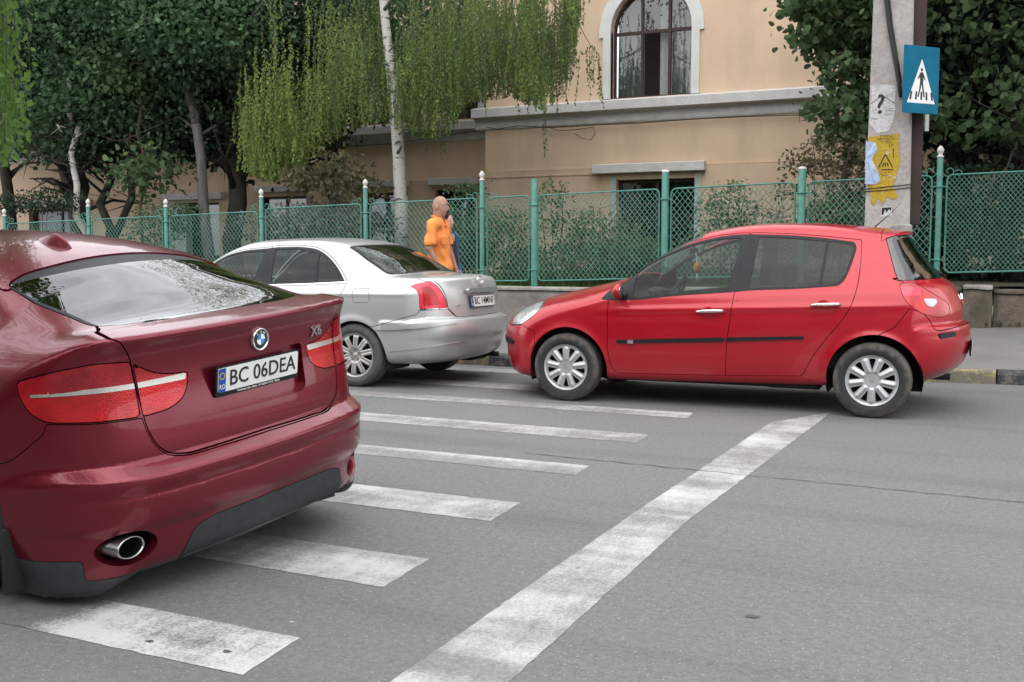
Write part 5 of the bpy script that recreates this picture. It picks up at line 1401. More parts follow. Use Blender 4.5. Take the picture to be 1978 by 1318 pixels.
# cables stapled along the wall
b = MB(); P = [at(610, 285, 21.38), at(760, 278, 21.38), at(860, 262, 21.38), at(930, 252, 21.36)]; b.tube(P, .008, 5)
CB = b.build('wall_cable', M_['cable']); tag(CB, 'thin dark cable sagging along the shaded left wing of the building', 'cable')
b = MB(); P = [at(940, 246, 19.9), at(960, 250, 19.9), at(1000, 243, 19.9), at(1060, 247, 19.9), at(1100, 245, 19.9), at(1150, 242, 19.9), at(1240, 238, 19.9), at(1330, 231, 19.9), at(1430, 226, 19.9), at(1560, 222, 19.9)]; b.tube(P, .008, 5)
b2 = [at(1060, 246, 19.89), at(1080, 253, 19.88), at(1110, 251, 19.88), at(1146, 246, 19.88), at(1150, 258, 19.87), at(1142, 270, 19.87), at(1125, 268, 19.87), at(1110, 258, 19.88)]
b.tube(b2, .007, 5); o = b.build('wall_cable', M_['cable']); tag(o, 'black cable with a hanging loop under the cornice right of the birch', 'cable')

# ---------------------------------------------------------------- concrete utility pole with its posters, cables and the crossing sign
M_['pole'] = stone('pale_pole_concrete', (.37, .345, .33), scale=3.2, var=.22, bump=.5)
M_['pole'].node_tree.nodes
M_['pole_side'] = stone('pole_shadow_side_concrete', (.33, .30, .29), scale=6, var=.2, bump=.5)
PY = 12.55
pb = at(1730, 640, PY); PX = (at(1684, 200, PY)[0]+at(1760, 200, PY)[0])/2
PO = thing('utility_pole', 'tapering square concrete pole covered in torn posters behind the red car', 'pole', (PX, PY, 0), R(2.0))
b = MB(); v = []
for z, hw, hd in ((.25, .255, .19), (1.55, .235, .175), (4.2, .205, .155), (8.5, .14, .11)):
    c_ = .022; v += [(-hw+c_, -hd, z), (hw-c_, -hd, z), (hw, -hd+c_, z), (hw, hd-c_, z), (hw-c_, hd, z), (-hw+c_, hd, z), (-hw, hd-c_, z), (-hw, -hd+c_, z)]
f = [(r*8+i, r*8+(i+1) % 8, r*8+8+(i+1) % 8, r*8+8+i) for r in range(3) for i in range(8)]+[tuple(range(24, 32))]
b.add(v, f); b.build('pole_shaft', M_['pole'], PO)
def hw_at(z): return float(np.interp(z, [.25, 1.55, 4.2, 8.5], [.255, .235, .205, .14])), float(np.interp(z, [.25, 1.55, 4.2, 8.5], [.19, .175, .155, .11]))
b = MB(); b.box((.075, -.215, .25), (.262, .0, 1.62), .01); b.box((-.27, -.20, .25), (.06, -.16, 1.60), .008); b.build('pole_foot', M_['cap'], PO)
b = MB(); b.tube([(.10, -.19, 6.5), (.02, -.185, 4.6), (-.085, -.185, 4.15), (-.03, -.185, 3.75), (.03, -.182, 3.45), (.085, -.185, 3.15), (.11, -.19, 3.0)], .022, 8)
b.tube([(.12, -.175, 6.5), (.055, -.175, 4.6), (-.055, -.178, 4.15), (0, -.178, 3.75), (.055, -.178, 3.45), (.105, -.18, 3.15)], .012, 6); b.build('cable_down_pole', M_['cable'], PO)
for z in (1.99, 2.025):
    b = MB(); h_, d_ = hw_at(z); h_ += .006; d_ += .006; dz_ = .01 if z > 2.0 else 0
    b.tube([(-h_, -d_, z-dz_), (-.05, -d_-.004, z+.006), (h_, -d_, z+.03), (h_, d_, z+.03), (-h_, d_, z), (-h_, -d_, z-dz_)], .005, 5); b.build('binding_wire', M_['cable'], PO)
b = MB(); b.box((.20, -.03, 1.62), (.335, .10, 8.0), .008); b.build('cable_duct', simple_cache('rusty_brown_steel', (.050, .030, .027), .7, .2), PO)
PF = lambda z: -hw_at(z)[1]
zm = lambda z: z*1.015+.085
def poster(name, outline, m, off, label=None, curl=0.):
    """A sheet of paper glued to the front of the pole (x, z outline), following its taper."""
    n_ = len(outline); v = []
    outline = [(p[0], zm(p[1])) for p in outline]
    for p in outline: v.append((p[0], PF(p[1])-off-(curl*max(0, -.16-p[0])*3 if curl else 0), p[1]))
    v += [(q[0], q[1]-.0015, q[2]) for q in v]
    me = bpy.data.meshes.new(name); me.from_pydata(v, [], [tuple(range(n_, 2*n_))]+[(i, (i+1) % n_, n_+(i+1) % n_, n_+i) for i in range(n_)]); me.update()
    return link(name, me, m, PO, label=label)
def jag(pts, a=.006, k=5):
    out = []
    for i in range(len(pts)):
        p, q = np.array(pts[i]), np.array(pts[(i+1) % len(pts)])
        for j in range(k): out.append(tuple(p+(q-p)*j/k+rng.normal(0, a, 2)*(j > 0)))
    return out
def paper(name, col): return simple(name, col, .85, var=.18, scale=14, bump=.3)
M_['paper_white'] = flaking('torn_white_paper', (.56, .56, .57), (.40, .38, .36), .56, .66); M_['paper_yellow'] = flaking('torn_yellow_paper', (.44, .30, .025), (.52, .50, .46), .60, .66); M_['paper_blue'] = paper('faded_blue_paper', (.36, .46, .62))
poster('poster', jag([(-.215, 2.62), (-.19, 2.90), (-.205, 3.02), (.045, 3.00), (.055, 2.72), (.03, 2.60), (-.02, 2.52), (-.12, 2.50)]), M_['paper_white'], .002, 'white poster with a big question mark')
poster('poster', jag([(-.20, 2.10), (-.21, 2.47), (.10, 2.49), (.115, 2.15), (.08, 2.02), (.04, 1.88), (-.18, 1.90), (-.22, 1.95)], .008), M_['paper_yellow'], .004, 'torn yellow poster with a triangle')
poster('poster', jag([(-.17, 1.74), (-.18, 1.90), (-.02, 1.90), (.07, 1.90), (.10, 1.80), (.05, 1.78), (0, 1.82), (-.05, 1.72), (-.10, 1.83), (-.13, 1.72)], .006), M_['paper_yellow'], .003, 'leftover strips of yellow paper')
poster('poster', jag([(-.235, 1.955), (-.235, 2.42), (-.14, 2.40), (-.12, 2.30), (-.17, 2.22), (-.11, 2.10), (-.08, 1.99), (-.12, 1.95)], .005), M_['paper_blue'], .009, 'pale blue poster hanging loose at its edge', curl=.25)
poster('poster', jag([(-.25, 2.20), (-.185, 2.26), (-.10, 2.08), (-.17, 2.15)], .003, 3), M_['paper_white'], .030, 'white corner of torn paper folding outward')
poster('poster', jag([(-.07, 1.60), (-.065, 1.70), (.05, 1.71), (.055, 1.61)], .003), M_['paper_white'], .003, 'small black and white sticker')
def ink(name, shapes, off, m=None):
    V = []; F = []
    for s_ in shapes:
        k = len(V); V += [(p[0], PF(zm(p[1]))-off, zm(p[1])) for p in s_]; F.append(tuple(range(k, k+len(s_))))
    me = bpy.data.meshes.new(name); me.from_pydata(V, [], F); me.update(); return link(name, me, m or M_['ink'], PO)
def strk(a, b_, w): d = np.array(b_)-np.array(a); n_ = np.array([-d[1], d[0]])/np.linalg.norm(d)*w/2; a = np.array(a); b_ = np.array(b_); return [tuple(a-n_), tuple(b_-n_), tuple(b_+n_), tuple(a+n_)]
ink('printed_lines', [strk((-.20, 2.82), (-.09, 2.90), .006), strk((-.08, 2.90), (.05, 2.81), .006), strk((-.20, 2.74), (-.13, 2.76), .004), strk((-.05, 2.755), (.03, 2.755), .004), strk((-.05, 2.735), (.03, 2.735), .004), strk((-.05, 2.69), (.03, 2.70), .004), strk((-.20, 2.67), (-.13, 2.65), .004),
    [(-.055, 1.62), (-.055, 1.695), (.045, 1.70), (.045, 1.66), (.02, 1.68), (0, 1.64), (-.02, 1.68), (-.035, 1.62)]], .0052)
ink('printed_triangle', [strk((-.10, 2.13), (-.035, 2.27), .012), strk((-.035, 2.27), (.045, 2.13), .012), strk((-.075, 2.105), (.055, 2.105), .011), strk((-.06, 2.14), (-.045, 2.18), .012), strk((-.03, 2.14), (-.03, 2.18), .012), strk((0, 2.14), (-.01, 2.18), .012), strk((.05, 2.23), (.05, 2.33), .008)], .0072)
fr = Matrix(((1, 0, 0, 0), (0, 0, -1, 0), (0, 1, 0, 0), (0, 0, 0, 1)))
text('printed_mark', '?', .30, Matrix.Translation((-.10, PF(2.9)-.0045, zm(2.80)))@fr, M_['ink'], PO, sx=1.1, ext=.0005, bold=.002)
for i, (tx, sz, zz) in enumerate((('E TIMPUL', .032, 2.465), ('SPECTACOL', .034, 2.435), ('IN ORAS', .028, 2.405), ('la ora 19', .028, 2.075), ('intrare', .028, 2.045))):
    text('printed_words', tx, sz, Matrix.Translation((-.03, PF(zm(zz))-.0065, zm(zz)))@fr, M_['ink'], PO, ext=.0004)
text('printed_words', '17', .055, Matrix.Translation((.02, PF(2.45)-.0065, zm(2.36)))@fr, M_['ink'], PO, ext=.0004)
# the sign: hung on the right-hand corner, turned a little toward the traffic
SGp = (at(1745, 85, PY-.25)+at(1812, 92, PY-.25)+at(1812, 222, PY-.25)+at(1745, 220, PY-.25))/4
SG = thing('crossing_sign', 'blue pedestrian crossing sign with a white triangle on the concrete pole', 'sign', tuple(SGp), R(50))
M_['sign_blue'] = simple('sign_blue', (.0, .125, .215), .6, 0, 0, var=.12, scale=6, Specular_IOR_Level=.2)
sw, sh = .250, .355
b = MB(); b.box((-sw, -.012, -sh), (sw, .0, sh), .004); b.build('panel', M_['sign_blue'], SG)
b = MB(); b.box((-sw+.03, .0, -sh+.05), (-sw+.07, .03, sh-.05)); b.box((.0, .0, .1), (.05, .12, .14)); b.box((.0, .0, -.2), (.05, .12, -.16)); b.box((.10, .0, -sh-.18), (.14, .02, -sh+.1)); b.build('bracket', simple_cache('galvanised_steel', (.35, .35, .35), .5, .8), SG)
sf = Matrix.Translation((0, -.0125, 0))@fr
sf = sf@Matrix.Diagonal((.92, .90, 1, 1)); b = MB(); b.prism(rpoly([(-.215, -.275), (.215, -.275), (0, .245)], .010), 0, .0015, sf); TRI = b.build('triangle', M_['white_ink'], SG)
def signink(shapes, name):
    b = MB()
    for s_ in shapes: b.prism(s_, .0016, .0026, sf)
    return b.build(name, M_['ink'], SG)
signink([[(-.17+i*.085-.012, -.235), (-.17+i*.085+.016, -.235), (-.17+i*.085+.016+.018*(2-i)*.5, -.14), (-.17+i*.085-.010+.018*(2-i)*.5, -.14)] for i in range(5)], 'stripe_bars')
per = [[(math.cos(a)*.017, .118+math.sin(a)*.021) for a in np.linspace(0, 6.0, 14)], [(-.022, .088), (.022, .088), (.030, .055), (.024, -.03), (-.022, -.03), (-.028, .055)], [(-.022, .085), (-.060, .015), (-.050, .005), (-.010, .055)], [(.022, .085), (.060, .005), (.052, -.005), (.012, .055)],
    [(-.024, -.028), (.004, -.028), (-.012, -.11), (-.040, -.205), (-.060, -.200), (-.034, -.11)], [(.024, -.028), (-.004, -.028), (.014, -.11), (.038, -.205), (.058, -.200), (.036, -.11)]]
for q in per[4:]: pass
signink(per, 'walking_figure')
# ---------------------------------------------------------------- foliage
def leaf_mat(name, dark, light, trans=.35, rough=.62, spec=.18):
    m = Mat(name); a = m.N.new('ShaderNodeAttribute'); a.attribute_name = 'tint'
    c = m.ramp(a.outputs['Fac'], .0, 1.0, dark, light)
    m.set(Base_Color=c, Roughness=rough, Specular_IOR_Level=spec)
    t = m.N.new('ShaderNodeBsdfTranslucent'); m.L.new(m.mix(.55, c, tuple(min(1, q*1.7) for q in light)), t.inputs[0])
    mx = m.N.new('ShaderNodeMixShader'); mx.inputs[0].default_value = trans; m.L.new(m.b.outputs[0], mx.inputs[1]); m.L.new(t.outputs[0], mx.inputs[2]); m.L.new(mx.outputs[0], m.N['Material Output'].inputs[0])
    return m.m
M_['leaf_birch'] = leaf_mat('birch_leaf', (.055, .088, .060), (.20, .27, .070), .45); M_['leaf_birch_near'] = leaf_mat('bright_birch_leaf', (.06, .12, .030), (.13, .22, .05), .42)
M_['leaf_dark'] = leaf_mat('dark_maple_leaf', (.026, .054, .030), (.095, .160, .080), .32); M_['leaf_linden'] = leaf_mat('linden_leaf', (.030, .062, .028), (.125, .185, .085), .32)
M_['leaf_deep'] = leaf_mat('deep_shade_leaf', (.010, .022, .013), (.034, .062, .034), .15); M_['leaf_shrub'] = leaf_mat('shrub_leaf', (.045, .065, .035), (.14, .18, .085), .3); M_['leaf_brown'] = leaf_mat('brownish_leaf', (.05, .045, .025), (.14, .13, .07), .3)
M_['leaf_rose'] = leaf_mat('greyish_rose_leaf', (.035, .050, .040), (.16, .15, .15), .2); M_['grass'] = leaf_mat('grass_blade', (.040, .075, .018), (.12, .19, .05), .35)
def bark(name, a, b_, sc=12, stretch=(1, 1, .25)):
    m = Mat(name); n = m.noise(sc, 7, .65, stretch=stretch); m.set(Base_Color=m.mix(m.ramp(n, .35, .65), a, b_), Roughness=.95); m.bump(n, .6, .02); return m.m
M_['bark_dark'] = bark('dark_bark', (.020, .017, .014), (.060, .050, .042)); M_['bark_grey'] = bark('grey_bark', (.075, .070, .065), (.15, .145, .135)); M_['bark_brown'] = bark('brown_bark', (.05, .03, .022), (.12, .075, .055))
m = Mat('birch_bark'); n = m.noise(3.5, 6, .7, stretch=(1, 1, 3.2)); n2_ = m.noise(16, 4, .6, stretch=(1, 1, 4))
c = m.mix(m.ramp(n, .56, .62), (.44, .425, .39), (.045, .04, .036)); c = m.mix(m.math('MULTIPLY', m.ramp(n2_, .58, .66), .7), c, (.10, .09, .08)); m.set(Base_Color=c, Roughness=.85); m.bump(n2_, .3, .01); M_['bark_birch'] = m.m

def unit(a): return a/(np.linalg.norm(a, axis=-1, keepdims=True)+1e-9)
def leaves(C, D, size, aspect, shape='diamond', flat=.5, g=rng):
    """Leaf blades: C base points, D leaf directions."""
    n = len(C); D = unit(D); r = g.normal(size=(n, 3)); r[:, 2] += flat*2
    Nn = unit(r-(r*D).sum(1)[:, None]*D); S = np.cross(D, Nn); sz = size*g.uniform(.65, 1.25, n)[:, None]; wd = sz*aspect
    if shape == 'diamond':
        V = np.stack([C, C+D*sz*.45+S*wd*.5-Nn*sz*.06, C+D*sz, C+D*sz*.45-S*wd*.5-Nn*sz*.06], 1).reshape(-1, 3)
        F = np.arange(n*4).reshape(n, 4); k = 4
    else:   # broad heart-like leaf
        pts = [(0, 0), (-.06, .30), (.22, .50), (.62, .36), (1.0, 0), (.62, -.36), (.22, -.50), (-.06, -.30)]
        V = np.stack([C+D*sz*a+S*wd*b-Nn*sz*(.22*abs(b)+.10*a*a) for a, b in pts], 1).reshape(-1, 3); k = 8
        base = np.arange(n)[:, None]*8
        F = np.concatenate([base+np.array([[0, 1, 2, 3]]), base+np.array([[0, 3, 4, 5]]), base+np.array([[0, 5, 6, 7]])])
    return V, F, k
def leaf_obj(name, V, F, tint, m, parent, kind=None):
    o = link(name, npmesh(name, V, F, tint=tint, smooth=False), m, parent); 
    if kind: o['kind'] = kind
    return o
def blob_leaves(blobs, n, size, aspect=.8, shape='diamond', cl=14, spread=.28, droop=.35, shell=.5, g=rng):
    """Leaf clusters through a set of ellipsoids (cx, cy, cz, rx, ry, rz); returns leaves and tints."""
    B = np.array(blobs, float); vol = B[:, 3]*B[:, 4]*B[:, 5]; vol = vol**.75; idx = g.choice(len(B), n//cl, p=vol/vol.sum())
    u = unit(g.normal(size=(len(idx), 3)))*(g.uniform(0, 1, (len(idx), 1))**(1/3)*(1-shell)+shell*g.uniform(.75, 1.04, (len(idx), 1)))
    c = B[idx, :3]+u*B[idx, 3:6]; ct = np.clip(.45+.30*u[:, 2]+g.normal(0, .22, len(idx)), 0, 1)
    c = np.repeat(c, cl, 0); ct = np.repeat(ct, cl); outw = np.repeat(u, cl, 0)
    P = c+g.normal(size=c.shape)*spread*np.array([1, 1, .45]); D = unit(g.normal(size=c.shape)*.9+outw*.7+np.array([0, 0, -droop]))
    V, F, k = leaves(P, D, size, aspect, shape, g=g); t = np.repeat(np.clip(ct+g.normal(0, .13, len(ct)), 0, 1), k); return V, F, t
def limbs(b, base, top, r0, r1, ntw, g, spread=1.2, up=.5, lo=.45, twig=3, bend=.15):
    base = np.array(base, float); top = np.array(top, float); P = [base+(top-base)*t+np.array([g.normal(0, bend), g.normal(0, bend), 0])*(0 < t) for t in np.linspace(0, 1, 6)]
    b.tube(P, list(np.linspace(r0, r1, 6)), 9)
    for i in range(ntw):
        t = g.uniform(lo, 1); p = base+(top-base)*t; a = g.uniform(0, 6.28); L_ = spread*g.uniform(.5, 1.1)
        q = p+np.array([math.cos(a)*L_, math.sin(a)*L_, up*L_*g.uniform(.3, 1.3)]); mid = (p+q)/2+np.array([0, 0, .12*L_]); rr = r1+(r0-r1)*(1-t); b.tube([p, mid, q], [rr*.42, rr*.25, rr*.08+.003], 6)
        for _ in range(twig):
            s = mid+(q-mid)*g.uniform(0, 1); e = s+g.normal(size=3)*L_*.35; b.tube([s, e], [rr*.12+.002, .002], 4)
# ---- weeping birch
def weeping_birch(label, trunk, strands, m_leaf, g, leaf=.056, group=None, r0=.13, step=.030, trunk_r=None, branch=True):
    base = trunk[0]; T = thing('weeping_birch', label, 'tree', tuple(base), 0, group); o = -np.array(base)
    b = MB(); n = len(trunk); b.tube([np.array(p)+o for p in trunk], trunk_r or list(np.linspace(r0, r0*.55, n)), 12)
    tk = b.build('trunk', M_['bark_birch'], T)
    V = []; F = []; tt = []; C = []; D = []; tints = []
    bb = MB(); tw = MB()
    for (p, Ls, tb) in strands:
        p = np.array(p, float); k = int(Ls/step); s = np.arange(k)*step; a1, a2 = g.uniform(0, 6.28, 2); am = g.uniform(.01, .05)
        path = p+np.stack([am*np.sin(s*2.2+a1)+s*g.normal(0, .05), am*np.sin(s*1.7+a2)+s*g.normal(0, .05), -s], 1)
        C.append(path+g.normal(0, .006, path.shape)); dirs = np.stack([g.normal(0, .75, k), g.normal(0, .75, k), -1.0+g.normal(0, .35, k)], 1); D.append(dirs)
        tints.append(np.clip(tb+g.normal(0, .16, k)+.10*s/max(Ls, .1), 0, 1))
        if k > 4: tw.tube([path[0]+o, path[k//2]+o, path[-1]+o], [.0030, .002, .001], 3, caps=False)
    C = np.concatenate(C); D = np.concatenate(D); ti = np.concatenate(tints)
    V, F, kk = leaves(C+o, D, leaf, .62, 'diamond', flat=0, g=g)
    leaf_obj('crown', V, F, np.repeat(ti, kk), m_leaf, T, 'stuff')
    x = tw.build('twigs', M_['bark_dark'], T); x['kind'] = 'stuff'
    return T, tk
g = np.random.default_rng(11)
YB = 15.7
# lower outline of the birch crown as (px, py) seen against the building
outl = [(438, 120), (452, 250), (470, 318), (520, 345), (560, 340), (600, 300), (640, 262), (680, 240), (720, 225), (760, 235), (800, 255), (840, 262), (870, 240), (900, 190), (940, 185), (985, 175), (1020, 190), (1050, 205), (1080, 180), (1100, 130), (1118, 40), (1135, -30)]
ox_, oy_ = np.array(outl).T.astype(float)
S = []
for c_ in range(235):
    cx = g.uniform(440, 1120); cb = np.interp(cx, ox_, oy_); dr = g.uniform()
    if dr < .60: cb -= abs(g.normal(0, 75))
    cY = g.uniform(14.7, 17.8); cL = g.uniform(.5, 1.9); ct = g.normal(0, .13); tilt = g.normal(0, .3)
    for q in range(int(g.uniform(5, 16))):
        px = cx+g.normal(0, 15); bot = min(cb+g.normal(0, 26)+tilt*(px-cx), np.interp(px, ox_, oy_)+12); Y = cY+g.normal(0, .14)
        z1 = at(px, bot, Y)[2]; L_ = max(.2, cL*g.uniform(.5, 1.15)); a = at(px, bot, Y); a[2] = z1+L_
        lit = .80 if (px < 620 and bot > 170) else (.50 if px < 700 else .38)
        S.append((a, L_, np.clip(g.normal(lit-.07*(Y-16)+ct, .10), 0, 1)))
for (px, p0, p1) in ((1050, 190, 305), (1048, 200, 290), (1025, 150, 232), (1085, 60, 200), (1090, 80, 182), (1142, 88, 195), (1150, 92, 210), (1135, 90, 160), (1160, 120, 190), (1118, 100, 205), (1075, 150, 222), (1000, 180, 228), (870, 240, 282), (848, 250, 310), (858, 255, 300), (820, 240, 290), (905, 180, 230), (940, 170, 232), (1142, 86, 150), (1147, 90, 170), (1155, 105, 200)):
    a = at(px, p0, 15.8); S.append((a, a[2]-at(px, p1, 15.8)[2], .22))
tr = [at(776, 520, YB), at(774, 400, YB), at(770, 300, YB), at(762, 200, YB), at(752, 110, YB), at(742, 20, YB), at(735, -60, YB), at(728, -260, YB)]
tr[0][2] = .8
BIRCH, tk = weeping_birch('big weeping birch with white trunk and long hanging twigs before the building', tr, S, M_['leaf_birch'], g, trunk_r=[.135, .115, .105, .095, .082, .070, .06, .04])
o = -np.array(tr[0]); b = MB()
for (P, r) in (([(742, 20), (800, -60), (900, -120)], .035), ([(735, -60), (640, -120), (500, -100)], .035), ([(750, 100), (790, 60), (800, 70), (812, 150)], .012), ([(1135, -60), (1100, 10), (1130, 70), (1142, 90)], .010), ([(900, -120), (1010, -60), (1080, 20), (1105, 95)], .012), ([(770, 260), (782, 250)], .02), ([(512, -40), (510, 0), (480, 40), (470, 82)], .010), ([(510, 0), (528, 36)], .006), ([(690, -30), (696, 25)], .008)):
    Q = [at(p[0], p[1], YB-.3)+o for p in P]; b.tube(Q, list(np.linspace(r, r*.4, len(Q))), 6); b.build('branch', M_['bark_grey'], BIRCH); b = MB()
b.tube([at(768, 296, YB-.08)+o, at(776, 282, YB-.2)+o], [.03, .02], 7)
b.build('branch_stub', M_['bark_grey'], BIRCH)
ub = [(-11.2, 16.3, 8.6, 2.6, 1.5, 2.2), (-8.6, 16.4, 9.2, 2.4, 1.5, 2.2), (-9.8, 16.2, 11.4, 2.0, 1.4, 1.9), (-6.9, 16.2, 8.0, 1.3, 1.1, 1.3), (-13.4, 16.0, 9.6, .9, .8, .6), (-14.6, 15.8, 10.4, .7, .6, .4), (-12.6, 16.0, 11.6, .8, .7, .5)]
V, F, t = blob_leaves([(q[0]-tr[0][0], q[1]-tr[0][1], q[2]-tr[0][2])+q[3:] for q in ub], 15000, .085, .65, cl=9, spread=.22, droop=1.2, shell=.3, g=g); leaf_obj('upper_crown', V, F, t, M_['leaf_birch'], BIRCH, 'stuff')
b = MB(); limbs(b, tr[-1]+o, tr[-1]+o+np.array([.6, .3, 4.2]), .05, .015, 14, g, 2.4, lo=.05); x = b.build('upper_limbs', M_['bark_birch'], BIRCH); x['kind'] = 'stuff'
# second birch on the near pavement: only some of its twigs reach into view
S = []
for i in range(120):
    px = -25-abs(g.normal(0, 60)) if g.uniform() < .6 else g.uniform(-30, 20); Y = g.uniform(3.4, 4.6)
    bot = np.interp(px, [-200, -60, 0, 12, 24, 30], [300, 310, 300, 260, 150, 90])+g.normal(0, 18); a = at(px, g.uniform(-260, 60), Y); L_ = max(.1, a[2]-at(px, bot, Y)[2]); S.append((a, min(L_, 1.6), np.clip(g.normal(.5, .25), 0, 1)))
S = [s for s in S if s[0][2]-s[1] > 1.62]
for i in range(170): S.append((np.array([g.uniform(-8.5, -4.6), g.uniform(1.0, 4.2), g.uniform(3.0, 5.2)]), g.uniform(.6, 1.5), g.uniform(.2, .8)))
weeping_birch('bright green birch twigs hanging into view at the far left edge', [(-8.0, .6, 0), (-7.95, .65, 2.5), (-7.9, .8, 5.0), (-7.8, 1., 6.5)], S, M_['leaf_birch_near'], g, leaf=.048, step=.034)

def tree(name, label, trunks, blobs, n, size, mleaf, mbark, aspect=.8, shape='diamond', ntw=9, spread=1.3, group=None, seed=1, shell=.5, cl=14, csp=.28, lo=.45, cat='tree', bend=.10):
    g = np.random.default_rng(seed); base = np.array(trunks[0][0], float); T = thing(name, label, cat, tuple(base), 0, group); b = MB()
    for (p0, p1, r0, r1) in trunks: limbs(b, np.array(p0)-base, np.array(p1)-base, r0, r1, ntw, g, spread, lo=lo, bend=bend)
    b.build('trunk' if cat == 'tree' else 'stems', mbark, T)
    B = [(bx-base[0], by-base[1], bz-base[2], rx, ry, rz) for bx, by, bz, rx, ry, rz in blobs]
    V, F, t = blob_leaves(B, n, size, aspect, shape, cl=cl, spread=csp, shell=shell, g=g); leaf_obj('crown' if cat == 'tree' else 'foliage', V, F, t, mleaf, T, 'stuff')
    return T
def P(px, py, Y, z=None):
    a = at(px, py, Y)
    if z is not None: a[2] = z
    return a
def blob(px, py, Y, r, rz=None, ry=None): a = at(px, py, Y); return (a[0], a[1], a[2], r, ry or r, rz or r*.7)
GT = 'garden trees along the left of the building'
tree('maple_tree', 'dark maple with a leaning black trunk left of the slim white birch stem', [(P(158, 430, 16.4, .8), P(120, 180, 17), .15, .10), (P(158, 430, 16.4, .8), P(150, 320, 16.6), .15, .12)],
    [blob(60, 150, 17, 2.0), blob(140, 60, 17.5, 2.2), blob(80, 275, 16.8, 1.2, .5), blob(160, 255, 16.4, 1.0, .5), blob(20, 60, 17, 2.0), blob(60, -60, 18, 2.6), blob(100, 200, 15.9, .9, .4)], 30000, .10, M_['leaf_dark'], M_['bark_dark'], .85, 'heart', seed=3, group=GT)
tree('young_birch', 'slim birch with a pale leaning stem before the dark maple', [(P(168, 440, 15.6, .8), P(140, 240, 15.8), .075, .06), (P(140, 240, 15.8), P(105, 60, 16), .06, .035)],
    [blob(120, 90, 16.2, 1.1, 1.1), blob(90, -20, 16.2, 1.5), blob(210, 140, 16.2, .8, .5)], 6000, .07, M_['leaf_dark'], M_['bark_birch'], .7, seed=4, ntw=2, spread=.5, lo=.85, group=GT)
tree('maple_tree', 'dark maple with a thin forked trunk second to the right of the pale stem', [(P(208, 440, 16.6, .8), P(196, 300, 16.7), .10, .08), (P(196, 300, 16.7), P(215, 160, 17), .07, .05)],
    [blob(230, 190, 16.8, 1.5, .9), blob(250, 70, 17, 1.9), blob(180, 20, 17.5, 2.0), blob(200, 290, 16.8, .8, .35)], 23000, .10, M_['leaf_dark'], M_['bark_dark'], .85, 'heart', seed=5, group=GT)
tree('garden_tree', 'straight dark trunk in the middle of the left garden trees', [(P(238, 440, 16.9, .8), P(236, 150, 17), .085, .07)],
    [blob(300, 130, 17.4, 1.6), blob(280, 30, 17.6, 2.0), blob(255, 270, 17, .9, .4)], 9000, .12, M_['leaf_deep'], M_['bark_dark'], .85, 'heart', seed=6, group=GT)
tree('garden_tree', 'thin brown stem with sparse lower leaves left of the leaning grey trunk', [(P(286, 450, 15.7, .8), P(270, 190, 15.9), .038, .022)],
    [blob(262, 120, 16, .8, .5), blob(268, 155, 15.8, .5, .3), blob(285, 330, 15.7, .5, .45)], 1700, .11, M_['leaf_linden'], M_['bark_brown'], .85, 'heart', seed=7, ntw=6, spread=.6, lo=.3, group=GT)
tree('garden_tree', 'tall smooth grey trunk leaning left and forking behind the fence', [(P(410, 450, 16.0, .8), P(378, 240, 16.1), .115, .09), (P(378, 240, 16.1), P(358, 140, 16.2), .09, .075), (P(358, 140, 16.2), P(305, 10, 16.4), .07, .045), (P(358, 140, 16.2), P(388, 30, 16.4), .045, .03)],
    [blob(400, 60, 16, 1.5, 1.0), blob(330, -30, 16.4, 2.0), blob(420, 190, 16.9, 1.0, .6), blob(330, 250, 16.9, 1.0, .55), blob(350, 60, 15.6, .9, .5), blob(290, 20, 15.8, 1.0, .6)], 24000, .095, M_['leaf_dark'], M_['bark_grey'], .85, 'heart', seed=8, ntw=2, lo=.9, group=GT, bend=.02)
tree('garden_tree', 'thick dark trunk half hidden by the hanging birch twigs', [(P(455, 440, 17.0, .8), P(450, 180, 17.2), .20, .16)],
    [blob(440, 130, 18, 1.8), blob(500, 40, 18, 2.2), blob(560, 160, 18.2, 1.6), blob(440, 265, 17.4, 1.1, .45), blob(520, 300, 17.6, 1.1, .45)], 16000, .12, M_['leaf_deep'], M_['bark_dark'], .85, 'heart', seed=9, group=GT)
tree('garden_tree', 'leafy dark crown filling the gap behind the birch trunk', [(P(640, 460, 18.2, .8), P(650, 150, 18.4), .09, .07)],
    [blob(640, 120, 18.8, 1.7, 1.1), blob(720, 60, 18.8, 1.7, 1.2), blob(600, 250, 18.6, .8, .5), blob(820, 40, 18.8, 1.4, .9)], 12000, .09, M_['leaf_dark'], M_['bark_dark'], .8, 'heart', seed=10, group=GT)
tree('garden_tree', 'broad dark crown at the upper left corner behind the near birch twigs', [(P(10, 440, 18.5, .8), P(20, 150, 18.6), .15, .11)],
    [blob(20, 180, 19, 2.4, 1.4), blob(-60, 80, 19, 2.6), blob(60, 20, 19, 2.6), blob(-90, 230, 19, 2.0, .9)], 12000, .14, M_['leaf_deep'], M_['bark_dark'], .85, 'heart', seed=12, group=GT)
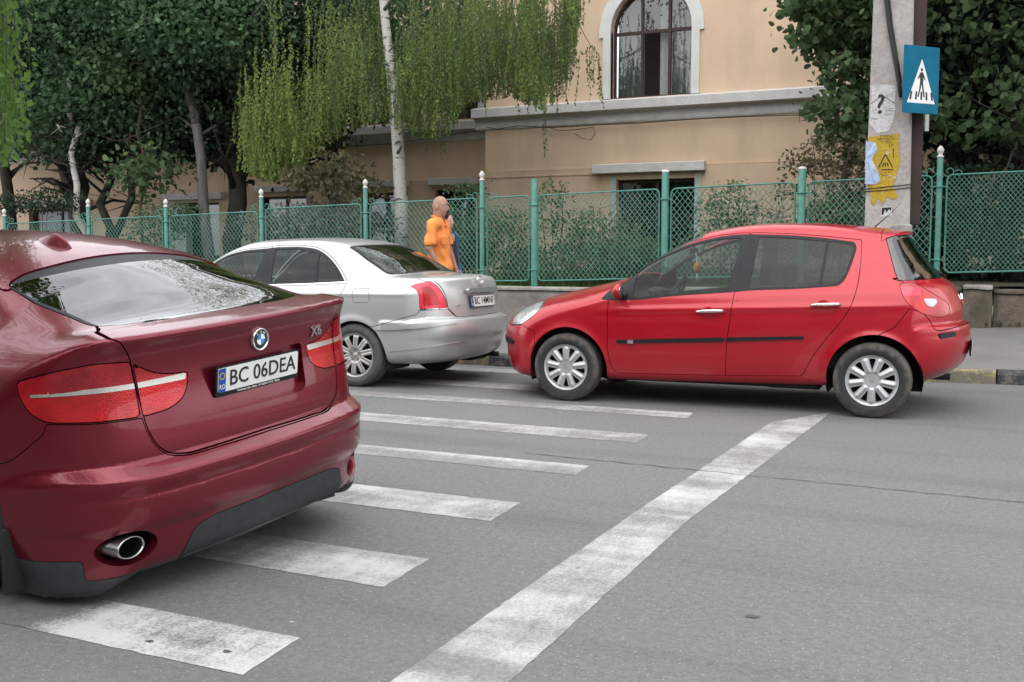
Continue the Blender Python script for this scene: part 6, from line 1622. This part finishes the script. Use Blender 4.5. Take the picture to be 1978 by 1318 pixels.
# lindens on the right
GL = 'linden trees at the right'
tree('linden_tree', 'round-leaved linden spreading over the fence left of the concrete pole', [(P(1640, 470, 16.0, .8), P(1650, 200, 16.1), .07, .05), (P(1650, 200, 16.1), P(1680, -60, 16.4), .05, .03)],
    [blob(1640, 40, 16, .80, .55), blob(1655, 130, 15.8, .50, .40), blob(1625, 215, 15.6, .48, .34), blob(1660, 265, 15.8, .45, .35), blob(1600, 20, 15.7, .55, .15), blob(1660, -30, 16, 1.1, .5), blob(1545, 78, 15.6, .30, .07), blob(1540, 18, 15.6, .25, .07)], 4600, .098, M_['leaf_linden'], M_['bark_brown'], .95, 'heart', seed=21, ntw=9, spread=.9, lo=.1, cl=7, csp=.12, group=GL)
tree('linden_tree', 'large linden whose lit lower twigs hang right of the crossing sign', [(P(1960, 480, 16.5, .8), P(1950, 80, 16.6), .17, .13)],
    [blob(1880, 232, 15.6, .9, .28), blob(1960, 215, 15.5, 1.1, .35), blob(1850, 20, 15.9, 1.2, .45), blob(1960, 70, 15.9, 1.2, .35), blob(2100, 160, 16.2, 1.6, 1.0), blob(1900, 150, 16.0, .8, .25), blob(1795, 205, 15.8, .35, .22), blob(1990, -30, 16, 1.6, .6)], 3600, .105, M_['leaf_linden'], M_['bark_dark'], .95, 'heart', seed=22, ntw=12, spread=1.6, lo=.3, cl=10, csp=.2, group=GL)
tree('linden_tree', 'deep shaded linden filling the dark corner behind the fence at the right', [(P(1850, 470, 18.5, .8), P(1860, 50, 18.6), .16, .13)],
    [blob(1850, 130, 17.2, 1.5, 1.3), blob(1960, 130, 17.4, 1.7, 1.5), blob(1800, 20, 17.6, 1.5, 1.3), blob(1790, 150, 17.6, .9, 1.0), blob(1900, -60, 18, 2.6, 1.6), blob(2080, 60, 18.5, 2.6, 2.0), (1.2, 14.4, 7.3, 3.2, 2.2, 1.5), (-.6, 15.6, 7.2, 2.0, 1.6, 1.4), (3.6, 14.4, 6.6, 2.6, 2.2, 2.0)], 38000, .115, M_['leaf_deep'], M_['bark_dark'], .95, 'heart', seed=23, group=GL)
# shrubs
def shrub(label, px, py, Y, r, rz, n, size, ml, seed, group=None, name='garden_shrub', zb=.85, shape='diamond', cl=10, csp=.10, ry=None, extra=()):
    c = at(px, py, Y); base = (c[0], Y, zb); B = [(c[0], Y, c[2], r, ry or r*.8, rz)]+[blob(*e) for e in extra]
    return tree(name, label, [((c[0]+dx, Y+dy, zb), (c[0]+dx*3, Y+dy*3, c[2]+rz*.7), .014, .005) for dx, dy in ((0, 0), (-.08, .04), (.09, -.05))], B, n, size, ml, M_['bark_brown'], .6, shape, ntw=7, spread=r*.8, seed=seed, cl=cl, csp=csp, cat='shrub', lo=.15, group=group, shell=.2, bend=.02)
GS = 'shrubs behind the mesh fence'
shrub('dense dark shrub wall behind the fence at the right edge', 1905, 420, 16.8, 2.2, 1.1, 9000, .11, M_['leaf_deep'], 31, GS, extra=((1820, 430, 16.6, 1.0, .9), (1990, 430, 16.4, 1.4, 1.0), (1760, 440, 16.6, .8, .8)))
shrub('tall loose shrub of small brownish leaves left of the pole', 1600, 350, 15.2, .75, .62, 1500, .075, M_['leaf_brown'], 32, GS, extra=((1655, 330, 15.2, .5, .5), (1570, 300, 15.2, .35, .2)))
shrub('lower green part of shrub between the fence posts left of the pole', 1630, 440, 15.0, .70, .42, 2200, .075, M_['leaf_shrub'], 33, GS)
shrub('thin young sapling standing over the fence left of the red car roof', 1408, 400, 15.0, .35, .35, 420, .075, M_['leaf_shrub'], 34, GS, cl=6)
shrub('grey green shrub behind the middle of the wide fence panel', 1165, 455, 15.6, .62, .42, 2000, .075, M_['leaf_shrub'], 35, GS, extra=((1210, 480, 15.6, .6, .3), (1120, 470, 15.6, .5, .3)))
shrub('small sapling with few leaves over the fence right of the tall green post', 1066, 400, 15.0, .26, .40, 330, .075, M_['leaf_shrub'], 36, GS, cl=6)
shrub('dark low hedge plants at the foot of the wide fence panel', 1150, 505, 15.2, 1.4, .30, 5200, .06, M_['leaf_dark'], 37, GS, extra=((1250, 505, 15.2, .8, .28),))
shrub('yellow green bush seen through the narrow gate panel', 985, 470, 15.0, .45, .50, 2200, .06, M_['leaf_shrub'], 38, GS, extra=((965, 430, 15, .25, .3), (1000, 510, 15, .35, .25)))
shrub('bush behind the fence right of the walking man', 905, 470, 15.2, .55, .45, 2400, .065, M_['leaf_dark'], 39, GS, extra=((880, 420, 15.3, .3, .25), (900, 370, 15.4, .25, .12)))
shrub('rose bushes with greyish leaves behind the silver car roof', 640, 430, 15.4, .95, .45, 4200, .07, M_['leaf_rose'], 40, GS, extra=((540, 440, 15.4, .8, .4), (720, 450, 15.4, .5, .4)))
shrub('dark vine leaves leaning over the fence left of the birch trunk', 655, 335, 15.2, .55, .35, 900, .10, M_['leaf_brown'], 41, GS, extra=((700, 365, 15.3, .4, .2), (600, 345, 15.3, .5, .25)), shape='heart', cl=7, csp=.14)
shrub('low green bush behind the fence over the maroon roof', 300, 440, 15.3, .55, .4, 1500, .07, M_['leaf_dark'], 42, GS, extra=((345, 420, 15.2, .5, .3),))
shrub('dark ivy on top of the fence at the far left', 80, 390, 15.0, .9, .18, 1800, .07, M_['leaf_deep'], 43, GS, extra=((20, 395, 15, .6, .15), (130, 380, 15, .3, .15)))
shrub('light green plants in the garden right of the wide panel', 1440, 460, 15.6, .9, .45, 2200, .07, M_['leaf_shrub'], 44, GS, extra=((1500, 480, 15.4, .6, .35),))
# grass along the wall
def grass(name, label_kind, x0, x1, y0, y1, n, h, zf, m, seed):
    g = np.random.default_rng(seed); x = g.uniform(x0, x1, n); y = g.uniform(y0, y1, n); z = zf(x, y); C = np.stack([x, y, z], 1)
    D = np.stack([g.normal(0, .35, n), g.normal(0, .35, n), np.ones(n)], 1); V, F, k = leaves(C, D, h, .10, 'diamond', 0, g); o = link(name, npmesh(name, V, F, tint=np.repeat(g.uniform(0, 1, n), k)), m); o['kind'] = 'stuff'; return o
def gz(x, y): return .81+.013*(np.clip(x, -20, 6)+6.7)-.05+.10*np.clip((y-14.2)/3, 0, 1)+.05*np.sin(x*.7+y)
grass('grass', '', -20, -1.3, 14.32, 19.5, 26000, .14, gz, M_['grass'], 51)
g = np.random.default_rng(52); n = 500; x = g.uniform(-7, 3, n); C = np.stack([x, 13.97+g.normal(0, .02, n), np.array([walk_z(q, 1) for q in x])], 1); V, F, k = leaves(C, np.stack([g.normal(0, .5, n), -abs(g.normal(.2, .3, n)), np.ones(n)], 1), .07, .25, 'diamond', 0, g)
o = link('weeds', npmesh('weeds', V, F, tint=np.repeat(g.uniform(0, 1, n), k)), M_['leaf_brown']); o['kind'] = 'stuff'

# ---------------------------------------------------------------- the near side of the street, out of view but mirrored in paint and glass
OH = thing('opposite_house', 'plain two storey house on the near side of the street behind the viewer', 'building', (-4, -13, 0))
M_['far_render'] = stucco('grey_render', (.36, .34, .30), (.25, .24, .21)); M_['roof_tile'] = simple('dark_roof_tiles', (.09, .045, .035), .85, var=.3)
b = MB(); b.box((-26, -6, 0), (26, 0, 6.4)); b.build('wall', M_['far_render'], OH)
b = MB(); b.add([(-26.6, .6, 6.4), (26.6, .6, 6.4), (26.6, -3, 8.8), (-26.6, -3, 8.8), (-26.6, -6.6, 6.4), (26.6, -6.6, 6.4)], [(0, 1, 2, 3), (3, 2, 5, 4), (0, 3, 4), (1, 5, 2)]); b.build('roof', M_['roof_tile'], OH)
for i in range(10):
    for z in (1.0, 4.0):
        b = MB(); b.box((-24+i*5, .002, z), (-22.6+i*5, .05, z+1.6)); b.build('window', M_['window_dark'], OH)
for i, (x, y, h, r) in enumerate(((-12.5, -3.2, 4.6, 2.6), (-19, -4.0, 5.0, 3.0), (9.5, -5.5, 4.8, 2.6), (17, -4.5, 5.2, 3.0), (-2.0, -8.0, 4.4, 2.4))):
    tree('street_tree', ['dense street tree on the near pavement behind the viewer, left', 'dense street tree farther left on the near pavement', 'street tree on the near pavement behind the viewer, right', 'street tree farther right on the near pavement', 'street tree in front of the house behind the viewer'][i],
        [((x, y, 0), (x, y, h), .16, .10)], [(x, y, h+.4, r, r, r*.8), (x+.9, y+.5, h-.6, r*.7, r*.7, r*.5), (x-1.0, y-.3, h+1.2, r*.7, r*.7, r*.6)], 4200, .24, M_['leaf_dark'], M_['bark_grey'], .8, 'diamond', seed=70+i, group='street trees on the near pavement', cl=10, csp=.35)

HD = thing('added_hedge', 'tall unseen hedge added to block low sky along the near pavement behind the maroon car', 'hedge', (-7, -1.6, 0))  # out of view, put in to hold back low sky light
b = MB(); b.box((-11, -.25, 0), (3.6, .25, .5)); b.build('stems', M_['bark_dark'], HD)
g = np.random.default_rng(90); n = 9000; C = np.stack([g.uniform(-11, 3.8, n), g.normal(0, .35, n), g.uniform(.1, 2.3, n)], 1); V, F, k = leaves(C, g.normal(size=(n, 3)), .16, .7, 'diamond', 0, g)
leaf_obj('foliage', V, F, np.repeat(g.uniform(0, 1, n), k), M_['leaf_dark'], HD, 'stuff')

tree('street_tree', 'unseen leafy tree on the near pavement with a crown added to shade the rear of the maroon car', [((-6.4, -.8, 0), (-6.2, -.7, 4.4), .15, .10)],  # out of view; crown shaped to shade the ground by the maroon car
    [(-5.6, -.5, 5.2, 2.5, 2.0, 1.6), (-3.7, -1.4, 5.3, 1.9, 1.7, 1.3), (-7.6, .9, 5.4, 2.2, 1.8, 1.5), (-4.6, .6, 5.0, 1.5, 1.2, .9)], 15000, .12, M_['leaf_dark'], M_['bark_grey'], .8, 'diamond', seed=79, cl=12, csp=.25)
# ---------------------------------------------------------------- people: bodies as one smooth surface grown from tapered limbs
def cone(P, a, b_, ra, rb):
    a = np.array(a, float); b_ = np.array(b_, float); d = b_-a; t = np.clip(((P-a)@d)/(d@d), 0, 1); return np.linalg.norm(P-(a+t[:, None]*d), axis=1)-(ra+(rb-ra)*t)
def ellp(P, c, r, rot=0):
    q = (P-np.array(c)); 
    if rot: cc, ss = math.cos(rot), math.sin(rot); q = np.stack([q[:, 0]*cc+q[:, 2]*ss, q[:, 1], -q[:, 0]*ss+q[:, 2]*cc], 1)
    r = np.array(r); k = np.linalg.norm(q/r, axis=1); return (k-1)*r.min()*np.where(k > 1, 1, 1)
def smin(a, b_, k): h = np.maximum(k-np.abs(a-b_), 0); return np.minimum(a, b_)-h*h/(4*k)
def grow(parts, lo, hi, h):
    def F(x, y, z):
        P = np.stack([x, y, z], 1); f = None
        for fn, k in parts:
            v = fn(P); f = v if f is None else (smin(f, v, k) if k > 0 else np.maximum(f, -v))
        return f
    return surface_nets(F, lo, hi, h)
C_ = lambda a, b_, ra, rb: (lambda P: cone(P, a, b_, ra, rb))
E_ = lambda c, r, rot=0: (lambda P: ellp(P, c, r, rot))
def hand(w, d, s, R0=.0085):
    """Palm, four unequal bent fingers and a thumb; w wrist, d down direction."""
    w = np.array(w, float); d = np.array(d, float)/np.linalg.norm(d); f = np.array([1., 0, 0]); f = f-d*(f@d); f /= np.linalg.norm(f); c = np.cross(d, f)
    out = [(C_(w, w+d*.085, .026, .030), .02)]
    for i, (o, L_) in enumerate(((-.030, .060), (-.010, .072), (.010, .068), (.028, .052))):
        a = w+d*.088+f*o; m_ = a+d*L_*.55; e = m_+d*L_*.42+c*s*L_*.25; out += [(C_(a-d*.02, m_, R0*1.05, R0), .006), (C_(m_, e, R0, R0*.85), .004)]
    a = w+d*.03+f*.026; m_ = a+d*.035+f*.022; e = m_+d*.032+f*.004; out += [(C_(a-f*.015, m_, .012, .0105), .010), (C_(m_, e, .0105, .009), .006)]
    return out
def mat_skin(name, col): return simple(name, col, .55, var=.10, scale=30)
def man():
    g0 = at(849, 470, 11.42); T = thing('person', 'bald man with a goatee in an orange short-sleeved shirt walking behind the silver car', 'person', (g0[0], 11.42, walk_z(g0[0], .15)), R(14))
    H = 1.865; sk = mat_skin('tanned_skin', (.36, .19, .135)); hz = H-.125
    sh = (-.01, .205, 1.535); shr = (-.03, -.195, 1.52)
    rel, rwr = (-.06, -.25, 1.225), (.065, -.245, .985); lel, lwr = (.05, .245, 1.22), (.14, .235, .98)
    parts = [(E_((.012, 0, hz), (.098, .076, .122)), .02), (E_((.035, 0, hz-.062), (.070, .060, .065)), .03), (C_((-.01, 0, H-.235), (-.02, 0, 1.50), .058, .062), .04), (C_((.105, 0, hz-.005), (.118, 0, hz-.030), .011, .015), .015),
        (E_((.092, 0, hz-.078), (.016, .026, .010)), .008), (E_((.078, 0, hz-.112), (.026, .030, .022)), .015), (E_((.080, 0, hz+.022), (.022, .052, .010)), .012), (E_((-.012, -.078, hz-.018), (.020, .009, .032)), .006), (E_((-.012, .078, hz-.018), (.020, .009, .032)), .006),
        (E_((-.01, 0, 1.36), (.10, .150, .20)), .06), (E_((-.005, 0, 1.12), (.098, .130, .18)), .06), (E_((0, 0, .98), (.10, .145, .13)), .06), (C_((-.02, -.16, 1.485), (-.02, .16, 1.485), .050, .050), .04),
        (C_((-.03, -.19, 1.49), rel, .048, .041), .03), (C_(rel, rwr, .044, .027), .02), (C_((-.01, .19, 1.49), lel, .048, .041), .03), (C_(lel, lwr, .044, .027), .02),
        (C_((.0, -.09, .96), (.17, -.10, .52), .092, .060), .06), (C_((.17, -.10, .52), (.13, -.10, .10), .058, .038), .03), (C_((0, .09, .96), (-.10, .10, .53), .092, .060), .06), (C_((-.10, .10, .53), (-.38, .10, .17), .058, .038), .03),
        (C_((.11, -.10, .05), (.30, -.10, .035), .040, .032), .03), (C_((-.40, .10, .14), (-.30, .10, .02), .038, .030), .03)]
    parts += hand(rwr, (.35, .05, -1), 1)+hand(lwr, (.3, 0, -1), -1)
    B = grow(parts, (-.50, -.36, -.02), (.40, .36, 1.90), .0095); body = emit('body', B, sk, T, lip=0)
    for s in (-1, 1):
        b = MB(); b.ell((.092, s*.030, hz-.002), (.012, .014, .009), 10, 6); e = b.build('eye', simple_cache('eye_white', (.6, .58, .55), .3, 0), T)
        b = MB(); b.ell((.101, s*.030, hz-.002), (.005, .006, .006), 8, 5); b.build('iris', M_['ink'], e)
    b = MB(); b.tube([(.103, -.05, hz+.018), (.108, -.03, hz+.024), (.104, -.012, hz+.018)], [.003, .0055, .003], 6); b.tube([(.103, .05, hz+.018), (.108, .03, hz+.024), (.104, .012, hz+.018)], [.003, .0055, .003], 6)
    b.build('eyebrows', simple_cache('dark_hair', (.022, .016, .013), .8, 0), T)
    gb = grow([(E_((.088, 0, hz-.118), (.026, .030, .028)), .01), (C_((.110, -.026, hz-.066), (.116, 0, hz-.058), .0065, .0075), .006), (C_((.110, .026, hz-.066), (.116, 0, hz-.058), .0065, .0075), .006), (C_((.106, -.030, hz-.07), (.098, -.026, hz-.11), .006, .008), .006), (C_((.106, .030, hz-.07), (.098, .026, hz-.11), .006, .008), .006)], (.04, -.06, hz-.16), (.14, .06, hz-.03), .005)
    emit('goatee', gb, simple_cache('dark_hair', (.022, .016, .013), .8, 0), T, lip=0)
    # shirt
    m = Mat('orange_cotton'); n = m.noise(5, 5, .6); fd = m.noise(9, 4, .6, stretch=(1, 1, .35)); m.set(Base_Color=m.mix(m.ramp(n, .3, .7), (.80, .24, .050), (.86, .31, .085)), Roughness=.85); m.bump(fd, .8, .03); oc = m.m
    sp = [(E_((-.01, 0, 1.37), (.130, .172, .20)), .08), (E_((.0, 0, 1.13), (.134, .160, .22)), .08), (E_((.01, 0, .96), (.150, .178, .16)), .06), (C_((-.02, -.175, 1.515), (-.02, .175, 1.515), .075, .075), .06),
        (C_((-.03, -.19, 1.515), (-.05, -.245, 1.285), .068, .070), .03), (C_((-.01, .19, 1.515), (.04, .24, 1.29), .068, .070), .03), (C_((-.02, 0, 1.56), (-.005, 0, 1.60), .075, .066), .03)]
    def wr(x, y, z): return .006*np.sin(34*z+9*x+5*y)*np.sin(17*y+11*x)+.006*np.sin(52*x+22*z)
    def SF(x, y, z):
        Pq = np.stack([x, y, z], 1); f = None
        for fn, k in sp: v = fn(Pq); f = v if f is None else smin(f, v, k)
        return f+wr(x, y, z)
    S_ = surface_nets(SF, (-.30, -.42, .80), (.30, .42, 1.68), .012)
    x, y, z = xyz(S_); arm = np.abs(y) > .225
    fld = np.maximum.reduce([.885+.02*np.sin(9*y)-z, z-(1.625-.045*np.clip((x+.05)/.1, -.5, 1)), np.where(np.abs(y) > .19, (1.262+.10*(x+.05))-z, -1)])
    S_ = cut(S_, fld)[0]; x, y, z = xyz(S_)
    # open V at the throat
    S_ = cut(S_, np.maximum.reduce([.02-x, np.abs(y)-(z-1.44)*.32, 1.44-z]))[1]
    shirt = emit('shirt', S_, oc, T, lip=.012)
    b = MB()
    for s in (-1, 1):
        b.add([(.075, s*.012, 1.52), (.045, s*.075, 1.60), (-.05, s*.088, 1.635), (-.052, s*.105, 1.575), (.055, s*.115, 1.535), (.118, s*.055, 1.475)], [(0, 1, 2, 3, 4, 5) if s > 0 else (5, 4, 3, 2, 1, 0)])
        b.add([(.080, s*.012, 1.515), (.050, s*.080, 1.592), (-.05, s*.094, 1.622), (-.052, s*.110, 1.570), (.058, s*.120, 1.530), (.121, s*.056, 1.470)], [(5, 4, 3, 2, 1, 0) if s > 0 else (0, 1, 2, 3, 4, 5)])
    b.box((-.085, -.06, 1.57), (-.07, .06, 1.63), .004); b.build('collar', oc, shirt)
    b = MB(); b.box((.118, -.135, 1.26), (.150, -.045, 1.375), .008, Matrix.Rotation(R(-24), 4, 'Z')@Matrix.Translation((.045, -.02, 0))@Matrix.Identity(4)); pk = b.build('pocket', oc, shirt)
    b = MB()
    for z in (1.42, 1.33, 1.24, 1.15, 1.06): b.ell((.150-.01*abs(z-1.2), .0, z), (.005, .007, .007), 8, 5)
    b.build('buttons', simple_cache('orange_button', (.5, .16, .03), .4, 0), shirt)
    tp = [(E_((0, 0, .93), (.140, .178, .14)), .06), (C_((.0, -.095, .92), (.17, -.10, .52), .115, .085), .06), (C_((.17, -.10, .52), (.13, -.10, .09), .085, .070), .03), (C_((0, .095, .92), (-.10, .10, .53), .115, .085), .06), (C_((-.10, .10, .53), (-.37, .10, .17), .085, .070), .03)]
    Tm = grow(tp, (-.5, -.3, 0), (.35, .3, 1.10), .014); x, y, z = xyz(Tm); Tm = cut(Tm, np.maximum(.075-z, z-1.02))[0]; emit('trousers', Tm, simple_cache('blue_denim', (.05, .07, .12), .9, 0), T)
    for s, c in ((-1, (.18, -.10, .045)), (1, (-.37, .10, .075))):
        sm = grow([(E_((c[0]+.03, c[1], c[2]), (.155, .052, .048)), .03), (E_((c[0]-.07, c[1], c[2]+.03), (.06, .048, .06)), .03), (E_((c[0]+.03, c[1], c[2]-.12), (.3, .2, .076)), 0)], (c[0]-.18, c[1]-.08, -.02), (c[0]+.22, c[1]+.08, .20), .012); emit('shoe', sm, M_['black_plastic'], T, lip=0)
    return T
def woman():
    g0 = at(862, 470, 11.95); T = thing('person', 'dark haired woman in a blue jacket mostly hidden by the man in orange', 'person', (g0[0], 11.95, walk_z(g0[0], .35)), R(-8))
    H = 1.68; hz = H-.115; sk = mat_skin('light_skin', (.45, .27, .20))
    rel, rwr, lel, lwr = (-.06, -.21, 1.08), (.03, -.20, .86), (-.02, .21, 1.08), (.08, .20, .86)
    parts = [(E_((.01, 0, hz), (.09, .070, .112)), .02), (E_((.03, 0, hz-.055), (.062, .052, .058)), .03), (C_((-.01, 0, H-.21), (-.02, 0, 1.36), .047, .052), .04), (C_((.098, 0, hz-.005), (.108, 0, hz-.026), .009, .012), .012), (E_((.082, 0, hz-.07), (.014, .022, .009)), .008),
        (E_((0, -.071, hz-.015), (.016, .008, .026)), .006), (E_((0, .071, hz-.015), (.016, .008, .026)), .006),
        (E_((-.01, 0, 1.24), (.10, .145, .19)), .07), (E_((.01, 0, 1.05), (.11, .125, .15)), .08), (E_((0, 0, .90), (.12, .16, .13)), .08), (C_((-.02, -.145, 1.36), (-.02, .145, 1.36), .055, .055), .05),
        (C_((-.02, -.18, 1.36), rel, .045, .036), .04), (C_(rel, rwr, .036, .024), .02), (C_((-.02, .18, 1.36), lel, .045, .036), .04), (C_(lel, lwr, .036, .024), .02),
        (C_((0, -.085, .88), (-.08, -.09, .48), .085, .055), .06), (C_((-.08, -.09, .48), (-.30, -.09, .14), .052, .034), .03), (C_((0, .085, .88), (.14, .09, .48), .085, .055), .06), (C_((.14, .09, .48), (.12, .09, .08), .052, .034), .03), (C_((.11, .09, .04), (.27, .09, .03), .034, .026), .03), (C_((-.31, -.09, .12), (-.22, -.09, .02), .034, .026), .03)]
    parts += hand(rwr, (.6, .1, -.8), 1, .0078)+hand(lwr, (.4, 0, -1), -1, .0078)
    emit('body', grow(parts, (-.42, -.34, -.02), (.36, .34, 1.72), .0105), sk, T, lip=0)
    for s in (-1, 1): b = MB(); b.ell((.085, s*.027, hz), (.011, .012, .008), 8, 6); b.build('eye', M_['ink'], T)
    hr = grow([(E_((-.015, 0, hz+.022), (.102, .084, .115)), .02), (E_((-.055, 0, hz-.10), (.065, .080, .16)), .05), (C_((-.05, -.04, hz-.18), (.03, -.10, hz-.34), .045, .022), .05), (C_((-.05, .04, hz-.18), (.04, .09, hz-.36), .045, .022), .05), (E_((.10, 0, hz-.045), (.075, .062, .085)), 0)], (-.20, -.20, hz-.42), (.16, .20, H+.06), .011)
    emit('hair', hr, simple_cache('black_brown_hair', (.018, .012, .010), .6, 0), T, lip=0)
    jk = grow([(E_((-.01, 0, 1.25), (.130, .170, .20)), .07), (E_((.01, 0, 1.0), (.155, .180, .26)), .07), (C_((-.02, -.15, 1.365), (-.02, .15, 1.365), .07, .07), .05), (C_((-.02, -.18, 1.36), rel, .065, .058), .04), (C_(rel, rwr, .056, .045), .02), (C_((-.02, .18, 1.36), lel, .065, .058), .04), (C_(lel, lwr, .056, .045), .02)], (-.3, -.36, .70), (.34, .36, 1.50), .013)
    x, y, z = xyz(jk); jk = cut(jk, np.maximum(.76-z, z-1.45))[0]; x, y, z = xyz(jk); jk = cut(jk, np.maximum(-.01-x, np.abs(y)-.135))[1]
    emit('jacket', jk, simple_cache('blue_jacket', (.014, .10, .22), .8, 0), T)
    tp = grow([(E_((.01, 0, 1.22), (.118, .150, .19)), .07), (E_((.025, 0, 1.02), (.135, .150, .18)), .07), (E_((0, 0, .88), (.135, .165, .14)), .05)], (-.2, -.24, .74), (.24, .24, 1.45), .013); x, y, z = xyz(tp); tp = cut(tp, np.maximum(.78-z, z-1.31-.03*np.abs(x)))[0]
    emit('top', tp, simple_cache('dark_plum_cloth', (.030, .020, .030), .9, 0), T)
    lg = grow([(C_((0, -.085, .86), (-.08, -.09, .48), .10, .068), .05), (C_((-.08, -.09, .48), (-.29, -.09, .14), .066, .05), .03), (C_((0, .085, .86), (.14, .09, .48), .10, .068), .05), (C_((.14, .09, .48), (.12, .09, .08), .066, .05), .03)], (-.42, -.24, 0), (.3, .24, 1.0), .014); x, y, z = xyz(lg); lg = cut(lg, .07-z)[0]; emit('trousers', lg, simple_cache('blue_denim', (.05, .07, .12), .9, 0), T)
    for c in ((.18, .09, .04), (-.27, -.09, .065)):
        emit('shoe', grow([(E_(c, (.125, .042, .040)), .03)], (c[0]-.16, c[1]-.07, -.02), (c[0]+.16, c[1]+.07, .15), .012), M_['black_plastic'], T, lip=0)
    return T
man(); woman()
HATCH = make_hatch(); SEDAN = make_sedan(); SUV = make_suv()
